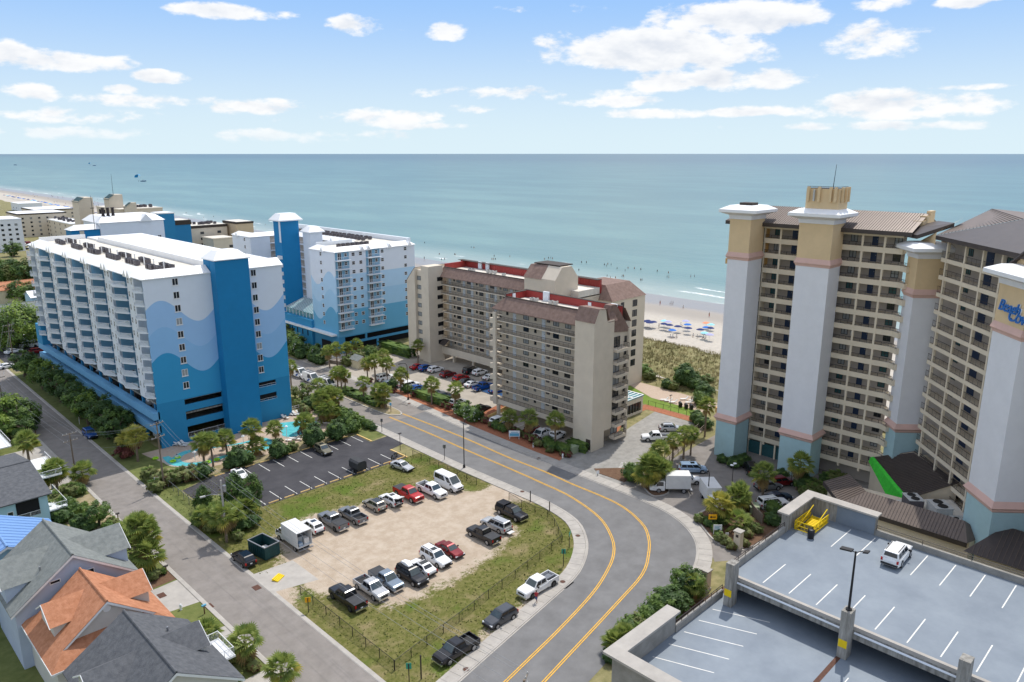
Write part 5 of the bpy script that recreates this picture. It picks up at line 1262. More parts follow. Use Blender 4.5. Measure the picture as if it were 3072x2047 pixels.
    for k in range(17): obj('glazing_bar', MB().tube((113.2,197+k,9.66),(127.8,197+k,14.46),.12,.12,4), 'rail_white', gr)
    part('court_glass', T, 'glass_roof', lambda b: b.box(113.45,113.6,197,213,7.95,9.5))
    for k in range(9): part('court_post', T, 'rail_white', lambda b: b.box(113.3,113.44,197+k*2-.08,197+k*2+.08,7.95,9.5))
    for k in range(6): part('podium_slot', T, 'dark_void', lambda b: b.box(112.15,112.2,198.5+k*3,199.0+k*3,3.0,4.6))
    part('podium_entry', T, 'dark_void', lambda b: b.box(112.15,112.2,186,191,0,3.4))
    return T
court_hotel()
sp = [(133+random.uniform(-.3,.3), 198+k*2.1) for k in range(20)]+[(136+random.uniform(-.3,.3), 199+k*2.4) for k in range(16)]+[(118+k*1.6, 188.5) for k in range(7)]
roof_units(sp, EV2 := 29.8, 'dark rooftop air conditioner on the banded blue hotel with the glass court', 'air conditioners on the court hotel roof')
# ---------------------------------------------------------------- blocks further up the coast
def windows_grid(T, F, a_list, z_list, w, h, fm='frame_dark', style='v'):
    for z in z_list:
        for a in a_list: window(T, F, a, 0, z, w, h, fm, vis_col(), style)
def white_block():
    T = place('white_hotel_block', 'tall plain white hotel block with white gabled metal roof behind the wave hotel', 'hotel', 82, 254)
    part('wall', T, 'hotel_white', lambda b: b.box(73.0,91.5,246.5,262,0,36.0))
    part('roof', T, 'roof_white', lambda b: b.add([(72.6,246.1,35.9),(91.9,246.1,35.9),(90.0,249,37.6),(74.5,249,37.6),(72.6,262.4,35.9),(91.9,262.4,35.9),(90,260,37.6),(74.5,260,37.6)], [(0,1,2,3),(1,5,6,2),(5,4,7,6),(4,0,3,7),(3,2,6,7)]))
    part('gablet', T, 'roof_white', lambda b: b.add([(84.2,245.9,35.7),(88.2,245.9,35.7),(86.2,245.9,37.9),(84.2,249,35.7),(88.2,249,35.7),(86.2,249,37.9)], [(0,1,2),(0,2,5,3),(1,4,5,2)]))
    F = Fr(73,246.5,0)
    for a, z in ((10.2,30.5),(16.8,30.5),(13.6,28.0),(10.2,25.5),(16.8,25.5)): window(T, F, a, 0, z, 1.1, 1.4, 'frame_white', 'glass', 'v')
    part('stair_house', T, 'blue_tower', lambda b: b.box(65.2,72.9,246.8,252,0,34.2))
    part('stair_house_roof', T, 'roof_white', lambda b: b.add([(64.8,246.4,34.2),(72.95,246.4,34.2),(72.95,248.6,35.6),(66.6,248.6,35.6),(64.8,252.4,34.2),(72.95,252.4,34.2)], [(0,1,2,3),(0,3,4),(3,2,5,4)]))
    part('stair_house_door', T, 'beige_light', lambda b: b.box(67.4,68.6,246.74,246.79,31.5,33.9))
    return T
white_block()
for x in (75.2,76.6,78.0): tag(obj('roof_vent', MB().lathe([(.5,0),(.5,.5),(.42,.55),(.42,2.3),(.5,2.35),(.5,2.6)],10), 'bronze_metal', None, (x,249.6,37.55)), 'dark cylinder vent, one of three in a row on the white hotel block roof', 'roof vent', 'vents on the white block roof')
def slab_block(name, label, x0, x1, y0, y1, z, wm, fm, rows, colsx, colsy, roof='membrane', band=1.2, ww=1.8, cat='apartment block'):
    T = place(name, label, cat, (x0+x1)/2, (y0+y1)/2)
    part('wall', T, wm, lambda b: b.box(x0,x1,y0,y1,0,z-band))
    part('fascia', T, fm, lambda b: b.box(x0-.2,x1+.2,y0-.2,y1+.2,z-band+.002,z))
    part('roof', T, roof, lambda b: b.box(x0+.4,x1-.4,y0+.4,y1-.4,z+.001,z+.12))
    zs = [1.6+2.8*i for i in range(rows)]
    windows_grid(T, Fr(x0,y0,0), colsx, zs, ww, 1.2); windows_grid(T, Fr(x0,y1,E270), colsy, zs, 1.2, 1.2)
    return T
t = slab_block('beige_block', 'beige apartment block with brown fascia and rows of sash windows, roof crowded with air conditioners', 140.3,167,368,386,22,'beige_light','brown_trim',7,(4,14,22.5),(4,12))
slab_block('tan_block', 'tan stair block with a brown sloped cap beside the beige apartment block', 168.2,177,360,375,23.2,'beige_warm','brown_trim',0,(),(),'membrane',.9)
slab_block('small_beige_block', 'low beige block with open dark galleries in front of the tan stair block', 152.5,163,352,364,17,'beige_light','beige_light',5,(8.5,),(2,),'membrane',.5)
t = SC.objects['small_beige_block']
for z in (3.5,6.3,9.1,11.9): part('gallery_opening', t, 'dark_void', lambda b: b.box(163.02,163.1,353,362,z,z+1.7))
slab_block('blue_tower_block', 'narrow slate-blue tower with flat white top behind the white hotel block', 119.5,126,327,335,32,'blue_base','roof_white',0,(),(),'roof_white',.4)
slab_block('blue_stair_block', 'slate-blue stair block with sloped dark cap joined to the beige apartment block', 128,139.8,345,356,27,'blue_base','brown_trim',0,(),(),'membrane',2.0)
roof_units([(146+random.uniform(-.5,.5)+k*.9, 374+random.uniform(-3,5)) for k in range(20)], 22.1, 'dark air conditioner in the cluster on the beige apartment block roof', 'air conditioners on the beige block roof', 1.2)
t = slab_block('sandstone_block', 'sandstone apartment block with green-capped stair towers and a flat pale roof', 144.6,168,452,490,26,'beige_light','beige_light',7,(4,12,19),(6,18,28),'membrane',.6)
for x0,x1,y0,y1,z in ((143,150.5,462,470,31.5),(147,153,449,451.9,27.5),(138,146,500,512,28.5)):
    part('stair_tower', t, 'beige_light', lambda b: b.box(x0,x1,y0,y1,0,z))
    part('green_cap', t, 'blue_base' if False else 'dumpster_green', lambda b: b.add([(x0-.3,y0-.3,z-.6),(x0-.3,y1+.3,z-.6),(x0+3.2,y1+.3,z+2.2),(x0+3.2,y0-.3,z+2.2)], [(1,0,3,2)]))
    part('stair_tower_head', t, 'beige_light', lambda b: b.add([(x0,y0,z),(x1,y0,z),(x1,y0,z+2.1),(x0+3.2,y0,z+2.1),(x0,y1,z),(x1,y1,z),(x1,y1,z+2.1),(x0+3.2,y1,z+2.1)], [(0,1,2,3),(1,5,6,2),(3,2,6,7),(5,4,7,6)]))
part('mast', t, 'black_metal', lambda b: b.tube((147,466,33),(147.2,466,45),.12,.05,5))
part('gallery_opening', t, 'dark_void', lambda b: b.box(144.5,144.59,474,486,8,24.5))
roof_units([(152+random.uniform(-.6,.6)+k*.8, 458+random.uniform(-3,6)) for k in range(18)], 26.1, 'dark air conditioner in the cluster on the sandstone block roof', 'air conditioners on the sandstone block roof', 1.4)
tag(obj('aerial_mast', MB().tube((0,0,0),(0,0,10),.1,.05,5).box(-.5,.5,-.05,.05,6.3,6.5), 'black_metal', None, (71.5,246.4,34.0)), 'thin dark aerial mast at the corner of the white hotel block', 'mast')
slab_block('low_condo', 'long low condominium with white flat roof and small windows near the beach', 128,158,604,634,16,'beige_light','brown_trim',5,(3,8,13,18,23,28),(4,14,24),'roof_white',.8,1.3)
slab_block('low_condo', 'low condominium with dark open galleries and a white roof full of air conditioners', 145,158,548,600,12,'beige_light','roof_white',4,(3,9),(4,16,28,40),'roof_white',.6,1.3)
roof_units([(149+random.uniform(-1.5,5), 552+k*1.8) for k in range(26)], 12.1, 'dark air conditioner on the long white roof of the low condominium', 'air conditioners on the low condo roof', 1.3)
slab_block('apartment_house', 'white and grey-blue apartment house cut by the left edge of the picture', 96,112,520,545,19,'hotel_white','hotel_white',6,(2.5,6,9.5,13),(4,12,20),'roof_white',.6,1.4)
slab_block('beach_block', 'far white-roofed beach block with dark eaves at the left edge', 165,195,720,760,11,'beige_light','brown_trim',3,(4,10,16,22,28),(8,24),'roof_white',.8,1.3)
slab_block('beach_block', 'farthest small beach block with a pale roof next to the dune grass', 185,205,860,890,9,'hotel_white','roof_white',2,(4,10,16),(8,20),'roof_white',.6,1.3)
# ---------------------------------------------------------------- houses
def house(name, label, x0, x1, y0, y1, ez, rz, wm, rm, axis='Y', over=.45, cross=(), wins=(), base=None, hipback=False):
    T = place(name, label, 'house', (x0+x1)/2, (y0+y1)/2)
    part('wall', T, wm, lambda b: b.box(x0,x1,y0,y1,0,ez))
    if axis == 'Y':
        cx = (x0+x1)/2; sl = (rz-ez)/((x1-x0)/2)
        part('gable', T, wm, lambda b: b.add([(x0,y0,ez),(x1,y0,ez),(cx,y0,rz-.08),(x0,y1,ez),(x1,y1,ez),(cx,y1,rz-.08)], [(0,1,2),(4,3,5)]))
        for s, xe in ((1,x0-over),(-1,x1+over)):
            ze = ez-over*sl+.06; t_ = .16
            part('roof_slope', T, rm, lambda b: b.add([(xe,y0-over,ze),(xe,y1+over,ze),(cx,y1+over,rz+.06),(cx,y0-over,rz+.06),(xe,y0-over,ze-t_),(xe,y1+over,ze-t_),(cx,y1+over,rz+.06-t_),(cx,y0-over,rz+.06-t_)], [(1,0,3,2) if s > 0 else (0,1,2,3),(0,4,7,3) if s < 0 else (3,7,4,0),(0,1,5,4),(1,2,6,5),(4,5,6,7)]))
            part('fascia', T, 'trim_white', lambda b: b.add([(xe,y0-over-.02,ze-.05),(cx,y0-over-.02,rz),(cx,y0-over-.02,rz-.3),(xe,y0-over-.02,ze-.33),(xe,y0-over+.05,ze-.05),(cx,y0-over+.05,rz),(cx,y0-over+.05,rz-.3),(xe,y0-over+.05,ze-.33)], [(0,1,2,3),(3,2,6,7)]))
        part('ridge_cap', T, rm, lambda b: b.tube((cx,y0-over,rz+.08),(cx,y1+over,rz+.08),.13,.13,6))
    else:
        cy = (y0+y1)/2; sl = (rz-ez)/((y1-y0)/2)
        part('gable', T, wm, lambda b: b.add([(x0,y0,ez),(x0,y1,ez),(x0,cy,rz-.08),(x1,y0,ez),(x1,y1,ez),(x1,cy,rz-.08)], [(1,0,2),(3,4,5)]))
        for s, ye in ((1,y0-over),(-1,y1+over)):
            ze = ez-over*sl+.06
            part('roof_slope', T, rm, lambda b: b.add([(x0-over,ye,ze),(x1+over,ye,ze),(x1+over,cy,rz+.06),(x0-over,cy,rz+.06),(x0-over,ye,ze-.16),(x1+over,ye,ze-.16)], [(0,1,2,3) if s > 0 else (1,0,3,2),(4,5,1,0)]))
        part('ridge_cap', T, rm, lambda b: b.tube((x0-over,cy,rz+.08),(x1+over,cy,rz+.08),.13,.13,6))
    for c in cross: c(T, wm, rm)
    for F, a, z, w, h, st in wins: window(T, F, a, 0, z, w, h, 'trim_white', 'glass', st)
    return T
def cross_gable(xa, xb, yc, hw, z0, zr, wm=None):
    """dormer whose ridge runs along X from the main roof out to xb"""
    def f(T, w, rm):
        o = .35 if xb > xa else -.35
        part('dormer_wall', T, w, lambda b: b.add([(xa,yc-hw,z0),(xb,yc-hw,z0),(xb,yc+hw,z0),(xa,yc+hw,z0),(xa,yc-hw,zr-hw*.62),(xb,yc-hw,zr-hw*.62),(xb,yc+hw,zr-hw*.62),(xa,yc+hw,zr-hw*.62),(xb,yc,zr-.05)], [(0,1,5,4),(2,3,7,6),(1,2,6,8,5)]))
        for s in (-1,1):
            part('dormer_roof', T, rm, lambda b: b.add([(xa,yc,zr+.08),(xb+o,yc,zr+.08),(xb+o,yc+s*(hw+.35),zr-(hw+.35)*.62+.08),(xa,yc+s*(hw+.35),zr-(hw+.35)*.62+.08),(xb+o,yc,zr-.1),(xb+o,yc+s*(hw+.35),zr-(hw+.35)*.62-.1)], [(0,1,2,3) if (s < 0) == (xb > xa) else (3,2,1,0),(1,4,5,2)]))
            part('dormer_trim', T, 'trim_white', lambda b: b.tube((xb+o,yc,zr-.02),(xb+o,yc+s*(hw+.35),zr-(hw+.35)*.62-.02),.09,.09,4))
    return f
h1 = house('gabled_house', 'grey-blue gabled house with grey shingle roof and large dormers beside the palm clump', 13,25.4,90,101,7.4,11.9,'siding_blue','shingle_grey','Y',.5,
      (cross_gable(19.2,25.6,95.4,3.0,6.6,11.2), cross_gable(19.2,12.8,95.4,3.0,6.6,11.2)), [(Fr(13,90,0),7.2,8.4,2.1,1.9,'vh'),(Fr(13,90,0),4.2,9.2,1.1,.45,''),(Fr(13,90,0),2.4,4.9,2.0,1.9,'vh'),(Fr(13,90,0),6.0,5.0,.9,1.9,'h')])
h2 = house('gabled_house', 'house with bright orange-brown shingle roof on two levels between its grey neighbours', 15.4,23.8,80.4,88.6,7.0,10.2,'siding_grey','shingle_orange','Y',.5,
      (cross_gable(19.6,24.6,85.2,2.3,6.0,9.6), cross_gable(19.6,15.0,85.2,2.3,6.0,9.6)), [])
part('lower_wall', h2, 'siding_grey', lambda b: b.box(14.0,25.4,79.0,90.0,0,5.55))
part('skirt_roof', h2, 'shingle_orange', lambda b: b.add([(13.4,78.3,5.5),(26.0,78.3,5.5),(26.0,90.4,5.5),(13.4,90.4,5.5),(15.5,80.5,7.15),(23.7,80.5,7.15),(23.7,88.5,7.15),(15.5,88.5,7.15)], [(0,1,5,4),(1,2,6,5),(2,3,7,6),(3,0,4,7)]))
part('eave_trim', h2, 'trim_white', lambda b: (b.box(13.35,26.05,78.25,78.35,5.28,5.49), b.box(13.35,13.45,78.36,90.4,5.28,5.49)))
for a in (3.0,): window(h2, Fr(14,79,0), a, 0, 4.0, 1.1, 1.6, 'trim_white', 'glass', 'h')
put('gable_vent', 'gvent', lambda: MB().lathe([(.4,0),(.4,.06)],14).mesh('gable_vent',['trim_white']), h2, Fr(15.4,80.4,0), 4.2, -.02, 9.2).rotation_euler = (math.pi/2,0,0)
h3 = house('gabled_house', 'nearest house with dark slate-grey shingle roof and a small white railed balcony', 14.6,26.0,64.0,76.6,6.4,10.1,'siding_grey','shingle_slate','Y',.5,
      (cross_gable(20.3,25.2,71.3,2.2,5.6,9.2), cross_gable(20.3,14.6,70.4,2.8,5.6,9.4)), [(Fr(14.6,64,0),4.0,4.8,1.2,1.6,'h')])
part('balcony', h3, 'trim_white', lambda b: b.box(25.6,28.3,69.6,73.6,4.4,4.6))
for F, L in ((Fr(28.2,73.6,E270),4.0),(Fr(25.7,69.7,0),2.5),(Fr(25.7,73.5,0),2.5)): railing(h3, F, 0, L, 0, 4.6, 1.0, 'trim_white', .14)
for k, x in enumerate((17.4,23.0)): part('roof_vent', h3, 'steel', lambda b: b.tube((x,70+3*k,8.0),(x,70+3*k,8.9),.1,.1,6))
part('roof_vent', h1, 'steel', lambda b: b.tube((16.4,92.4,9.6),(16.4,92.4,10.4),.1,.1,6))
h5 = house('metal_roof_house', 'house under a bright blue standing-seam metal roof behind the grey-blue house', 8.5,21.8,102.4,113.5,6.6,9.6,'siding_sky','roof_blue','Y',.5)
for k in range(11):
    for s, xe in ((-1,8.1),(1,22.2)): obj('roof_seam', MB().tube((15.15,102.2+k*1.1,9.72),(xe,102.2+k*1.1,6.55),.03,.03,4), 'roof_blue', h5)
h4 = house('porch_house', 'light blue house with dark slate roof, white porch stairs and plunge pool', 11,24.8,125.6,147,5.6,7.4,'siding_sky','shingle_slate','X',.6, (), [(Fr(11,125.6,0),4.6,3.8,1.4,1.7,'h'),(Fr(11,125.6,0),6.4,3.8,1.4,1.7,'h'),(Fr(11,125.6,0),8.8,3.4,.8,1.5,'h')])
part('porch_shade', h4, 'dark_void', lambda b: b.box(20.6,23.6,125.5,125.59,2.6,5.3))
part('porch_deck', h4, 'trim_white', lambda b: b.box(24.9,27.4,126,134,2.2,2.4))
for F, L, z in ((Fr(27.4,134,E270),8.0,2.4),(Fr(24.9,126,0),2.5,2.4),(Fr(20.6,125.4,0),3.0,2.3)): railing(h4, F, 0, L, 0, z, 1.0, 'trim_white', .16)
part('porch_stair', h4, 'trim_white', lambda b: [b.box(22.6-i*.32,22.9-i*.32,123.6,125.2,1.9-i*.26,2.0-i*.26) for i in range(8)])
part('upper_deck', h4, 'trim_white', lambda b: b.box(24.9,29.5,136,146,3.9,4.1))
for F, L in ((Fr(29.5,146,E270),10.0),(Fr(24.9,136,0),4.6)): railing(h4, F, 0, L, 0, 4.1, 1.0, 'trim_white', .18)
tag(obj('plunge_pool', MB().box(25.2,28.8,148,152.4,0,.5).box(25.5,28.5,148.3,152.1,.501,.52), ['trim_white']), 'small white-rimmed plunge pool beside the porch house deck', 'plunge pool'); SC.objects['plunge_pool'].data.materials.append(MAT['pool_tile'])
for k, p in enumerate(SC.objects['plunge_pool'].data.polygons): p.material_index = 1 if k >= 6 else 0
h6 = house('shingle_house', 'house with worn orange shingle roof and white deck at the left edge', 10,24,168,182,6.2,8.8,'siding_sky','shingle_orange','X',.5,(),[(Fr(10,168,0),10,4.2,1.2,1.6,'h')])
part('deck', h6, 'trim_white', lambda b: b.box(24.1,27.2,160,172,2.6,2.8)); railing(h6, Fr(27.2,172,E270), 0, 12, 0, 2.8, 1.0, 'trim_white', .18)
for nm, lab, x0,x1,y0,y1,ez,rz,wm,rm,ax in (('motel', 'low cream motel with orange-brown roof beyond the parking lot', 58,76,338,350,5.4,7.6,'siding_cream','shingle_orange','X'),
      ('white_cottage', 'small white-roofed pale blue cottage right of the cream motel', 68,77,318,328,4.6,6.2,'siding_sky','roof_white','X'),
      ('grey_roof_motel', 'long grey-roofed low building behind the big round tree', 50,70,292,302,4.6,6.6,'siding_grey','shingle_grey','X')):
    house(nm, lab, x0,x1,y0,y1,ez,rz,wm,rm,ax,.5,(),[(Fr(x0,y0,0),a,3.2,1.2,1.4,'v') for a in (3,7,11,15) if a < x1-x0-1])
# garden pavilion by the condominium
T = place('pavilion', 'small beige garden pavilion with white skylight roof beside the red mulch bed', 'pavilion', 131, 95)
part('wall', T, 'beige_light', lambda b: (b.box(126,133.4,92.2,92.5,0,.6), b.box(126,133.4,92.2,92.5,2.7,3.8), b.box(126,127.6,92.2,92.5,.601,2.699), b.box(132.8,133.4,92.2,92.5,.601,2.699), b.box(133.1,133.4,92.51,98,0,3.8)))
part('glass_front', T, 'glass', lambda b: b.box(127.61,132.79,92.3,92.36,.61,2.69))
for a in (128.6,129.7,130.7,131.8): part('mullion', T, 'brown_trim', lambda b: b.box(a-.07,a+.07,92.15,92.3,.6,2.7))
rf = part('roof', T, 'glass_roof', lambda b: b.box(125.8,133.6,92.0,98.2,3.81,3.95))
for k in range(7): obj('roof_bar', MB().box(125.8,133.6,92.1+k,92.35+k,3.96,4.04), 'roof_white', rf)
for k in range(3): obj('roof_bar', MB().box(126+k*3.6,126.3+k*3.6,92.0,98.2,4.045,4.1), 'roof_white', rf)
# garden shed and service deck across the street
T = place('garden_shed', 'small cream garden shed by the condominium lot entrance', 'shed', 109.5, 167.5)
part('wall', T, 'siding_cream', lambda b: (b.box(107.8,111,165.8,169.4,0,2.4), b.add([(107.8,165.8,2.4),(111,165.8,2.4),(109.4,165.8,3.3)],[(0,1,2)])))
for s, xe in ((1,107.5),(-1,111.3)): part('roof_slope', T, 'shingle_grey', lambda b: b.add([(xe,165.5,2.3),(xe,169.7,2.3),(109.4,169.7,3.4),(109.4,165.5,3.4)], [(1,0,3,2) if s > 0 else (0,1,2,3)]))
T = place('railed_deck', 'raised timber deck with white railing in front of the court hotel', 'deck', 111, 177)
part('platform', T, 'wood_grey', lambda b: b.prism([(105.8,176.6),(107.4,172.2),(117.2,174.5),(117,179)],0,.9))
for a, c in (((105.8,176.6),(107.4,172.2)),((107.4,172.2),(117.2,174.5)),((105.8,176.6),(117,179))):
    F = Fr(*a, math.atan2(c[1]-a[1], c[0]-a[0])); railing(T, F, 0, round(math.dist(a,c),2), 0, .9, 1.05, 'rail_white', .2)
# ================================================================ VEGETATION
ORD = ['first','second','third','fourth','fifth','sixth','seventh','eighth','ninth','tenth','eleventh','twelfth','thirteenth','fourteenth','fifteenth','sixteenth','seventeenth','eighteenth','nineteenth','twentieth']
rg = random.Random(5)
def crown_mesh(n, seed, dead=4, lo=-35, scale=1.0):
    r = random.Random(seed); b = MB()
    for k in range(n):
        t = k/n
        el = R(82-(82-lo)*(t**.8)+r.uniform(-8,8)); az = k*2.39996+r.uniform(-.25,.25)
        d = Vector((math.cos(el)*math.cos(az), math.cos(el)*math.sin(az), math.sin(el)))
        side = Vector((-math.sin(az), math.cos(az), 0)); upv = d.cross(side)*-1
        L = r.uniform(.75,1.05)*scale
        m = 0 if t < .74 else 1
        if k >= n-dead: m = 2; d = Vector((math.cos(az)*.35, math.sin(az)*.35, -.93)).normalized()
        p0 = Vector((0,0,0))+d*.12; p1 = d*L+Vector((0,0,-.10*L*math.cos(el)))
        w = side*.025
        b.add([p0-w, p0+w, p1+w*.6, p1-w*.6], [(0,1,2,3)], m)
        up = d.cross(side); roll = r.uniform(-.5,.5); sv = side*math.cos(roll)+up*math.sin(roll)
        nseg = 11; fan = r.uniform(.82,1.1)*scale
        for i in range(nseg):
            f = (i/(nseg-1)-.5)*2; a = f*R(84)
            dirv = d*math.cos(a)+sv*math.sin(a)
            ln = fan*(1-.22*abs(f))
            mid = p1+dirv*ln*.55+Vector((0,0,-.05*ln)); tip = p1+dirv*ln+Vector((0,0,-(.16+.32*max(0,t-.2))*ln))
            wv = dirv.cross(up if abs(math.sin(a)) < .99 else d)
            wv = (sv*math.cos(a)-d*math.sin(a))*.085*scale
            b.add([p1, mid-wv, tip, mid+wv], [(0,1,2),(0,2,3)], m)
    return b.mesh('crown', ['palm_leaf','palm_yellow','palm_dead'])
CROWNS = [crown_mesh(42, 1), crown_mesh(40, 2, 6), crown_mesh(46, 3, 2, -25), crown_mesh(36, 4, 8, -45), crown_mesh(44, 5, 3)]
CROWN_Y = crown_mesh(44, 9, 5, -40)
CROWN_Y.materials[0] = MAT['palm_yellow']
def trunk_mesh(seed, lean):
    r = random.Random(seed); b = MB(); rings = []
    for i in range(9):
        t = i/8; rad = (.205-.05*t if t < .9 else .21)*(1+.05*math.sin(i*2.1))
        cx = lean*t*t
        rings.append([(cx+rad*math.cos(2*math.pi*k/8), rad*math.sin(2*math.pi*k/8), t) for k in range(8)])
    return b.loft(rings).mesh('trunk', ['palm_trunk'], True)
TRUNKS = [trunk_mesh(1,0), trunk_mesh(2,.25), trunk_mesh(3,-.2)]
def palm(X, Y, h, label, group, s=1.0, yellow=False, ci=None, lean=None, z=0.0):
    t = thing('palm_tree', label, 'palm tree', (X,Y,z), rg.uniform(0,6.28), group)
    ti = rg.randrange(3) if lean is None else lean
    link('trunk', TRUNKS[ti], t, (0,0,0), 0, (s*.95,s*.95,h))
    link('crown', CROWN_Y if yellow else CROWNS[rg.randrange(5) if ci is None else ci], t, ((0,.25,-.2)[ti]*s*.95,0,h), rg.uniform(0,6), s*1.12)
    return t
def palms(phrase, group, spots, s=1.0, yellow=()):
    """spots: photo point of the trunk foot and row of the crown centre"""
    sp = sorted(enumerate(spots), key=lambda q: q[1][0])
    for k, (i, (bx, by, cy)) in enumerate(sp):
        X, Y = at(bx, by); h = max(1.2, height(X, Y, cy)-.1)
        lab = (ORD[k]+' palm from the left '+phrase) if len(sp) > 1 else ('palm tree '+phrase)
        palm(X, Y, h, lab, group if len(sp) > 1 else None, s*rg.uniform(.92,1.1), i in yellow)
palms('on the planted road median', 'palms on the median', [(1014,1165,1119),(1026,1180.6,1116),(1037,1177,1123),(1091.6,1202.7,1146.6),(1135.8,1221.4,1170),(1156,1228,1168),(1150,1226,1196)])
palms('at the street corner of the condo parking lot', 'palms at the lot corner', [(1103.5,1143,1090),(1126.3,1148,1082),(1149.4,1119.4,1063),(1161.3,1143,1090)])
palms('along the red mulch strip of the condo lot', 'palms on the mulch strip', [(1202.8,1175.5,1121),(1295.6,1214.6,1151.7),(1365.3,1231.6,1165),(1528.5,1296,1250),(1586.3,1316.6,1252),(1666,1342.9,1257)], 1.08)
palms('around the railed deck of the court hotel', 'palms by the railed deck', [(989.6,1105.8,1053),(1011.7,1099,1044.6),(1040.6,1078,1041),(1071,1070,1031)])
palms('standing alone before the farther condominium end block', None, [(1254,1088.8,1034.4)])
palms('at the right corner of the wave hotel', None, [(875,1173.8,1097)])
palms('in the garden clump right of the pool', 'palms right of the pool', [(955.6,1212,1153),(979,1250,1190),(1012,1240,1185),(992,1248,1178),(971,1274,1228),(996.4,1271,1229),(985,1265,1243),(966,1262,1192)], 1.08)
palms('beside the blue pool', 'palms beside the pool', [(827.4,1322,1284),(906.3,1300,1263),(923.3,1290,1257)])
palms('in the row beside the winding pool', 'palms beside the winding pool', [(613,1393,1324),(640,1400,1320.5),(682,1366,1315),(758.5,1362.6,1282),(768,1366,1334)], 1.12)
palms('in the yellowish pair at the end of the tree row', 'yellowish palms by the utility pole', [(391,1372,1312),(414,1385,1302)], 1.15, (0,1))
palms('in front of the houses on the side road', 'palms in front of the houses', [(87.8,1386,1321),(173.5,1480,1408),(252,1455,1412.6),(160,1474,1420)], 1.15)
palms('in the dense clump beside the grey-blue house', 'palms beside the grey-blue house', [(395,1690,1590),(430,1705,1575),(455,1700,1600),(415,1722,1640),(450,1722,1660),(440,1690,1570)], 1.15)
palms('near the slate-roofed house', 'palms near the slate-roofed house', [(627,1952,1893),(743,1989.5,1916),(850,2075,2004)], 1.05)
palms('around the utility pole at the lot edge', 'palms around the utility pole', [(680.6,1627,1545),(700,1600,1535),(612,1580,1548),(735,1570,1520),(655,1590,1540)], 1.1)
palms('along the timber walkway', 'palms along the timber walkway', [(2016,1391,1318),(2050,1376.8,1300),(2071.4,1366,1300),(1975,1410,1345)], 1.0)
palms('in the round kerbed island', 'palms in the kerbed island', [(1948,1468,1393),(1962,1472,1400),(1978,1462,1412),(1940,1462,1415)], 1.25)
palms('leaning tall beside the first pylon', None, [(2114,1310,1214)])
palms('in the corner bed by the arrow sign', 'palms in the corner bed', [(2154,1568,1506.5),(2211,1530,1478),(2200,1536,1490),(2222,1526,1492),(2207,1590,1560)], 1.2, (0,))
palms('in the hotel forecourt', 'palms in the forecourt', [(2287,1500,1416),(2388.6,1470,1388)], 1.15)
palms('in the bed in front of the garage', 'palms in front of the garage', [(2071,1800,1747),(1868,1950,1905),(1845,1962,1925)], .9)
# ---------------------------------------------------------------- broadleaf trees, shrubs, hedges
def leaf_mesh(name, clumps, per, leaf, mats, shape='ball', seed=0, core=None, flower=0):
    r = random.Random(seed); b = MB(); cs = []
    for k in range(clumps):
        while True:
            p = Vector((r.uniform(-1,1), r.uniform(-1,1), r.uniform(-1,1)))
            if shape == 'box' or p.length <= 1: break
        if shape == 'box':
            ax = r.randrange(3); v = [p.x,p.y,p.z]; v[ax] = math.copysign(1, v[ax]); p = Vector(v)*r.uniform(.82,1)
        elif shape == 'cone': p = Vector((p.x*(1-.85*(p.z+1)/2), p.y*(1-.85*(p.z+1)/2), p.z))
        else: p = p.normalized()*(p.length**.35)*r.uniform(.8,1.0)
        cs.append((p, r.uniform(.7,1.3)))
    for (c, q) in cs:
        m0 = r.choice([0,0,1]) if len(mats) > 1 else 0
        cr = .26*q if shape != 'box' else .13*q
        for i in range(per):
            d = Vector((r.gauss(0,1), r.gauss(0,1), r.gauss(0,.8))).normalized()*cr*(r.random()**.4)
            o = c+d; nrm = (d*.8+c*.5+Vector((r.uniform(-.5,.5),r.uniform(-.5,.5),r.uniform(0,.7)))).normalized()
            a = nrm.orthogonal().normalized(); a = (Matrix.Rotation(r.uniform(0,6.28),3,nrm) @ a); e = nrm.cross(a); s = leaf*r.uniform(.6,1.3)
            b.add([o-a*s, o-e*s*.55, o+a*s, o+e*s*.55], [(0,1,2,3)], m0 if not (flower and r.random() < flower) else len(mats)-1)
    if core:
        if shape == 'box': b.box(-.86,.86,-.86,.86,-.95,.86)
        else: b.lathe([(.45,-.75),(core,-.3),(core,.2),(core*.7,.55),(.15,core)], 9)
    return b.mesh(name, mats)
LM = {}
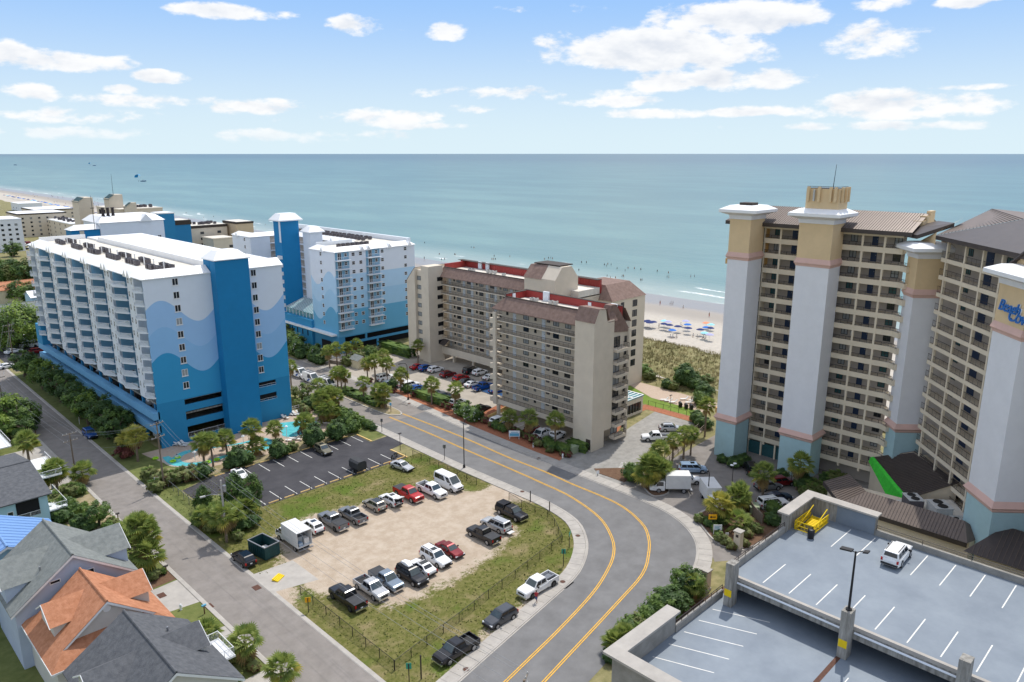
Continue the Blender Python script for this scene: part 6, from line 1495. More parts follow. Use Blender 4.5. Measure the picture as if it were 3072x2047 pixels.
def leafy(kind):
    if kind in LM: return LM[kind]
    f = dict(dark=lambda: leaf_mesh('crown',46,62,.085,['leaf_dark','leaf_mid'],'ball',1), mid=lambda: leaf_mesh('crown',46,62,.085,['leaf_mid','leaf_dark'],'ball',2),
             lime=lambda: leaf_mesh('crown',46,60,.085,['leaf_mid','leaf_lime'],'ball',3), olive=lambda: leaf_mesh('crown',40,60,.09,['leaf_olive','leaf_mid'],'ball',4),
             big=lambda: leaf_mesh('crown',120,70,.05,['leaf_mid','leaf_lime'],'ball',5), cedar=lambda: leaf_mesh('crown',70,60,.07,['leaf_dark','leaf_mid'],'cone',6,.5),
             s_dark=lambda: leaf_mesh('foliage',46,46,.11,['leaf_dark','leaf_mid'],'ball',7,.8), s_mid=lambda: leaf_mesh('foliage',46,46,.11,['leaf_mid','leaf_dark'],'ball',8,.8),
             s_lime=lambda: leaf_mesh('foliage',44,46,.12,['leaf_mid','leaf_lime'],'ball',9,.8), s_olive=lambda: leaf_mesh('foliage',44,46,.12,['leaf_olive','leaf_mid'],'ball',10,.75),
             s_brown=lambda: leaf_mesh('foliage',40,46,.12,['leaf_olive','leaf_brown'],'ball',11,.75), s_red=lambda: leaf_mesh('foliage',34,40,.13,['leaf_red','leaf_olive'],'ball',12,.6),
             s_flower=lambda: leaf_mesh('foliage',46,50,.12,['leaf_mid','leaf_dark','flower_white'],'ball',13,.7,.10), hedge=lambda: leaf_mesh('foliage',120,30,.10,['leaf_mid','leaf_dark'],'box',14,True),
             hedge_dark=lambda: leaf_mesh('foliage',120,30,.10,['leaf_dark','leaf_mid'],'box',15,True), hedge_olive=lambda: leaf_mesh('foliage',120,30,.10,['leaf_olive','leaf_brown'],'box',16,True))
    LM[kind] = f[kind](); return LM[kind]
def tree_trunk(seed):
    r = random.Random(seed); b = MB()
    b.tube((0,0,0),(.05,.02,.45),.055,.042,7)
    for k in range(6):
        a = k*1.05+r.uniform(-.3,.3); b.tube((.05,.02,.36+.02*k),(math.cos(a)*.35,math.sin(a)*.35,.75+r.uniform(0,.15)),.028,.012,5)
    return b.mesh('trunk', ['bark'])
TT = [tree_trunk(1), tree_trunk(2)]
def tree(px, py, r, kind, label, group=None, h=None, sq=.85):
    """px,py: photo point of the trunk foot; r crown radius; h total height"""
    X, Y = at(px, py); h = h or r*2.2
    t = thing('tree', label, 'tree', (X,Y,0), rg.uniform(0,6.28), group)
    link('trunk', TT[rg.randrange(2)], t, (0,0,0), 0, (h*.95,h*.95,h*.9))
    link('crown', leafy(kind), t, (0,0,h-r*sq), rg.uniform(0,6), (r,r*rg.uniform(.9,1.1),r*sq))
    return t
def shrub(px, py, r, kind, label, group=None, sq=.8, ry=None, rot=0.0, hz=None, name='shrub', cat='shrub', world=None):
    X, Y = world or at(px, py)
    t = thing(name, label, cat, (X,Y,0), rot, group)
    z = hz or r*sq
    link('foliage', leafy(kind), t, (0,0,z*.92), 0, (r, ry or r, z))
    link('stem', cached('stem', lambda: MB().tube((0,0,0),(0,0,1),.06,.04,5).mesh('stem',['bark'])), t, (0,0,0), 0, (1,1,z*.9))
    return t
# street trees along the wave hotel
row_ = [(195,600,'dark',3.2,7),(265,640,'mid',3.0,7),(340,700,'lime',3.4,7.5),(420,740,'dark',3.2,7.5),(480,800,'dark',3.4,7.5),(575,860,'dark',3.0,7),(640,930,'mid',3.3,7.5),(700,985,'lime',3.0,7),(775,1000,'dark',3.2,7.5),(850,1090,'dark',3.3,7.5),(905,1120,'dark',3.0,6.5),(960,1080,'mid',2.6,6.5)]
for k, (x, y, kd, r_, h_) in enumerate(row_): tree(x/2.6125, 900+y/2.6125, r_, kd, ORD[k]+' street tree from the far end of the row along the wave hotel', 'street trees along the wave hotel', h_)
tree(57,1045,8.5,'big','big round light green tree beyond the far end of the wave hotel',None,14)
for k, (x, y, r_, kd) in enumerate([(20,1265,3.2,'mid'),(50,1285,3.6,'lime'),(82,1290,3.2,'mid'),(70,1318,2.6,'dark'),(100,1285,2.0,'dark'),(30,1320,2.6,'lime')]): tree(x, y, r_, kd, ORD[k]+' garden tree in the clump above the worn orange roof', 'garden trees above the orange roof', r_*2)
for k, (x, y, r_, kd) in enumerate([(8,845,7,'dark'),(38,848,6,'mid'),(62,850,6,'olive'),(88,850,6.5,'mid'),(108,845,6,'dark'),(42,770,5,'mid'),(25,905,5,'dark'),(70,905,5,'mid'),(95,900,4,'mid')]): tree(x, y, r_, kd, ORD[k]+' distant tree beyond the low motels on the left', 'distant trees on the left', r_*1.7)
tree(908,1205,2.4,'olive','small open-crowned garden tree at the right corner of the wave hotel',None,4.6)
tree(298,1578,2.0,'mid','small round garden tree on the gravel by the side road',None,4.2)
tree(712,1545,2.9,'cedar','dark cedar at the corner of the black parking lot',None,7.5,1.15)
tree(745,1560,2.5,'cedar','shorter dark cedar right of the tall cedar by the black lot',None,5.6,1.1)
tree(612,1530,2.0,'cedar','low dark cedar left of the utility pole',None,4.4,1.1)
tree(760,1500,2.2,'cedar','dark cedar overhanging the asphalt of the black lot',None,5.0,1.1)
tree(2062,1790,2.4,'mid','small leafy tree behind the palm in front of the garage',None,4.4)
# shrubs and hedges
def shrubs(phrase, group, items, name='shrub', cat='shrub'):
    for k, it in enumerate(sorted(items, key=lambda q: q[0])):
        shrub(*it[:4], ORD[k]+' '+name.replace('_',' ')+' from the left '+phrase if len(items) > 1 else name.replace('_',' ')+' '+phrase, group if len(items) > 1 else None, **(it[4] if len(it) > 4 else {}), name=name, cat=cat)
shrubs('in the brownish hedge by the winding pool', 'hedge bushes by the winding pool', [(452,1440,1.6,'s_olive'),(475,1452,1.7,'s_brown'),(503,1452,1.7,'s_brown'),(530,1448,1.7,'s_olive'),(558,1442,1.7,'s_brown'),(585,1436,1.7,'s_brown'),(610,1432,1.8,'s_dark'),(470,1475,1.5,'s_olive')])
shrubs('in the line between the pool and the black lot', 'bushes above the black lot', [(717,1398,2.3,'s_dark',dict(sq=.9)),(740,1392,1.6,'s_mid'),(835,1372,2.0,'s_dark',dict(sq=.95)),(850,1365,1.5,'s_mid'),(942,1336,2.5,'s_dark',dict(sq=.95)),(1013,1318,2.3,'s_dark',dict(sq=.95)),(1003,1300,1.6,'s_lime'),(1057.6,1297,1.8,'s_mid'),(880,1352,1.2,'s_olive'),(690,1405,1.4,'s_dark')])
shrubs('along the sidewalk right of the pool', 'bushes right of the pool', [(1030,1262,1.9,'s_lime'),(1044,1275,2.0,'s_mid'),(1066,1268,1.5,'s_lime'),(1085,1275,1.3,'s_lime'),(1105,1284,1.2,'s_mid'),(1018,1246,1.5,'s_mid'),(1120,1290,.9,'s_dark'),(1050,1250,1.2,'s_dark')])
shrubs('below the right wall of the wave hotel', 'bushes right of the wave hotel', [(925,1228,1.9,'s_dark'),(945,1222,1.9,'s_dark'),(897,1222,1.3,'s_olive'),(962,1236,1.7,'s_dark'),(915,1240,1.4,'s_brown'),(885,1212,1.2,'s_olive')])
shrubs('on the planted road median', 'hedges on the median', [(1046,1182,1.5,'hedge',dict(ry=3.2,hz=.65)),(1066,1190,1.5,'hedge',dict(ry=3.0,hz=.65)),(1108,1208,1.4,'hedge',dict(ry=2.6,hz=.65)),(1124,1214,1.5,'hedge',dict(ry=2.4,hz=.65)),(1142,1222,1.2,'s_dark')], 'low_hedge', 'hedge')
shrub(1299,1203,1.5,'hedge','long clipped dark green hedge on the red mulch strip',None,ry=5.5,hz=1.0,name='hedge',cat='hedge')
shrubs('on the red mulch strip of the condo lot', 'shrubs on the mulch strip', [(1180,1162,1.5,'s_dark'),(1221,1178,1.4,'s_mid'),(1245,1190,1.2,'s_red'),(1180,1180,.9,'s_red'),(1330,1222,1.0,'s_red'),(1345,1228,1.0,'s_red'),(1110,1148,.9,'s_red'),(1440,1262,1.1,'s_brown'),(1455,1270,1.0,'s_red'),(1540,1300,1.0,'s_red'),(1560,1310,1.1,'s_brown'),(1580,1318,1.0,'s_red'),(1600,1328,1.2,'s_red'),(1615,1340,1.1,'s_brown'),(1475,1282,.9,'s_red'),(1650,1358,.9,'s_brown'),(1690,1368,.9,'s_red'),(1705,1372,.8,'s_red')])
shrubs('with white flowers at the lot edge', 'oleanders at the lot edge', [(1391,1246,2.2,'s_flower'),(1421,1262,2.3,'s_flower'),(1408,1252,1.7,'s_flower')], 'oleander', 'shrub')
shrubs('clipped round before the nearer condominium', 'round boxwoods before the nearer condo', [(1490,1287,1.25,'s_mid'),(1502,1292,1.0,'s_mid'),(1512,1296,1.05,'s_mid'),(1643,1338,1.3,'s_mid'),(1652,1352,1.4,'s_mid'),(1676,1352,1.2,'s_mid'),(1693,1361,1.4,'s_mid')], 'boxwood', 'shrub')
shrub(1735,1350,1.2,'hedge','clipped hedge at the foot of the corner stair tower',None,ry=2.2,hz=1.0,rot=.2,name='hedge',cat='hedge')
shrub(1896,1440,2.0,'s_mid','large round boxwood by the kerb of the hotel drive',None,name='boxwood')
shrubs('near the court hotel', 'shrubs near the court hotel', [(962,1092,2.6,'s_dark',dict(sq=.75)),(940,1085,1.8,'s_dark'),(891,1062,3.4,'s_flower'),(942,1072,2.6,'s_flower'),(875,1040,3.0,'s_mid'),(905,1075,2.2,'s_dark'),(1044,1098,1.9,'s_olive'),(1075,1082,2.0,'s_olive'),(1110,1072,2.2,'s_mid'),(860,1020,3.0,'s_olive'),(1100,1090,1.4,'s_lime')])
shrub(1195,1060,1.8,'hedge','long loose green hedge between the court hotel and the farther condominium',None,ry=7.0,hz=1.4,rot=0,name='hedge',cat='hedge')
shrub(2054,1160,3.2,'s_dark','big dark evergreen bush alone on the dune',None,sq=.95,name='bush')
shrubs('on the dune', 'bushes on the dune', [(1896,1098,2.6,'s_dark'),(1885,1115,2.0,'s_mid'),(1910,1120,2.4,'s_lime'),(1930,1130,2.2,'s_lime'),(1890,1130,2.0,'s_lime'),(1950,1142,1.8,'s_olive'),(2000,1165,1.6,'s_dark'),(2085,1170,2.2,'s_dark'),(2110,1190,2.4,'s_dark'),(2120,1160,2.0,'s_olive'),(2100,1215,2.0,'s_mid'),(2020,1170,1.4,'s_olive')], 'dune_bush', 'shrub')
shrubs('at the seaward foot of the first pylon', 'bushes behind the first pylon', [(2090,1268,1.8,'s_dark'),(2102,1280,1.6,'s_dark'),(2118,1285,1.5,'s_dark')])
shrubs('at the feet of the pylons', 'bushes at the pylon feet', [(2165,1388,1.1,'s_dark'),(2200,1402,1.4,'s_dark'),(2218,1396,1.3,'s_dark'),(2232,1388,1.2,'s_dark'),(2411,1470,2.0,'s_dark'),(2345,1435,1.2,'s_dark'),(2437,1480,1.7,'s_olive'),(2420,1490,1.4,'s_olive'),(2455,1486,1.6,'s_olive'),(2490,1450,1.5,'s_olive'),(2510,1445,1.4,'s_olive'),(2475,1450,1.2,'s_dark')])
shrubs('in the corner bed by the arrow sign', 'shrubs in the corner bed', [(2100,1568,1.0,'s_olive'),(2128,1580,1.1,'s_dark'),(2160,1572,1.3,'s_dark'),(2150,1600,.9,'s_mid'),(2160,1625,1.0,'s_olive'),(2180,1636,1.0,'s_brown'),(2195,1648,.9,'s_brown'),(2252,1590,1.1,'s_brown'),(2240,1612,1.0,'s_brown'),(2270,1600,1.0,'s_olive'),(2315,1575,1.4,'s_dark'),(2318,1540,1.4,'s_mid'),(2232,1640,.9,'s_brown')])
shrubs('in the bed in front of the garage', 'shrubs in front of the garage', [(2005,1840,2.3,'s_dark'),(1975,1852,1.9,'s_mid'),(2030,1822,1.9,'s_dark'),(1940,1872,1.5,'s_mid'),(1905,1895,1.5,'s_olive'),(1880,1915,1.5,'s_mid'),(1855,1940,1.4,'s_olive'),(2085,1790,1.2,'s_lime'),(1915,1885,1.2,'s_lime'),(1832,1985,1.1,'s_dark')])
shrubs('around the porch house garden', 'shrubs around the porch house', [(135,1540,1.8,'s_olive'),(166,1535,2.2,'s_olive'),(200,1545,2.0,'s_mid'),(145,1565,1.6,'s_dark'),(225,1550,1.6,'s_mid'),(240,1585,1.5,'s_dark'),(270,1592,1.2,'s_dark'),(340,1578,1.0,'s_olive'),(215,1490,1.6,'s_olive'),(235,1485,1.4,'s_mid'),(325,1590,1.0,'s_lime'),(255,1520,.6,'s_lime'),(190,1565,1.6,'s_dark')])
shrub(379,1372,2.3,'s_red','reddish leafy bush below the end of the street tree row',None,name='bush')
shrubs('under the palm clump of the grey-blue house', 'shrubs under the palm clump', [(400,1715,1.3,'s_dark'),(430,1735,1.3,'s_dark'),(460,1738,1.1,'s_olive'),(490,1722,.6,'s_lime')])
shrubs('around the slate-roofed house', 'shrubs around the slate-roofed house', [(640,1960,1.5,'s_mid'),(615,1935,1.3,'s_mid'),(700,1985,1.0,'s_olive'),(760,2010,.9,'s_brown')])
shrubs('around the utility pole at the lot edge', 'shrubs around the utility pole', [(600,1575,1.5,'s_dark'),(640,1595,1.4,'s_olive'),(720,1590,1.7,'s_dark'),(750,1580,1.6,'s_dark'),(675,1560,1.5,'s_mid'),(715,1620,1.0,'s_olive')])
# grass that nobody could count
FIELD = [(40.6,53.2),(48,54.2),(63,59.4),(70,60.6),(76,63.4),(79.6,66.5),(82,70.5),(83,76),(83.2,108.4),(80,125),(40.6,125)]
def tufts():
    r = random.Random(3); b = MB()
    for k in range(9000):
        y = r.uniform(72,215); e = lerp(DUNE, y); x = e-38+39*(r.random()**.85)
        if 143 < x < 152 and 80 < y < 110: continue
        z = dune_z(x, y); h = r.uniform(.35,.9)
        for q in range(4):
            a = r.uniform(0,6.28); w = r.uniform(.05,.14); dx, dy = math.cos(a), math.sin(a); ln = r.uniform(.15,.55)
            ox, oy = r.uniform(-.3,.3), r.uniform(-.3,.3)
            b.add([(x+ox-dy*w,y+oy+dx*w,z-.1),(x+ox+dy*w,y+oy-dx*w,z-.1),(x+ox+dx*ln,y+oy+dy*ln,z+h)], [(0,1,2)])
    o = struct('dune_grass', b, ['dune_grass'], kind='stuff')
    b = MB()
    for k in range(16000):
        x, y = r.uniform(40.6,84), r.uniform(54,125)
        if (y > 108.4 and x > 50.3) or sdist((x,y), SAND) > -r.random()*2.5: continue
        if sdist((x,y), FIELD) < .3: continue
        h = r.uniform(.06,.2); a = r.uniform(0,6.28); w = r.uniform(.05,.16); dx, dy = math.cos(a), math.sin(a)
        b.add([(x-dy*w,y+dx*w,.0),(x+dy*w,y-dx*w,.0),(x+dx*.1,y+dy*.1,h)], [(0,1,2)])
    struct('field_grass', b, ['lawn'], kind='stuff')
tufts()
# ================================================================ VEHICLES
KIND = dict(
 sedan=dict(L=4.8,W=1.84,b=.93,r=1.44,c=(-1.75,1.05),t=(-1.0,.25),wb=2.75,wr=.32,hood=.86,tail=.98),
 coupe=dict(L=4.55,W=1.82,b=.92,r=1.38,c=(-1.7,.95),t=(-.85,.1),wb=2.7,wr=.32,hood=.84,tail=.96),
 suv=dict(L=4.65,W=1.88,b=1.05,r=1.68,c=(-2.18,1.0),t=(-1.75,.3),wb=2.7,wr=.36,hood=1.0,tail=1.08),
 bigsuv=dict(L=5.25,W=2.02,b=1.15,r=1.90,c=(-2.5,1.05),t=(-2.3,.4),wb=3.0,wr=.40,hood=1.12,tail=1.15),
 wagon=dict(L=4.9,W=1.86,b=1.0,r=1.58,c=(-2.2,1.0),t=(-1.7,.3),wb=2.8,wr=.34,hood=.94,tail=1.02),
 minivan=dict(L=5.1,W=1.98,b=1.05,r=1.76,c=(-2.4,1.55),t=(-2.2,.65),wb=3.05,wr=.35,hood=.98,tail=1.06),
 pickup=dict(L=5.85,W=2.02,b=1.18,r=1.90,c=(-.85,1.45),t=(-.65,.75),wb=3.65,wr=.42,hood=1.15,tail=1.2,bed=True),
 bigpickup=dict(L=6.3,W=2.06,b=1.28,r=2.02,c=(-.9,1.55),t=(-.7,.85),wb=4.05,wr=.45,hood=1.27,tail=1.3,bed=True),
 van=dict(L=5.9,W=2.05,b=1.35,r=2.55,c=(-2.9,2.15),t=(-2.8,1.0),wb=3.7,wr=.37,hood=1.28,tail=1.35))
def ring(x, w, zb, zt):
    m = (zb+zt)/2; r = min(.14, (zt-zb)*.3)
    return [(x,-w*.9,zb),(x,-w,zb+r),(x,-w*1.0,m),(x,-w*.97,zt-r),(x,-w*.86,zt),(x,0,zt+.03),(x,w*.86,zt),(x,w*.97,zt-r),(x,w*1.0,m),(x,w,zb+r),(x,w*.9,zb)]
def car_body(k):
    p = KIND[k]; L, W2 = p['L']/2, p['W']/2; b = MB(); wb = p['wb']/2; cl = .24 if not p.get('bed') else .38
    if p.get('bed'):
        st = [(p['c'][0]-.12,W2*.97,cl,p['b']),(p['c'][0]+.3,W2,cl,p['b']),(p['c'][1],W2,cl,p['b']),(L-1.0,W2*.98,cl,p['hood']),(L-.28,W2*.95,cl,p['hood']-.04),(L-.05,W2*.90,cl+.1,p['hood']-.14),(L,W2*.84,cl+.16,p['hood']-.3)]
    else:
        st = [(-L,W2*.80,cl+.2,p['tail']-.25),(-L+.07,W2*.90,cl+.05,p['tail']-.06),(-L+.35,W2*.96,cl,p['tail']),(p['c'][0]+.5,W2,cl,p['b']+.02),(0,W2,cl,p['b']),(p['c'][1],W2*.99,cl,p['b']),(L-.75,W2*.95,cl,p['hood']-.03),(L-.25,W2*.88,cl,p['hood']-.12),(L-.05,W2*.78,cl+.08,p['hood']-.28),(L,W2*.66,cl+.16,p['hood']-.36)]
    b.loft([ring(*s)[::-1] for s in st])
    for sx in (-wb, wb):                              # dark wheel arches
        if p.get('bed') and sx < 0: continue
        for s in (-1,1):
            n = 12; y = s*(W2+.004); o = [(sx,y,p['wr'])]+[(sx+(p['wr']+.09)*math.cos(math.pi*i/n), y, p['wr']+(p['wr']+.07)*math.sin(math.pi*i/n)) for i in range(n+1)]
            b.face(o if s > 0 else o[::-1], 1)
    b.box(-L+.25,L-.25,-W2*.8,W2*.8,cl-.08,cl+.04,1)
    return b.mesh('body', ['car_white','plastic_black'], False)
def fr_pts(k):
    p = KIND[k]; W2 = p['W']/2; wb_, wr_ = W2*.90, W2*.74
    if k == 'van': wb_, wr_ = W2*.96, W2*.84
    z0, z1 = p['b']-.02, p['r']
    B = [(p['c'][0],-wb_,z0),(p['c'][1],-wb_,z0),(p['c'][1],wb_,z0),(p['c'][0],wb_,z0)]; T = [(p['t'][0],-wr_,z1-.07),(p['t'][1],-wr_,z1-.07),(p['t'][1],wr_,z1-.07),(p['t'][0],wr_,z1-.07)]
    return B, T, z1
def cabin(k):
    B, T, z1 = fr_pts(k); b = MB()
    U = [(T[0][0]+.18,T[0][1]*.86,z1),(T[1][0]-.2,T[1][1]*.86,z1),(T[2][0]-.2,T[2][1]*.86,z1),(T[3][0]+.18,T[3][1]*.86,z1)]
    b.add(B+T+U, [(0,1,5,4),(1,2,6,5),(2,3,7,6),(3,0,4,7),(4,5,9,8),(5,6,10,9),(6,7,11,10),(7,4,8,11),(8,9,10,11)])
    return b.mesh('cabin', ['car_white'])
def pane(k, side, u0, u1, v0, v1, mat_):
    B, T, z1 = fr_pts(k); a, c = dict(right=(0,1), front=(1,2), left=(2,3), rear=(3,0))[side]
    P = lambda u, v: Vector(B[a])*(1-u)*(1-v)+Vector(B[c])*u*(1-v)+Vector(T[a])*(1-u)*v+Vector(T[c])*u*v
    q = [P(u0,v0),P(u1,v0),P(u1,v1),P(u0,v1)]; n = (q[1]-q[0]).cross(q[3]-q[0]).normalized()*.018
    return MB().add([x+n for x in q], [(0,1,2,3)]).mesh('pane', [mat_])
def wheel_mesh(r, w): return MB().add(*cyl_y(r, w)).mesh('tyre', ['tyre'])
def cyl_y(r, w, n=14):
    v = [(r*math.cos(2*math.pi*i/n), s*w/2, r*math.sin(2*math.pi*i/n)) for s in (-1,1) for i in range(n)]
    return v, [(i,(i+1)%n,n+(i+1)%n,n+i)[::-1] for i in range(n)]+[tuple(range(n)), tuple(range(2*n-1,n-1,-1))]
def rim_mesh(r, w, m): return MB().add(*cyl_y(r*.66, w+.02, 10)).mesh('rim', [m])
def pmat(o, m): setmat(o, 0, m)
def car(kind, color, px, py, head, label, group=None, z=0.0, detail=2, bed='open', rim='rim', roof=None, world=None, zc=None, extras=()):
    p = KIND[kind]; L, W2 = p['L']/2, p['W']/2; rh = R(head)
    X, Y = world or at(px, py, z+(p['r']*.45 if zc is None else zc))
    names = dict(pickup='pickup_truck', bigpickup='pickup_truck', suv='suv', bigsuv='suv', van='van', minivan='minivan', wagon='station_wagon', sedan='car', coupe='car')
    cats = dict(pickup='pickup truck', bigpickup='pickup truck', suv='suv', bigsuv='suv', van='van', minivan='minivan', wagon='car', sedan='car', coupe='car')
    t = thing(names[kind], label, cats[kind], (X,Y,z+.02), rh, group)
    cm = 'car_'+color
    o = link('body', cached(('body',kind), lambda: car_body(kind)), t); pmat(o, cm)
    o = link('cabin', cached(('cabin',kind), lambda: cabin(kind)), t); pmat(o, 'car_'+(roof or color))
    link('windshield', cached(('ws',kind), lambda: pane(kind,'front',.06,.94,.1,.93,'windshield')), t)
    if kind != 'van' or 'cargo' not in extras: link('rear_window', cached(('rw',kind), lambda: pane(kind,'rear',.1,.9,.28,.9,'car_glass')), t)
    spans = ((.04,.30),(.34,.62),(.66,.95)) if kind in ('bigsuv','minivan') else (((.08,.50),(.55,.94)) if kind != 'van' else ((.05,.62),(.74,.95)))
    if 'cargo' in extras: spans = ((.76,.95),)
    for s in ('right','left'):
        for i, (u0, u1) in enumerate(spans):
            if s == 'left': u0, u1 = 1-u1, 1-u0
            link('side_window', cached(('sw',kind,s,i,'cargo' in extras), lambda: pane(kind,s,u0,u1,.18,.88,'car_glass')), t)
    wm = cached(('wheel',kind), lambda: wheel_mesh(p['wr'], .25)); rm = cached(('rim',kind,rim), lambda: rim_mesh(p['wr'], .25, rim))
    for sx in (-1,1):
        for sy in (-1,1):
            w = link('wheel', wm, t, (sx*p['wb']/2, sy*(W2-.10), p['wr']))
            if detail > 1: link('rim', rm, w)
    if detail > 1:
        zh = p['hood']-.33 if not p.get('bed') else p['hood']-.32
        for s in (-1,1):
            link('headlight', cached(('hl',kind), lambda: MB().box(-.12,.06,-.17,.17,-.08,.09).mesh('headlight',['lamp_clear'])), t, (L-.10,s*(W2*.70),zh))
            link('taillight', cached(('tl',kind), lambda: MB().box(-.05,.12,-.1,.1,-.16,.16).mesh('taillight',['lamp_red'])), t, (-L+.03,s*(W2*.80),p['tail']-.25))
            link('mirror', cached('mirror', lambda: MB().box(-.08,.08,-.12,.12,-.09,.09).mesh('mirror',['plastic_black'])), t, (p['c'][1]-.45,s*(W2+.09),p['b']+.1))
        o = link('grille', cached(('gr',kind), lambda: MB().box(-.06,.05,-W2*.52,W2*.52,-.14,.12).mesh('grille',['plastic_black'])), t, (L-.03,0,p['hood']-.42))
        link('bumper', cached(('bp',kind), lambda: MB().box(-.12,.10,-W2*.86,W2*.86,-.10,.10).mesh('bumper',['chrome' if p.get('bed') else 'plastic_black'])), t, (L-.03,0,.46))
        link('bumper', cached(('bp',kind), None), t, (-L+.03,0,.5))
        link('licence_plate', cached('plate', lambda: MB().box(-.02,.0,-.16,.16,-.08,.08).mesh('licence_plate',['plate'])), t, (-L-.015 if not p.get('bed') else -L-.08,0,.75))
    if p.get('bed'):
        x0, x1, zf, zt = -L+.06, p['c'][0]-.13, .80, p['tail']
        def bedm():
            b = MB(); b.box(x0,x1,-W2*.97,-W2*.97+.09,.42,zt); b.box(x0,x1,W2*.97-.09,W2*.97,.42,zt); b.box(x0,x0+.09,-W2*.97+.09,W2*.97-.09,.42,zt-.02); b.box(x1-.06,x1,-W2*.97+.09,W2*.97-.09,.42,zt-.01)
            b.box(x0+.09,x1-.06,-W2*.97+.09,W2*.97-.09,zf-.06,zf,1)
            sx = -p['wb']/2
            for s in (-1,1):
                n = 12; y = s*(W2*.97+.004); q = [(sx,y,p['wr'])]+[(sx+(p['wr']+.09)*math.cos(math.pi*i/n), y, p['wr']+(p['wr']+.07)*math.sin(math.pi*i/n)) for i in range(n+1)]
                b.face(q if s > 0 else q[::-1], 1)
            return b.mesh('bed', ['car_white','plastic_black'])
        o = link('bed', cached(('bed',kind), bedm), t); pmat(o, cm)
        if bed == 'cover': link('bed_cover', cached(('cov',kind), lambda: MB().box(x0+.02,x1,-W2*.93,W2*.93,zt+.002,zt+.05).mesh('bed_cover',['bed_cover'])), t)
        if bed == 'shell':
            sh = link('camper_shell', cached(('shell',kind), lambda: MB().add([(x0,-W2*.94,zt),(x1+.05,-W2*.94,zt),(x1+.05,W2*.94,zt),(x0,W2*.94,zt),(x0+.2,-W2*.76,p['r']-.02),(x1+.05,-W2*.76,p['r']),(x1+.05,W2*.76,p['r']),(x0+.2,W2*.76,p['r']-.02)], [(0,1,5,4),(1,2,6,5),(2,3,7,6),(3,0,4,7),(4,5,6,7)]).mesh('camper_shell',['car_white'])), t); pmat(sh, cm)
            for s in (-1,1): link('side_window', cached(('shw',kind,s), lambda: MB().add([(x0+.25,s*W2*.935,zt+.1),(x1-.1,s*W2*.935,zt+.1),(x1-.1,s*W2*.80,p['r']-.13),(x0+.35,s*W2*.80,p['r']-.13)], [(0,1,2,3)]).mesh('side_window',['car_glass'])), sh)
        if bed == 'load':
            obj('cargo', MB().box(-2.6,-1.4,-.5,.1,.81,1.15).box(-2.7,-1.2,.35,.6,.81,1.42), 'car_grey', t)
    if 'sunroof' in extras: link('sunroof', cached(('sun',kind), lambda: MB().box(p['t'][1]-1.15,p['t'][1]-.4,-.42,.42,p['r']+.002,p['r']+.012).mesh('sunroof',['car_glass'])), t)
    if 'glassroof' in extras: link('glass_roof', cached(('grf',kind), lambda: MB().box(p['t'][0]+.22,p['t'][1]-.22,-.58,.58,p['r']+.002,p['r']+.012).mesh('glass_roof',['car_glass'])), t)
    if 'rails' in extras:
        for s in (-1,1): link('roof_rail', cached(('rrail',kind), lambda: MB().box(p['t'][0]+.2,p['t'][1]-.3,-.03,.03,0,.07).mesh('roof_rail',['plastic_black'])), t, (0,s*W2*.62,p['r']-.02))
    if 'roofbox' in extras: obj('roof_box', MB().loft([[(-1.9,-.40,1.98),(-1.9,.40,1.98),(-1.85,.36,2.2),(-1.85,-.36,2.2)],[(-.9,-.45,1.96),(-.9,.45,1.96),(-.9,.38,2.36),(-.9,-.38,2.36)],[(-.1,-.38,1.98),(-.1,.38,1.98),(-.15,.3,2.12),(-.15,-.3,2.12)]]), 'car_white', t)
    if 'hatch' in extras:
        obj('tailgate', MB().add([(-2.0,-.66,1.70),(-2.0,.66,1.70),(-3.0,.62,2.0),(-3.0,-.62,2.0),(-2.0,-.66,1.62),(-2.0,.66,1.62),(-3.0,.62,1.92),(-3.0,-.62,1.92)], [(0,1,2,3),(7,6,5,4),(0,4,5,1),(2,6,7,3),(1,5,6,2),(3,7,4,0)]), cm, t)
        obj('load_opening', MB().box(-2.36,-2.15,-.62,.62,.75,1.55), 'dark_void', t)
        obj('luggage', MB().lathe([(.30,0),(.32,.1),(.28,.16)],12,(-2.5,.25)), 'car_silver', t, (0,0,1.0))
    if 'livery' in extras:
        for s in (-1,1): obj('livery_stripe', MB().add([(-.6,s*(W2+.006),.5),(.3,s*(W2+.006),.5),(1.2,s*(W2+.006),1.28),(.5,s*(W2+.006),1.28)], [(0,1,2,3) if s < 0 else (3,2,1,0)]), 'car_blue', t); obj('livery_panel', MB().add([(-.3,s*(W2*.965+.01),1.36),(.9,s*(W2*.95+.01),1.36),(.6,s*(W2*.87+.02),2.3),(-.2,s*(W2*.87+.02),2.3)], [(0,1,2,3) if s < 0 else (3,2,1,0)]), 'car_navy', t)
        obj('ladder_rack', MB().box(-2.4,.6,-.75,-.69,2.75,2.81).box(-2.4,.6,.69,.75,2.75,2.81).box(-2.2,-2.14,-.75,.75,2.55,2.8).box(-.8,-.74,-.75,.75,2.55,2.8).box(.4,.46,-.75,.75,2.55,2.8), 'steel', t)
        obj('ladder', MB().box(-2.6,.5,.2,.26,2.83,2.89).box(-2.6,.5,.55,.61,2.83,2.89), 'steel', t)
    if 'rack' in extras:
        obj('hitch_rack', MB().box(-L-.75,-L-.1,-.55,.55,.42,.5), 'box_white', t)
    return t
N_, S_, E_, W_ = 90, -90, 0, 180
sd = 'in the sand lot'
car('suv','white',936,1576.8,N_,'white crossover parked between the box truck and a grey pickup',None,extras=('sunroof',))
car('bigpickup','grey',998.6,1560.7,N_,'grey pickup with folding bed cover beside the white crossover',None,bed='cover',rim='rim_dark')
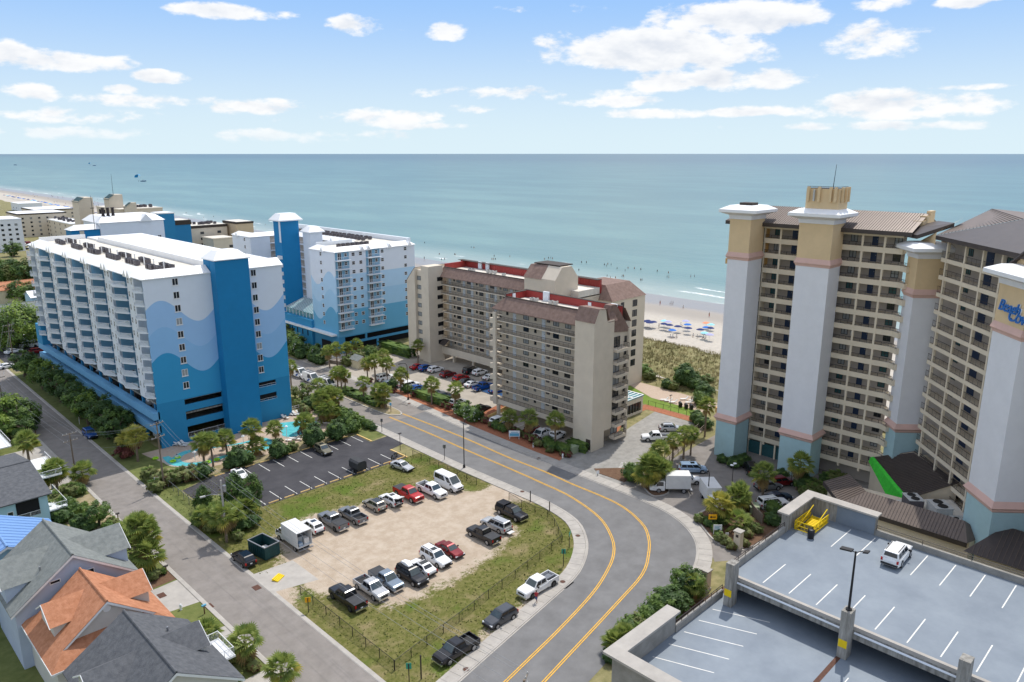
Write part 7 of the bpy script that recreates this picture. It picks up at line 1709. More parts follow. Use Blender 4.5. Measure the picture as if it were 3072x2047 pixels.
car('pickup','grey',1058.4,1543,N_,'grey pickup with open bed left of the tan suv in the sand lot',None,extras=('sunroof',))
car('suv','tan',1123.6,1512.5,N_,'tan crossover beside the white suv with raised tailgate',None,extras=('glassroof',))
car('suv','white',1171.8,1497.3,N_,'white suv with its tailgate raised and luggage showing',None,extras=('sunroof','hatch'))
car('bigpickup','red',1225.4,1478.2,S_,'bright red pickup with grey bed cover',None,bed='cover')
car('bigpickup','white',1295,1467.5,S_,'white pickup with open bed between the red pickup and the white van')
car('van','white',1345.9,1444.3,S_,'white high-roof passenger van at the top of the sand lot',None,zc=1.2)
car('sedan','silver',1205.7,1397,S_+8,'silver sedan on the grass beside the motorcycle')
car('pickup','black',1535,1535,S_,'black pickup with camper shell beside the fence gap',None,bed='shell')
car('bigsuv','silver',1488.6,1571,N_+2,'long silver suv with a white hitch rack between two black pickups',None,extras=('rails','rack'))
car('pickup','black',1450,1601.4,N_,'black pickup with grey bed cover left of the long silver suv',None,bed='cover')
car('sedan','maroon',1349.6,1648,S_,'dark red sedan beside the white suv with black sunroof')
car('bigsuv','white',1306.8,1669.6,S_,'older white suv with sunroof left of the dark red sedan',None,extras=('sunroof','rails'))
car('sedan','white',1265.7,1700,N_,'white sedan with black glass roof behind the black suv',None,extras=('glassroof',))
car('bigsuv','black',1235.4,1723,S_,'black suv carrying a white roof box',None,extras=('roofbox','rails'))
car('pickup','bluegrey',1158.6,1735.7,S_,'blue-grey pickup with black bed cover next to the black suv',None,bed='cover')
car('pickup','silver',1114,1760.7,S_,'silver pickup with open bed next to the blue-grey pickup')
car('bigpickup','black',1042.5,1789,N_,'black pickup with grey bed cover at the lower left of the sand lot',None,bed='cover',rim='rim_dark')
car('bigpickup','white',1613.5,1752.6,W_,'lifted white pickup with loaded bed parked along the sidewalk',None,bed='load',rim='rim_dark')
car('suv','darkgrey',1501,1848.6,W_,'dark grey suv parked along the sidewalk between two pickups')
car('pickup','black',1369,1944.6,W_,'black pickup with empty bed parked along the sidewalk lowest in view')
car('suv','black',730.5,1672.7,N_,'black suv on the grass beside the dumpster',None,extras=('glassroof',))
car('coupe','white',719,1422,S_-3,'white coupe in the black parking lot',None,extras=('sunroof',))
car('suv','olive',969,1347.4,S_-3,'olive suv in the black parking lot by the hedge',None,extras=('sunroof',))
car('bigsuv','white',2691.5,1656.5,E_+2,'white suv alone on the upper garage deck',None,z=12.0,extras=('rails',),zc=.9)
# condominium lot
c6 = lambda x, y: (1200+x/3.7333, 1050+y/3.7333)
for kind, col, x, y, hd, lab, kw in [
 ('sedan','red',205,185,E_,'red hatchback at the left end of the row by the farther condominium',{}),
 ('suv','blue',295,198,E_,'blue suv between the red hatchback and a white suv',{}),
 ('suv','white',400,215,E_,'white suv right of the blue suv before the farther condominium',{}),
 ('suv','maroon',540,268,E_,'dark red suv in the middle of the condo lot',{}),
 ('suv','red',685,312,E_,'red suv left of a dark sedan in the condo lot',{}),
 ('sedan','darkgrey',738,352,E_,'dark grey sedan between the red suv and the white sedan',{}),
 ('sedan','white',812,380,E_,'white sedan left of the blue pickup in the condo lot',{}),
 ('pickup','blue',925,405,E_,'bright blue pickup beside the blue painted bay',{}),
 ('sedan','blue',1095,445,E_,'blue car mostly hidden behind the nearer condominium edge',{}),
 ('bigsuv','black',800,222,E_+4,'black suv half under the farther condominium',{}),
 ('suv','white',895,248,E_+2,'white suv right of the black suv under the farther condominium',{}),
 ('sedan','white',1012,302,E_+2,'white sedan under the edge of the farther condominium',{}),
 ('suv','white',40,372,E_,'white suv at the left end of the row along the mulch strip',{}),
 ('bigsuv','white',115,388,E_,'second white suv from the left in the row along the mulch strip',{}),
 ('sedan','blue',190,425,E_,'blue sedan in the row along the mulch strip',{}),
 ('suv','silver',400,478,E_,'silver suv behind the clipped hedge',{}),
 ('sedan','darkgrey',478,505,E_,'dark sedan behind the clipped hedge',{}),
 ('sedan','navy',570,538,E_,'navy sedan behind the palm on the mulch strip',{}),
 ('suv','silver',650,582,E_,'silver suv at the right end of the row behind the hedge',{}),
 ('suv','black',915,655,E_-4,'black car by the red ramp of the condo lot',{})]:
    car(kind, col, *c6(x, y), hd, lab, None, **kw)
car('bigsuv','white',1156,1131,E_,'white suv facing the lot corner palms')
car('wagon','bluegrey',1172,1150,E_,'grey car half hidden behind the lot corner palms')
c7 = lambda x, y: (1450+x/2.989, 1200+y/2.989)
car('suv','white',*c7(140,180),E_,'white suv under the left end of the nearer condominium')
car('suv','maroon',*c7(420,268),W_+8,'dark plum suv under the nearer condominium')
car('pickup','white',*c7(518,302),W_+8,'white pickup nosing out from under the nearer condominium')
car('pickup','white',*c7(640,322),E_+8,'white pickup with red cargo backing out from under the nearer condominium',None,bed='load')
f6 = lambda x, y: (1700+x/4.9, 1080+y/4.9)
car('pickup','white',*f6(1315,1125),135,'white pickup in the concrete lot beside the timber walkway')
car('wagon','silver',*f6(1535,995),-45,'silver station wagon with roof rails in the concrete lot',None,extras=('rails',))
# service vans on the street
f5 = lambda x, y: (850+x/2.989, 1000+y/2.989)
for k, (x, y) in enumerate(((145,352),(250,398),(395,445))):
    car('van','white',*f5(x,y),S_,ORD[k]+' white service van with blue stripe from the left on the far street','service vans on the far street',zc=1.2,extras=('cargo','livery'))
# hotel forecourt
car('minivan','skyblue',2078.6,1403.6,-47,'light blue minivan in the hotel forecourt',None,extras=('sunroof',))
car('suv','white',2064,1437,-47,'white suv half hidden behind the box truck in the forecourt')
car('bigsuv','black',2252,1402,40,'black suv at the foot of the first pylon')
car('suv','grey',2305,1455.5,-30,'dark grey suv behind the forecourt palm')
car('suv','maroon',2346,1443,-30,'dark red suv at the foot of the second pylon')
car('sedan','navy',2335,1490,-30,'navy car in front of the white suv by the fence')
car('bigsuv','white',2319,1506.5,-30,'white suv beside the wooden utility fence',None,extras=('rails',))
car('suv','blue',269,1300,S_,'blue suv under the street trees of the wave hotel')
# north lot and far street
for k, (kind, col, x, y, hd) in enumerate([('sedan','white',41,1053,20),('suv','grey',47,1039,20),('bigsuv','white',84,1032,20),('bigsuv','white',114,1030,20),('suv','maroon',114,1052,0),('pickup','white',66,1014,0),('pickup','silver',107,1007,0),('sedan','white',22,1098,10)]):
    car(kind, col, x, y, hd, ORD[k]+' '+col+' vehicle in the lot beyond the far end of the wave hotel', 'vehicles in the far left lot', detail=1)
for k, (kind, col, x, y) in enumerate([('sedan','white',65,731),('sedan','maroon',72,727),('suv','white',75,736),('sedan','navy',74,746),('suv','maroon',86,728),('sedan','white',96,742)]):
    car(kind, col, x, y, 20, ORD[k]+' tiny '+col+' car on the far street beside the low condominium', 'cars on the far street', detail=1)
# cars in the open decks of the wave hotel
gr = random.Random(21)
for lev, z in (('upper',6.06),('middle',3.36),('ground',.0)):
    k = 0
    for i in range(24):
        y = 149.8+i*3.02
        if gr.random() < .36 or k > 18: continue
        col = gr.choice(['white','silver','white','black','grey','maroon','darkgrey','navy','white','silver']); kd = gr.choice(['sedan','suv','sedan','suv','bigsuv'])
        car(kd, col, 0, 0, gr.choice([0,180]), f'{ORD[k]} car from the near end, {col}, on the {lev} parking deck of the wave hotel', 'cars on the wave hotel decks', z=z, detail=1, world=(52.7+gr.uniform(-.2,.3), y)); k += 1
# box trucks
def box_truck(X, Y, head, label, open_rear=True, Lb=4.6, flat=False):
    t = thing('box_truck', label, 'truck', (X,Y,.02), R(head))
    x0, x1, w, z0, z1 = -3.2, -3.2+Lb, 1.15, .95, 3.2
    obj('box_floor', MB().box(x0,x1,-w,w,z0-.1,z0+.05), 'box_white', t)
    for s in (-1,1): obj('box_side', MB().box(x0,x1,s*w-.04,s*w+.04,z0+.051,z1-.001), 'box_white', t)
    obj('box_roof', MB().box(x0,x1+.02,-w-.04,w+.04,z1,z1+.08), 'box_white', t)
    obj('box_front', MB().box(x1-.05,x1,-w+.041,w-.041,z0+.051,z1-.001), 'box_white', t)
    if open_rear:
        for k, (a, b, c, d, e, m) in enumerate(((-2.9,-1.9,-.9,-.1,1.9,'box_white'),(-2.6,-1.4,.0,.9,2.3,'car_bluegrey'),(-3.0,-2.2,.2,.8,1.5,'car_skyblue'),(-1.8,-.8,-.8,.2,2.5,'car_grey'))): obj('cargo', MB().box(a,b,c,d,z0+.06,e), m, t)
        obj('tail_lift', MB().box(x0-.35,x0-.05,-w,w,.55,.65), 'steel', t)
    else: obj('rear_door', MB().box(x0,x0+.05,-w+.041,w-.041,z0+.051,z1-.001), 'box_white', t)
    obj('chassis', MB().box(x0+.1,x1+1.6,-.45,.45,.55,.84), 'plastic_black', t)
    fx = x1+.1; ln = 1.75
    obj('cab', MB().loft([[(fx,-1.0,.45),(fx,1.0,.45),(fx,1.0,1.25),(fx,.92,2.25 if flat else 2.15),(fx,-.92,2.25 if flat else 2.15),(fx,-1.0,1.25)],[(fx+ln*.55,-1.0,.45),(fx+ln*.55,1.0,.45),(fx+ln*.55,1.0,1.25),(fx+ln*.55,.9,2.22 if flat else 2.1),(fx+ln*.55,-.9,2.22 if flat else 2.1),(fx+ln*.55,-1.0,1.25)],[(fx+ln,-1.0,.45),(fx+ln,1.0,.45),(fx+ln,1.0,1.2),(fx+ln*(.86 if flat else .98),.9,2.1 if flat else 1.26),(fx+ln*(.86 if flat else .98),-.9,2.1 if flat else 1.26),(fx+ln,-1.0,1.2)]]), 'car_white', t)
    if not flat: obj('hood', MB().loft([[(fx+ln,-.95,.45),(fx+ln,.95,.45),(fx+ln,.9,1.22),(fx+ln,-.9,1.22)],[(fx+ln+.75,-.9,.5),(fx+ln+.75,.9,.5),(fx+ln+.7,.82,1.1),(fx+ln+.7,-.82,1.1)]]), 'car_white', t)
    obj('windshield', MB().add([(fx+ln*1.005,-.88,1.28),(fx+ln*1.005,.88,1.28),(fx+ln*(.885 if flat else .59),.8,2.06),(fx+ln*(.885 if flat else .59),-.8,2.06)], [(0,1,2,3)]), 'windshield', t)
    for s in (-1,1):
        obj('side_window', MB().add([(fx+.25,s*1.01,1.3),(fx+ln*.85,s*1.01,1.3),(fx+ln*.6,s*.95,2.0),(fx+.25,s*.95,2.0)], [(0,1,2,3) if s < 0 else (3,2,1,0)]), 'car_glass', t)
        for x in (x0+1.1, fx+1.0):
            w_ = link('wheel', cached('twheel', lambda: wheel_mesh(.42,.3)), t, (x,s*.93,.42)); link('rim', cached('trim', lambda: rim_mesh(.42,.3,'rim')), w_)
        obj('mirror', MB().box(fx+ln*.75,fx+ln*.75+.1,s*1.15-.1,s*1.15+.1,1.3,1.8), 'plastic_black', t)
        obj('headlight', MB().box(-.03,.03,-.14,.14,-.1,.1), 'lamp_clear', t, (fx+ln+(0 if flat else .76),s*.7,.85))
box_truck(*at(880.7,1605,1.5), N_, 'white box truck with its rear open in the sand lot')
box_truck(*at(2012,1447,1.6), 133, 'white box truck with open rear beside the kerbed palm island', True, 4.2)
box_truck(*at(2136,1484,1.6), 228, 'white flat-nosed box truck at the forecourt entrance', False, 4.4, True)
# roll-off dumpster
X, Y = at(792.6,1652,.5)
t = thing('dumpster', 'dark green open-top dumpster with debris beside the black suv', 'dumpster', (X,Y,.02), R(90+8))
x0, x1, w, h = -2.0, 2.0, 1.2, 2.0
obj('floor', MB().box(x0,x1,-w,w,.12,.2), 'dumpster_green', t)
for s in (-1,1):
    sd_ = obj('side', MB().box(x0,x1,s*w-.04,s*w+.04,.201,h), 'dumpster_green', t)
    for k in range(8): obj('rib', MB().box(x0+.2+k*.5,x0+.3+k*.5,s*(w+.04),s*(w+.12),.25,h-.1) if s > 0 else MB().box(x0+.2+k*.5,x0+.3+k*.5,-(w+.12),-(w+.04),.25,h-.1), 'dumpster_green', sd_)
for x in (x0,x1-.07): obj('end', MB().box(x,x+.07,-w+.041,w-.041,.201,h), 'dumpster_green', t)
obj('rim', MB().box(x0-.05,x1+.05,-w-.1,-w+.06,h,h+.1).box(x0-.05,x1+.05,w-.06,w+.1,h,h+.1).box(x0-.05,x0+.09,-w+.06,w-.06,h,h+.1).box(x1-.09,x1+.05,-w+.06,w-.06,h,h+.1), 'steel', t)
obj('debris', MB().box(-1.2,.4,-.6,.5,.21,.6).box(-.6,.9,-.9,.2,.61,.75), 'box_white', t)
# covered trailer
X, Y = at(1071,1398,.9)
t = thing('trailer', 'small matt black enclosed trailer in the black parking lot', 'trailer', (X,Y,.02), R(90))
obj('body', MB().loft([[(-1.7,-.8,.55),(-1.7,.8,.55),(-1.7,.95,.9),(-1.7,.95,1.9),(-1.65,.6,2.2),(-1.65,-.6,2.2),(-1.7,-.95,1.9),(-1.7,-.95,.9)],[(1.2,-.8,.55),(1.2,.8,.55),(1.2,.95,.9),(1.2,.95,1.9),(1.1,.6,2.25),(1.1,-.6,2.25),(1.2,-.95,1.9),(1.2,-.95,.9)],[(1.75,-.5,.6),(1.75,.5,.6),(1.75,.6,.9),(1.65,.6,1.7),(1.5,.4,2.0),(1.5,-.4,2.0),(1.65,-.6,1.7),(1.75,-.6,.9)]]), 'bed_cover', t)
obj('hitch', MB().box(1.7,2.6,-.06,.06,.45,.55), 'black_metal', t)
for s in (-1,1): w_ = link('wheel', cached('tw2', lambda: wheel_mesh(.32,.22)), t, (-.3,s*1.0,.32)); link('rim', cached('tr2', lambda: rim_mesh(.32,.22,'rim')), w_)
# motorcycle
X, Y = at(1183.4,1369,.4)
t = thing('motorcycle', 'black motorcycle parked at the corner of the black lot', 'motorcycle', (X,Y,.03), R(20))
for x in (-.78,.78):
    w_ = link('wheel', cached('mw', lambda: wheel_mesh(.34,.13)), t, (x,0,.34)); link('rim', cached('mr', lambda: rim_mesh(.34,.13,'rim')), w_)
obj('frame', MB().tube((-.78,0,.34),(-.2,0,.6),.05).tube((-.2,0,.6),(.45,0,.85),.05).tube((.78,.09,.34),(.5,.09,1.0),.035).tube((.78,-.09,.34),(.5,-.09,1.0),.035), 'chrome', t)
obj('engine', MB().box(-.25,.3,-.18,.18,.3,.65), 'steel', t); obj('tank', MB().loft([[(-.1,-.12,.75),(-.1,.12,.75),(-.1,.1,.95),(-.1,-.1,.95)],[(.25,-.18,.75),(.25,.18,.75),(.25,.12,1.02),(.25,-.12,1.02)],[(.5,-.08,.85),(.5,.08,.85),(.5,.06,1.0),(.5,-.06,1.0)]]), 'car_black', t)
obj('seat', MB().loft([[(-.85,-.1,.78),(-.85,.1,.78),(-.85,.1,.88),(-.85,-.1,.88)],[(-.4,-.16,.7),(-.4,.16,.7),(-.4,.16,.8),(-.4,-.16,.8)],[(-.05,-.1,.74),(-.05,.1,.74),(-.05,.1,.86),(-.05,-.1,.86)]]), 'plastic_black', t)
obj('handlebar', MB().path([(.32,-.4,1.08),(.48,-.12,1.05),(.48,.12,1.05),(.32,.4,1.08)],.025), 'chrome', t); obj('headlight', MB().lathe([(.1,0),(.11,.08),(.05,.14)],10), 'lamp_clear', t, (.6,0,.9)); obj('exhaust', MB().tube((.1,.2,.3),(-.85,.22,.36),.045), 'chrome', t); obj('fender', MB().box(-1.0,-.55,-.09,.09,.66,.72), 'car_black', t)
# ================================================================ STREET FURNITURE, POOL, BEACH, PEOPLE
def vfoot(px, py, top):
    X, Y = at(px, py); return X, Y, height(X, Y, top)
# ---------------------------------------------------------------- utility poles and wires
POLES = {}
def upole(key, px, py, top, label, arms=(.3,1.6), m='wood_pole', r=.16, rot=0.0, extra=None, world=None):
    X, Y, h = world or vfoot(px, py, top)
    t = thing('utility_pole', label, 'utility pole', (X,Y,0), rot)
    obj('shaft', MB().tube((0,0,0),(0,0,h),r,r*.68,8), m, t)
    for a in arms:
        c = obj('crossarm', MB().box(-1.3,1.3,-.06,.06,h-a-.12,h-a), 'wood_grey', t)
        for x in (-1.15,-.5,.5,1.15): obj('insulator', MB().lathe([(.05,h-a),(.07,h-a+.08),(.04,h-a+.2)],6,(x,0)), 'ac_light', c)
    if extra == 'lamp':
        obj('transformer', MB().lathe([(.26,h-1.9),(.28,h-1.0),(.2,h-.9)],10,(.42,0)), 'steel', t)
        obj('lamp_arm', MB().path([(0,0,h-2.4),(-1.2,.5,h-2.0),(-2.2,.9,h-2.1)],.05,6), 'steel', t)
        obj('lamp_head', MB().loft([[(-2.1,.75,h-2.2),(-2.1,1.0,h-2.2),(-2.1,1.0,h-2.02),(-2.1,.75,h-2.02)],[(-2.8,.95,h-2.24),(-2.8,1.2,h-2.24),(-2.8,1.2,h-2.06),(-2.8,.95,h-2.06)]]), 'ac_light', t)
    POLES[key] = (X, Y, h, rot)
upole('A',493,1465.7,1268,'tall wooden utility pole with two crossarms by the brownish pool hedge',(.2,2.6),rot=.3)
upole('B',226.5,1422,1300,'wooden utility pole with crossarms among the palms on the house side of the road',(.1,1.4),rot=.2)
upole('C',680.6,1627,1441,'grey utility pole with transformer and street light amid the palm clump',(),'concrete_pole',.2,.0,'lamp')
upole('D',10,1219,1128,'wooden utility pole at the left edge above the garden trees',(.4,),rot=.2)
upole('E',63,1302,1217,'short plain wooden pole in the garden trees',(),r=.12)
upole('F',42,1087,973,'distant utility pole with two crossarms before the big round tree',(.3,2.0),rot=.2)
upole('G',0,0,0,'utility pole whose crossarm just enters the bottom edge of the picture',(.2,1.2),rot=.5,world=(*at(1572,2046,10.4),10.6))
def wire(a, b, off, label, sag=.8, dz=0.0):
    (x0,y0,h0,r0), (x1,y1,h1,r1) = POLES[a], POLES[b]
    p = [(x0+math.cos(r0)*off, y0+math.sin(r0)*off, h0+dz), (x1+math.cos(r1)*off, y1+math.sin(r1)*off, h1+dz)]
    pts = [tuple(p[0][i]+(p[1][i]-p[0][i])*t+(-(sag*4*t*(1-t)) if i == 2 else 0) for i in range(3)) for t in [k/12 for k in range(13)]]
    tag(obj('power_line', MB().path(pts, .014, 4), 'steel'), label, 'power line', 'power lines')
for a, b, nm in (('A','C','from the hedge pole to the transformer pole'),('C','G','from the transformer pole across the sand lot'),('B','D','along the house side of the road'),('A','B','across the side road near the hedge'),('F','D','to the distant pole on the left')):
    for k, (o, dz) in enumerate(((-1.1,.1),(.5,.1),(1.1,.1),(0,-2.6))): wire(a, b, o, ORD[k]+' power line running '+nm, .9, dz)
# ---------------------------------------------------------------- lamps
def street_lamp(px, py, top, ang, label, group=None, m='black_metal'):
    X, Y, h = vfoot(px, py, top); t = thing('street_lamp', label, 'street lamp', (X,Y,0), R(ang), group)
    obj('base', MB().lathe([(.24,0),(.24,.5),(.14,.7),(.1,.8)],10), m, t)
    obj('pole', MB().tube((0,0,.7),(0,0,h-1.0),.1,.075,8), m, t)
    obj('arm', MB().path([(0,0,h-1.0),(.12,0,h-.5),(.5,0,h-.12),(1.0,0,h),(1.6,0,h-.02)],.06,6), m, t)
    obj('lamp_head', MB().loft([[(1.5,-.1,h-.1),(1.5,.1,h-.1),(1.5,.1,h+.05),(1.5,-.1,h+.05)],[(2.2,-.16,h-.12),(2.2,.16,h-.12),(2.2,.12,h+.04),(2.2,-.12,h+.04)]]), m, t)
street_lamp(1392.5,1405,1262,20,'black curved-arm street lamp on the near sidewalk by the white van')
street_lamp(1224.7,1200.7,1088,170,'black curved-arm street lamp on the far sidewalk by the mulch strip')
street_lamp(2122,1515,1408,180,'black curved-arm street lamp at the hotel entrance')
def post_lamp(px, py, top, label, kind='globe', group=None):
    X, Y, h = vfoot(px, py, top); t = thing('post_lamp', label, 'post lamp', (X,Y,0), 0, group)
    obj('pole', MB().tube((0,0,0),(0,0,h),.06,.05,6), 'rail_white' if kind == 'globe' else 'bronze_metal', t)
    if kind == 'globe': obj('lamp_head', MB().lathe([(.08,h),(.34,h+.08),(.34,h+.14),(.16,h+.34),(.06,h+.4)],10), 'sign_white', t)
    elif kind == 'twin':
        for s in (-1,1): obj('lamp_head', MB().tube((0,0,h-.1),(.45*s,0,h),.04,.04,5).lathe([(.3,h),(.3,h+.08),(.1,h+.16)],10,(.5*s,0)), 'sign_white', t)
    else: obj('lamp_head', MB().box(-.35,.35,-.14,.14,h,h+.12), 'bronze_metal', t)
for k, (a, b, c) in enumerate(((206.7,1210,1160),(239,1273,1250))): post_lamp(a, b, c, ORD[k]+' white-capped post lamp under the street trees of the wave hotel', 'globe', 'post lamps by the street trees')
for k, (a, b, c) in enumerate(((586,1385.6,1358.8),(731.8,1343.5,1311),(861.8,1326,1282))): post_lamp(a, b, c, ORD[k]+' white-capped pool lamp from the left', 'globe', 'pool lamps')
post_lamp(2194,1478,1394,'tall forecourt lamp with two white round heads','twin')
post_lamp(2372,1457,1414,'short dark forecourt lamp beside the second pylon','flat')
post_lamp(1201,1352.5,1301.5,'small dark lamp at the driveway of the black lot','flat'); post_lamp(2011,1217.8,1187,'small dark lamp on the seaside lawn','flat')
# ---------------------------------------------------------------- signs
def sign(px, py, top, label, w=.6, h=.75, ang=-135, face='sign_white', n=1, back='steel', legs=1, extra=None):
    X, Y, H_ = vfoot(px, py, top); t = thing('sign', label, 'sign', (X,Y,0), R(ang)+math.pi/2)
    for s in ((0,) if legs == 1 else (-w*.42,w*.42)): obj('post', MB().box(s-.05,s+.05,-.04,.04,0,H_-.02), 'bronze_metal' if legs == 1 else 'trim_white', t)
    for k in range(n): obj('panel', MB().box(-w/2,w/2,-.08,-.045,H_-h*(k+1)+.02-.06*k,H_-h*k-.06*k), face, t)
    if extra: extra(t, H_)
ARROW = lambda t, H_: obj('arrow', MB().box(-.2,.45,-.095,-.085,H_-.52,H_-.36).add([(-.5,-.095,H_-.44),(-.18,-.095,H_-.66),(-.18,-.095,H_-.22)], [(0,1,2)]), 'black_metal', t)
sign(2135.5,1588,1543,'yellow sign with a black left arrow in the corner bed',1.3,.85,-135,'sign_yellow',extra=ARROW)
def lines(n, m, w): return lambda t, H_: [obj('lettering', MB().box(-w,w*(.6 if k % 2 else 1),-.09,-.081,H_-.28-k*.22,H_-.2-k*.22), m, t) for k in range(n)]
sign(2151,1606,1574,'white two-legged sign board in the corner bed',1.3,.9,-135,'sign_white',legs=2,extra=lines(3,'sign_blue',.45))
sign(2180,1616,1598,'small white numbered sign in front of the gate pier',.5,.6,-135,'sign_white')
sign(1543,1318,1292,'white and blue condominium sign board between white posts',2.2,1.3,-135,'sign_white',legs=2,extra=lambda t, H_: (obj('panel', MB().box(-.95,.95,-.1,-.085,H_-1.15,H_-.55), 'sign_blue', t), obj('lettering', MB().box(-.7,.7,-.115,-.105,H_-.42,H_-.3), 'sign_blue', t)))
sign(473,1467,1432,'white rectangular road sign by the hedge utility pole',.75,1.2,-120,'sign_white',extra=lines(3,'black_metal',.2))
sign(926,1837.6,1793.7,'yellow diamond road sign at the lot entrance',.7,.7,60,'sign_yellow')
sign(1707.4,1646,1596.6,'dark post with two green street name blades at the bend',1.1,.25,-60,'sign_green',2)
sign(1690,1699,1648,'grey-green backed traffic sign on the verge of the bend',.6,.75,45,'sign_green')
sign(1227.6,2046,1990.7,'grey-green backed traffic sign at the bottom edge',.6,.75,45,'sign_green')
sign(1333.7,1381,1335,'traffic sign seen edge-on beside the main road',.6,.75,45,'steel'); sign(1146,1297,1257,'slim traffic sign on the corner lawn',.5,.7,45,'steel'); sign(1173,1238,1209,'small blue keep-right sign at the tip of the median',.5,.6,-160,'sign_blue')
sign(1793,1428,1412,'small white sign at the kerb of the condo drive',.5,.6,-135,'sign_white')
for k, (px, py, top) in enumerate(((1591,1506,1473),(1648.5,1534,1505),(1263.8,2038,1966))): X, Y, h = vfoot(px, py, top); tag(obj('marker_post', MB().box(-.06,.06,-.06,.06,0,h), 'bronze_metal', None, (X,Y,0)), ORD[k]+' plain dark post on the verge along the main road bend', 'post', 'plain posts along the bend')
# ---------------------------------------------------------------- fences
mm = bpy.data.materials.new('chain_link'); mm.use_nodes = True; MAT['chain_link'] = mm
N, L = mm.node_tree.nodes, mm.node_tree.links
tr = N.new('ShaderNodeBsdfTransparent'); mx = N.new('ShaderNodeMixShader'); mx.inputs[0].default_value = .24; N['Principled BSDF'].inputs['Base Color'].default_value = (.03,.03,.03,1)
L.new(tr.outputs[0], mx.inputs[1]); L.new(N['Principled BSDF'].outputs[0], mx.inputs[2]); L.new(mx.outputs[0], N['Material Output'].inputs['Surface'])
def fence(pts, label, h=1.25, step=3.0, m='black_metal', mesh='chain_link', rails=1, post=.045):
    t = place('fence', label, 'fence', *pts[0])
    for a, b in zip(pts, pts[1:]):
        n = max(1, round(math.dist(a, b)/step))
        for k in range(n+(b == pts[-1])): obj('post', MB().tube((a[0]+(b[0]-a[0])*k/n, a[1]+(b[1]-a[1])*k/n, 0), (a[0]+(b[0]-a[0])*k/n, a[1]+(b[1]-a[1])*k/n, h), post, post, 6), m, t)
        for q in range(rails): obj('rail', MB().tube((*a,h*(1-q*.42)-.04),(*b,h*(1-q*.42)-.04),post*.7,post*.7,5), m, t)
        if mesh: obj('mesh', MB().face([(*a,.05),(*b,.05),(*b,h-.05),(*a,h-.05)]), mesh, t)
fence([(81.3,108),(81.3,90)], 'black chain-link fence beside the white van', 1.3, 2.6)
fence([(81.3,82),(80.8,78.6),(80.7,75.5),(81.2,73.2),(79.8,70.5),(76.8,66.3),(71,65.4),(65,64.4),(59.2,63.5),(53.2,62.4),(47.5,61.6),(42.2,60.7)], 'long black chain-link fence round the bend and along the sidewalk', 1.3, 3.0)
fence([(42.4,81.5),(42.3,72),(42.2,60.8)], 'black chain-link fence along the side road at the lot entrance', 1.3, 3.2)
fence([(51.2,108.75),(80,108.5)], 'low black post fence between the black lot and the grass', .9, 2.9, 'black_metal', None, 0)
fence([(42.8,115.5),(43.1,127.1),(50,127)], 'galvanised chain-link fence at the corner of the brownish hedge', 1.4, 2.4, 'steel')
fence([(138.2,94),(138.4,82)], 'thin dark fence between the seaside lawn and the mulch bed', 1.1, 2.0, 'black_metal', None, 1)
for s, (a, b) in (('lower',((113.6,72.0),(136.0,77.0))), ('upper',((114.4,73.6),(137.6,78.6)))): fence([a, b], s+' timber post-and-rail fence of the beach walkway', 1.2, 2.2, 'wood_grey', None, 2, .07)
struct('beach_walkway', MB().face([(113.7,72.2,.06),(136.1,77.2,.06),(137.5,78.4,.06),(114.3,73.4,.06)]), ['wood_grey'])
t = place('utility_fence', 'weathered board fence enclosing green utility boxes', 'fence', 106, 50)
for a, b in (((102.9,48.0),(104.5,50.2)),((104.5,50.2),(106.8,52.4)),((106.8,52.4),(104.6,54.2))):
    n = int(math.dist(a, b)/.16)
    for k in range(n): p = (a[0]+(b[0]-a[0])*(k+.5)/n, a[1]+(b[1]-a[1])*(k+.5)/n); obj('board', MB().box(p[0]-.06,p[0]+.06,p[1]-.06,p[1]+.06,0,1.8+random.uniform(-.05,.05)), 'wood_grey', t)
def ubox(X, Y, lab, s=1.0, rz=.7):
    t = thing('utility_box', lab, 'utility box', (X,Y,.02), rz); obj('cabinet', MB().box(-.9*s,.9*s,-.7*s,.7*s,0,1.1*s), 'util_green', t); obj('lid', MB().loft([[(-.95*s,-.75*s,1.1*s),(-.95*s,.75*s,1.1*s),(-.95*s,.75*s,1.25*s),(-.95*s,-.75*s,1.35*s)],[(.95*s,-.75*s,1.1*s),(.95*s,.75*s,1.1*s),(.95*s,.75*s,1.25*s),(.95*s,-.75*s,1.35*s)]]), 'util_green', t)
ubox(105.9,51.0,'green utility box inside the board fence'); ubox(104.4,53.0,'green utility box behind the corner bed palms',.9)
ubox(*at(1718,1358),'front pale green utility box beside the clipped hedge',1.1,0); ubox(*at(1732,1352),'rear pale green utility box beside the clipped hedge',.9,0)
# gate piers
for px, py, top, lab in ((2213,1648,1592,'stone gate pier with a house number plate and curved wall'),(2115,1770,1708,'stone gate pier at the end of the garage bed')):
    X, Y, h = vfoot(px, py, top); t = thing('gate_pier', lab, 'gate pier', (X,Y,0))
    obj('shaft', MB().box(-.5,.5,-.5,.5,.35,h-.15), 'beige_light', t); obj('plinth', MB().box(-.58,.58,-.58,.58,0,.349), 'concrete', t); obj('cap', MB().box(-.62,.62,-.62,.62,h-.149,h), 'concrete', t)
    obj('plate', MB().box(-.54,-.501,-.2,.2,h-.9,h-.5), 'bronze_metal', t)
    obj('wing_wall', MB().loft([[(.5+i*.55,.1+.08*i*i-.14,0),(.5+i*.55,.1+.08*i*i+.14,0),(.5+i*.55,.1+.08*i*i+.14,h-.7-i*.22),(.5+i*.55,.1+.08*i*i-.14,h-.7-i*.22)] for i in range(6)]), 'beige_light', t)
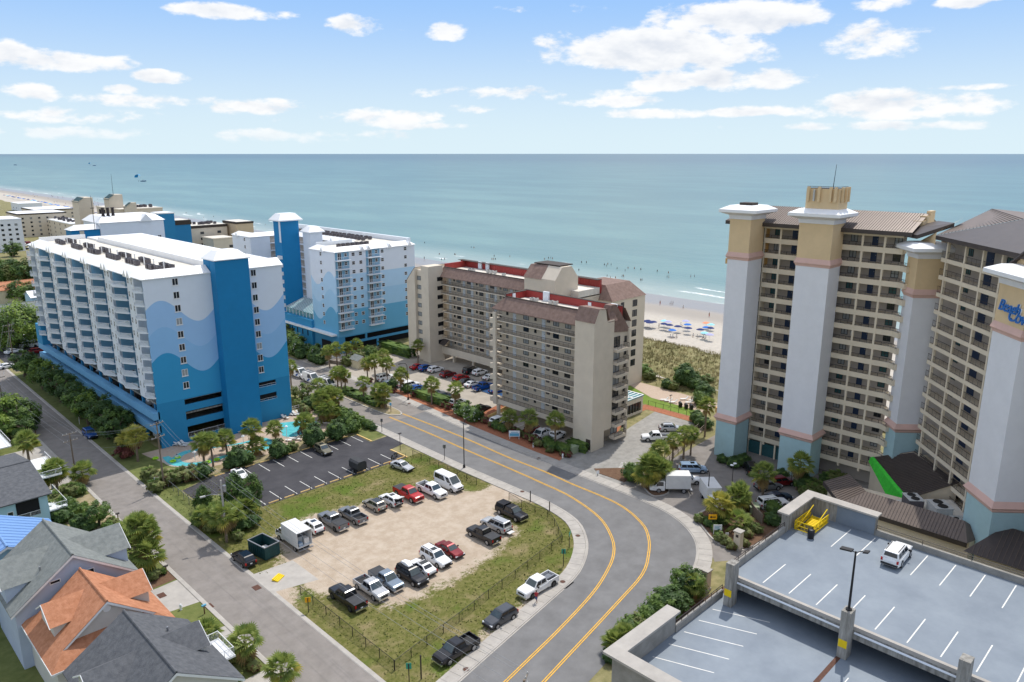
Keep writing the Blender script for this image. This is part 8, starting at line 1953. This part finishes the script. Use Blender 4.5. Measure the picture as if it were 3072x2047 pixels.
# ---------------------------------------------------------------- kerb furniture
def wheel_stops(y, x0, n, step, phrase, group, m='kerb_yellow'):
    me = MB().loft([[(-.9,-.11,0),(-.9,.11,0),(-.9,.07,.13),(-.9,-.07,.13)],[(.9,-.11,0),(.9,.11,0),(.9,.07,.13),(.9,-.07,.13)]]).mesh('wheel_stop', [m])
    for k in range(n): tag(link('wheel_stop', me, None, (x0+k*step+random.uniform(-.08,.08), y, .03), random.uniform(-.02,.02)), f'{ORD[k]} yellow wheel stop from the left {phrase}', 'wheel stop', group)
wheel_stops(125.75, 51.6, 10, 2.87, 'along the hedge side of the black lot', 'wheel stops on the hedge side')
wheel_stops(108.95, 53.2, 10, 2.87, 'along the grass side of the black lot', 'wheel stops on the grass side')
for y0, y1, x in ((119.9,125.2,80.25),(108.4,113.7,80.3)): tag(obj('kerb_beam', MB().box(x-.12,x+.12,y0,y1,0,.16), 'kerb_yellow'), 'pale yellow kerb beam at the '+('upper' if y0 > 115 else 'lower')+' corner of the black lot driveway', 'kerb')
t = thing('barrier_stack', 'heap of yellow wheel stops at the entrance of the sand lot', 'wheel stops', (*at(841.7,1738),.02), .5)
for k in range(4): obj('wheel_stop', MB().box(-.8,.8,-.1+k*.24,.1+k*.24,.01+.02*k,.16+.05*k), 'stair_yellow', t)
for k, (px, py) in enumerate(((1567,1477),(1733.7,1609.7),(1688,1748),(1398.5,2011.5),(1616,1377),(1228,1212))):
    t = thing('manhole_cover', ORD[k]+' dark round manhole cover along the sidewalks of the main road', 'manhole cover', (*at(px,py),.135), 0, 'manhole covers'); obj('cover', MB().lathe([(.36,0),(.34,.012)],16), 'rust', t); obj('ring', MB().lathe([(.43,-.004),(.42,.006)],16), 'concrete_grey', t)
for k, (px, py) in enumerate(((1709,1757),(1415,2006),(1625,1380),(1215,1215))): t = thing('storm_drain', ORD[k]+' dark kerb inlet storm drain on the main road', 'storm drain', (*at(px,py),.0), R(8 if k < 2 else 92), 'storm drains'); obj('slot', MB().box(-.9,.9,-.06,.06,.036,.11), 'dark_void', t); obj('throat', MB().box(-1.1,1.1,.07,.2,.04,.15), 'concrete', t)
for k, (px, py) in enumerate(((770,1764),(627,1820),(485,1787))): tag(obj('drain_grate', MB().box(-.45,.45,-.6,.6,.03,.05), 'rust', None, (*at(px,py),.0)), ORD[k]+' rusty drain grate beside the side road', 'drain grate', 'drain grates')
for k, (px, py) in enumerate(((500,1722),(614,1842),(355,1562),(108,1306))):
    X, Y = at(px, py); t = thing('mailbox', ORD[k]+' mailbox on a post along the house side of the road', 'mailbox', (X,Y,0), 0, 'mailboxes'); obj('post', MB().box(-.06,.06,-.06,.06,0,1.1), 'wood_brown', t); obj('box', MB().loft([[(-.28,-.12,1.1),(-.28,.12,1.1),(-.28,.12,1.28),(-.28,0,1.36),(-.28,-.12,1.28)],[(.28,-.12,1.1),(.28,.12,1.1),(.28,.12,1.28),(.28,0,1.36),(.28,-.12,1.28)]]), 'black_metal' if k != 1 else 'sign_blue', t)
for k, (px, py) in enumerate(((1600,1342),(1688,1374),(543,1830))):
    t = thing('hydrant', ['white hydrant on the red mulch strip','white hydrant at the tip of the red mulch strip','white hydrant on the lawn of the orange-roofed house'][k], 'hydrant', (*at(px,py),0)); obj('barrel', MB().lathe([(.16,0),(.14,.1),(.13,.6),(.17,.64),(.12,.8),(.04,.86)],10), 'sign_white', t); obj('nozzle', MB().tube((-.24,0,.5),(.24,0,.5),.06,.06,6), 'sign_white', t)
# red ramp wall of the condo lot
a, b = at(*c6(925,785)), at(*c6(1245,650)); F = Fr(*a, math.atan2(b[1]-a[1], b[0]-a[0])); LL = math.dist(a, b)
t = place('ramp', 'low brick-red painted ramp beside the nearer condominium', 'ramp', *a); obj('deck', MB().add([F.pt(0,0,.02),F.pt(LL,0,.02),F.pt(LL,2.2,.02),F.pt(0,2.2,.02),F.pt(0,0,.25),F.pt(LL,0,1.0),F.pt(LL,2.2,1.0),F.pt(0,2.2,.25)], [(4,5,6,7),(0,1,5,4),(1,2,6,5),(2,3,7,6),(3,0,4,7)]), 'mulch_red', t); obj('kerb', MB().add([F.pt(0,-.15,.02),F.pt(LL,-.15,.02),F.pt(LL,0,.02),F.pt(0,0,.02),F.pt(0,-.15,.4),F.pt(LL,-.15,1.15),F.pt(LL,-.01,1.15),F.pt(0,-.01,.4)], [(4,5,6,7),(0,1,5,4),(3,0,4,7)]), 'kerb_yellow', t)
# ---------------------------------------------------------------- pool garden
m = mat('pool_water', (.09,.46,.50), .06, .12, .8, bump=.25, bscale=2.5, spec=.5, col2=(.16,.60,.62))
fp = lambda x, y: (440+x/5.227, 1200+y/5.227); fq = lambda x, y: (840+x/5.8825, 1180+y/5.8825)
river = catmull([at(*fp(*p)) for p in [(250,905),(345,885),(400,915),(520,835),(700,785),(1000,748),(1400,692),(1800,605),(1950,632),(1985,700),(1900,772),(1600,825),(1240,905),(930,1015),(430,1035)]], .8, True)
isle = catmull([at(*fp(*p)) for p in [(560,900),(700,830),(1000,778),(1400,716),(1780,650),(1860,672),(1870,715),(1600,780),(1240,862),(900,965),(640,985),(560,950)]], .8, True)
pool = catmull([at(*fq(*p)) for p in [(0,530),(100,520),(350,500),(640,500),(560,590),(400,650),(380,730),(200,775),(60,760),(30,700)]], .8, True)
def grow(P, d):
    c = (sum(p[0] for p in P)/len(P), sum(p[1] for p in P)/len(P)); return [(p[0]+(p[0]-c[0])/math.dist(p, c)*d, p[1]+(p[1]-c[1])/math.dist(p, c)*d) for p in P]
for nm, P, lab in (('winding_pool', river, 'long winding turquoise pool channel below the wave hotel'), ('swimming_pool', pool, 'kidney-shaped turquoise swimming pool beside the lounge chairs')):
    t = place(nm, lab, 'swimming pool', *P[0]); obj('coping', MB().prism(grow(P, .45), .0, .045), 'concrete', t); obj('water', MB().prism(P, .046, .075), 'pool_water', t)
t = place('pool_island', 'paved island inside the winding pool', 'pool island', *isle[0]); obj('paving', MB().prism(isle, .0, .11), 'paver', t); obj('kerb', MB().prism(grow(isle, .25), 0, .09), 'concrete', t)
fence([(78.1,148),(82.8,147.7),(83.0,144.1),(82.3,134.4)], 'white picket railing round the pool deck', 1.1, 1.0, 'rail_white', None, 2)
def lounger(X, Y, rz, lab, g, m='lounge_white'):
    t = thing('lounge_chair', lab, 'lounge chair', (X,Y,.03), rz, g)
    obj('seat', MB().box(-.3,1.0,-.3,.3,.28,.34), m, t); obj('backrest', MB().add([(-.3,-.3,.3),(-.3,.3,.3),(-.85,.3,.85),(-.85,-.3,.85),(-.34,-.3,.25),(-.34,.3,.25),(-.9,.3,.82),(-.9,-.3,.82)], [(0,1,2,3),(7,6,5,4),(0,3,7,4),(1,5,6,2),(3,2,6,7)]), m, t)
    for x in (-.2,.85):
        for y in (-.25,.25): obj('leg', MB().box(x-.03,x+.03,y-.03,y+.03,0,.28), m, t)
for k, (x, y) in enumerate(((30,400),(180,390),(235,390),(280,385),(345,370),(400,355),(445,345),(90,450))): lounger(*at(*fq(x,y)), -1.2, ORD[k]+' lounge chair in the row under the blue wall by the swimming pool', 'lounge chairs by the pool', 'lounge_white' if k not in (0,6) else 'umb_blue')
for k, (x, y) in enumerate(((860,560),(1010,560),(800,560),(900,590),(250,820),(330,830),(180,850))): lounger(*at(*fq(x,y)), .8 if k < 4 else 2.2, ORD[k]+' lounge chair '+('in the palm corner' if k < 4 else 'along the low wall')+' of the pool deck', 'other lounge chairs of the pool deck')
for k, (x, y) in enumerate(((440,720),(500,720),(560,730),(600,700),(1470,520),(1380,470))): lounger(*at(*fp(x,y)), -1.0, ORD[k]+' lounge chair at the foot of the wave hotel by the winding pool', 'lounge chairs by the winding pool')
for k, (x, y) in enumerate(((490,915),(415,975),(140,930),(960,990),(1100,950))):
    b = MB(); n = 14
    b.loft([[(math.cos(2*math.pi*i/n)*(.45+.14*math.cos(j*1.0472)), math.sin(2*math.pi*i/n)*(.45+.14*math.cos(j*1.0472)), .14+.14*math.sin(j*1.0472)) for j in range(6)] for i in range(n+1)], caps=False)
    tag(obj('swim_ring', b, 'tube_lime', None, (*at(*fp(x,y)),.08), smooth=True), ORD[k]+' lime green swim ring from the left in the winding pool', 'swim ring', 'swim rings')
for k, (x, y) in enumerate(((1210,790),(960,850))): t = thing('flower_pot', ORD[k]+' stone flower pot on the pool island', 'flower pot', (*at(*fp(x,y)),.1), 0, 'flower pots'); obj('pot', MB().lathe([(.3,0),(.45,.6),(.4,.62)],10), 'beige_light', t); link('foliage', leafy('s_lime'), t, (0,0,.95), 0, .55)
for k, (x, y) in enumerate(((1440,600),(1500,615),(1570,635),(1730,590),(1810,640),(1860,610))): lounger(*at(*f6(x,y)), 2.4, ORD[k]+' white lounge chair on the seaside patio', 'lounge chairs on the patio')
for k, (x, y) in enumerate(((1670,690),(1830,725),(1755,715))): t = thing('grill', ORD[k]+' black barbecue grill at the edge of the seaside lawn', 'grill', (*at(*f6(x,y)),.02), .8, 'barbecue grills'); obj('body', MB().box(-.6,.6,-.35,.35,.55,.85), 'black_metal', t); obj('lid', MB().loft([[(-.6,-.35,.86),(-.6,.35,.86),(-.6,.2,1.12),(-.6,-.2,1.12)],[(.6,-.35,.86),(.6,.35,.86),(.6,.2,1.12),(.6,-.2,1.12)]]), 'black_metal', t); [obj('leg', MB().box(q-.04,q+.04,-.3,.3,0,.55), 'black_metal', t) for q in (-.5,.5)]
# ---------------------------------------------------------------- people
def skin_mesh(name, J, E, rad, mats, pick):
    me = bpy.data.meshes.new(name); me.from_pydata(J, E, []); o = bpy.data.objects.new(name, me); COL.objects.link(o)
    md = o.modifiers.new('skin', 'SKIN'); sv = me.skin_vertices[0].data
    for i, r_ in enumerate(rad): sv[i].radius = (r_, r_)
    sv[0].use_root = True
    s2 = o.modifiers.new('sub', 'SUBSURF'); s2.levels = s2.render_levels = 1
    dg = bpy.context.evaluated_depsgraph_get(); out = bpy.data.meshes.new_from_object(o.evaluated_get(dg)); bpy.data.objects.remove(o)
    out.materials.clear()
    for m in mats: out.materials.append(MAT[m])
    for p in out.polygons: p.material_index = pick(p.center); p.use_smooth = True
    return out
def figure(name, pose, mats):
    if pose == 'walk': leg = [(.0,.10,.92),(.16,.11,.50),(-.02,.11,.08),(.16,.12,.03)], [(.0,-.10,.92),(-.06,-.11,.50),(-.34,-.11,.16),(-.22,-.11,.04)]
    elif pose == 'sit': leg = [(.0,.10,.42),(.42,.12,.50),(.48,.12,.10),(.62,.12,.04)], [(.0,-.10,.42),(.42,-.12,.50),(.46,-.12,.10),(.60,-.12,.04)]
    else: leg = [(.0,.10,.92),(.02,.11,.50),(.0,.11,.08),(.16,.12,.03)], [(.0,-.10,.92),(.0,-.11,.50),(-.02,-.11,.08),(.14,-.12,.03)]
    dz = -.5 if pose == 'sit' else 0
    J = [(0,0,.98+dz),(0,0,1.2+dz),(0,0,1.42+dz),(.01,0,1.52+dz),(.03,0,1.64+dz),(.04,0,1.72+dz)]
    E = [(0,1),(1,2),(2,3),(3,4),(4,5)]; rad = [.14,.13,.14,.055,.095,.08]
    for s, lg in zip((1,-1), leg):
        i = len(J); J += lg; E += [(0,i),(i,i+1),(i+1,i+2),(i+2,i+3)]; rad += [.095,.065,.045,.04]
        i = len(J); sw = .14*s if pose == 'walk' else .03
        J += [(0,.2*s,1.40+dz),(-sw*.5,.26*s,1.14+dz),(sw+.06,.25*s,.92+dz),(sw+.10,.25*s,.83+dz)]; E += [(2,i),(i,i+1),(i+1,i+2),(i+2,i+3)]; rad += [.06,.045,.035,.035]
    def pick(c):
        z = c.z-dz
        if z > 1.5 or (abs(c.y) > .19 and z < 1.2): return 0
        if z > .98: return 1
        return 2 if (c.z > .45 or pose == 'sit' and c.x < .35) else 0
    return skin_mesh(name, J, E, rad, mats, pick)
HAIR = MB().lathe([(.0,.10),(.10,.02),(.105,-.06),(.085,-.12)][::-1],10).mesh('hair', ['hair'])
FIG = {('walk',0): figure('body','walk',['skin','cloth_red','cloth_blue']), ('stand',0): figure('body','stand',['skin','cloth_dark','cloth_blue']), ('stand',1): figure('body','stand',['skin','skin','cloth_red']), ('stand',2): figure('body','stand',['skin_dark','skin_dark','cloth_dark']), ('sit',0): figure('body','sit',['skin','cloth_white','cloth_dark'])}
def person(X, Y, z, pose, v, rz, lab, g=None):
    t = thing('person', lab, 'person', (X,Y,z), rz, g); link('body', FIG[(pose,v)], t); link('hair', HAIR, t, (.02,0,1.71+(-.5 if pose == 'sit' else 0)))
person(*at(1608.8,1811), .13, 'walk', 0, R(200), 'person in red top and blue jeans walking on the sidewalk by the white pickup')
person(*at(*fq(330,750)), -.35, 'stand', 2, 1, 'person in dark swimwear standing in the swimming pool'); person(*at(*fp(480,925)), -.3, 'sit', 0, 1, 'bather sitting in a lime swim ring of the winding pool'); person(*at(*fq(95,470)), .03, 'sit', 0, 1, 'person sitting at the end of a blue lounge chair by the pool')
person(*at(2250,1414), .03, 'stand', 0, 1, 'person standing behind the black suv at the first pylon')
c4_ = lambda x, y: (1760+x/5.8825, 840+y/5.8825); c5_ = lambda x, y: (1240+x/2.503, 700+y/2.503)
def beach_at(px, py):
    X, Y = at(px, py, -.5)
    for _ in range(6): X, Y = at(px, py, BEACH_Z(X, Y))
    return X, Y, BEACH_Z(X, Y)
for k, (x, y, ps, v) in enumerate(((1295,445,'stand',1),(1275,855,'stand',2),(630,735,'stand',1),(695,275,'sit',0),(745,275,'sit',0),(635,395,'sit',0),(690,390,'sit',0),(1490,430,'sit',0),(1525,430,'sit',0),(1705,505,'sit',0),(1475,1030,'sit',0),(1520,1030,'sit',0),(1585,1035,'sit',0),(2060,1050,'sit',0),(2100,1055,'sit',0),(1880,1010,'sit',0),(2160,660,'stand',1),(1660,815,'sit',0),(1950,1030,'sit',0))): X, Y, z = beach_at(*c4_(x,y)); person(X, Y, z, ps, v, 1.0+k, ORD[k]+' beachgoer '+('standing' if ps == 'stand' else 'sitting')+' on the sand between the condominium and the first pylon', 'people on the near beach')
bath = [(435,110),(455,112),(195,160),(212,200),(235,197),(310,162),(318,164),(590,198),(602,198),(616,198),(607,175),(725,178),(985,198),(1015,190),(1032,190),(1045,193),(1095,232),(1263,222),(1300,222),(1243,280),(1435,240),(1450,250),(1460,235),(1485,240),(1530,268),(1590,285),(1612,265),(1660,268),(1708,275),(1455,325),(1480,338),(1518,338),(1568,325),(1578,325),(1708,355),(1718,355),(1832,288),(1905,333),(1918,333),(1915,300),(2083,328),(2110,328),(1387,375),(1487,415),(1508,388),(85,75)]
pr = random.Random(8)
for x, y in bath: X, Y = at(*c5_(x,y), SEA_Z); person(X, Y, SEA_Z-.75, 'stand', pr.choice([0,1,2]), pr.uniform(0,6), 'small dark bather standing in the surf beyond the condominiums', 'bathers in the surf')
for k in range(120):
    Y = 330+900*pr.random()**1.3; s = lerp(SHORE, Y); X = s+pr.gauss(-12,18)
    if X > s+45: continue
    wet = X > s+4; person(X, Y, (SEA_Z-.7) if wet else BEACH_Z(X, Y), 'stand', pr.choice([0,1,2]), pr.uniform(0,6), 'tiny distant beachgoer near the waterline on the left', 'distant people on the left beach')
# ---------------------------------------------------------------- beach umbrellas and boats
def umb_mesh(m):
    b = MB(); n = 10; o = [(1.15*math.cos(2*math.pi*i/n), 1.15*math.sin(2*math.pi*i/n), 1.75) for i in range(n)]; q = [(.6*math.cos(2*math.pi*i/n), .6*math.sin(2*math.pi*i/n), 2.02) for i in range(n)]
    b.add(o+q+[(0,0,2.15)], [(i,(i+1)%n,n+(i+1)%n,n+i) for i in range(n)]+[(n+i,n+(i+1)%n,2*n) for i in range(n)]); return b.mesh('canopy', [m])
UM = {m: umb_mesh('umb_'+m) for m in ('navy','blue','aqua','orange','lilac')}; UP = MB().tube((0,0,0),(0,0,2.1),.03,.03,5).mesh('pole', ['rail_white'])
def umbrella(X, Y, z, m, lab, g, s=1.0):
    t = thing('beach_umbrella', lab, 'beach umbrella', (X,Y,z), pr.uniform(0,6), g); c = link('canopy', UM[m], t, (0,0,0), 0, s); link('pole', UP, t)
cnt = {}
for x, y, m in ((800,705,'blue'),(840,690,'blue'),(905,705,'blue'),(785,790,'blue'),(1020,760,'navy'),(1080,752,'navy'),(1110,785,'navy'),(1175,770,'navy'),(1370,745,'aqua'),(1435,760,'lilac'),(1365,805,'navy'),(1460,825,'navy'),(1610,850,'navy'),(1750,740,'lilac'),(1780,810,'blue'),(1790,880,'navy'),(2005,905,'navy'),(1510,925,'blue'),(2080,970,'aqua'),(2110,770,'orange'),(2190,800,'aqua'),(2110,860,'blue'),(2180,870,'navy'),(2170,1000,'lilac')):
    X, Y = at(*c4_(x,y), 2.0); cnt[m] = cnt.get(m, 0)+1; umbrella(X, Y, BEACH_Z(X, Y), m, f'{ORD[cnt[m]-1]} {m} umbrella from the left on the sand beside the first pylon', 'umbrellas on the near beach', 1.15)
for k in range(75): Y = 470+k*9.5+pr.uniform(-3,3); X = lerp(DUNE, Y)+14+pr.uniform(-2,4); umbrella(X, Y, BEACH_Z(X, Y), pr.choice(['navy','blue','navy','aqua','blue']), 'tiny beach umbrella in the long distant line on the left', 'distant umbrella line', 1.5)
tag(obj('litter_bin', MB().lathe([(.4,0),(.45,1.0),(.4,1.1)],10).box(-.3,.3,-.05,.05,1.1,1.7), 'black_metal', None, beach_at(*c4_(1385,1145))), 'dark bin post alone on the sand in front of the dune', 'litter bin')
def boat(px, py, lab, s=1.0):
    t = thing('boat', lab, 'boat', (*at(px,py,SEA_Z),SEA_Z), R(-45)); obj('hull', MB().loft([[(-5*s,-1.4*s,.2),(-5*s,1.4*s,.2),(-5*s,1.6*s,1.5*s),(-5*s,-1.6*s,1.5*s)],[(1*s,-1.5*s,0),(1*s,1.5*s,0),(1*s,1.8*s,1.6*s),(1*s,-1.8*s,1.6*s)],[(5.5*s,-.1*s,.4),(5.5*s,.1*s,.4),(6*s,.2*s,2*s),(6*s,-.2*s,2*s)]]), 'cloth_blue', t); obj('canopy', MB().box(-1.5*s,1.5*s,-1.3*s,1.3*s,2.8*s,2.95*s), 'cloth_dark', t); [obj('stanchion', MB().box(x*s-.1,x*s+.1,y*s-.1,y*s+.1,1.5*s,2.8*s), 'steel', t) for x in (-1.4,1.4) for y in (-1.2,1.2)]
boat(430,545,'dark parasailing boat below the bright blue sail',1.1); boat(283,498,'tiny far boat below the small blue sail',1.4); boat(46,496,'tiny dark boat near the horizon at the far left',1.4)
for px, py, z, s, lab in ((415,533,22,9,'bright blue parasail canopy above the sea on the left'),(270,492,22,8,'small far blue parasail near the horizon')):
    t = thing('parasail', lab, 'parasail', (*at(px,py,z),z), R(-45)); b = MB(); n = 10
    b.loft([[(s*.5*math.cos(math.pi*j/8)*(1-.06*i), (i-n/2)/n*s*.6, s*.5*math.sin(math.pi*j/8)) for j in range(9)] for i in range(n+1)], closed=False, caps=False); obj('sail', b, 'parasail', t); obj('lines', MB().tube((0,0,-s*.5),(-s*.4,0,0),.06,.06,4).tube((0,0,-s*.5),(s*.4,0,0),.06,.06,4), 'steel', t); obj('rider', MB().lathe([(.2,-s*.5-1.2),(.35,-s*.5-.5),(.25,-s*.5),(.1,-s*.5+.2)],8), 'cloth_dark', t)
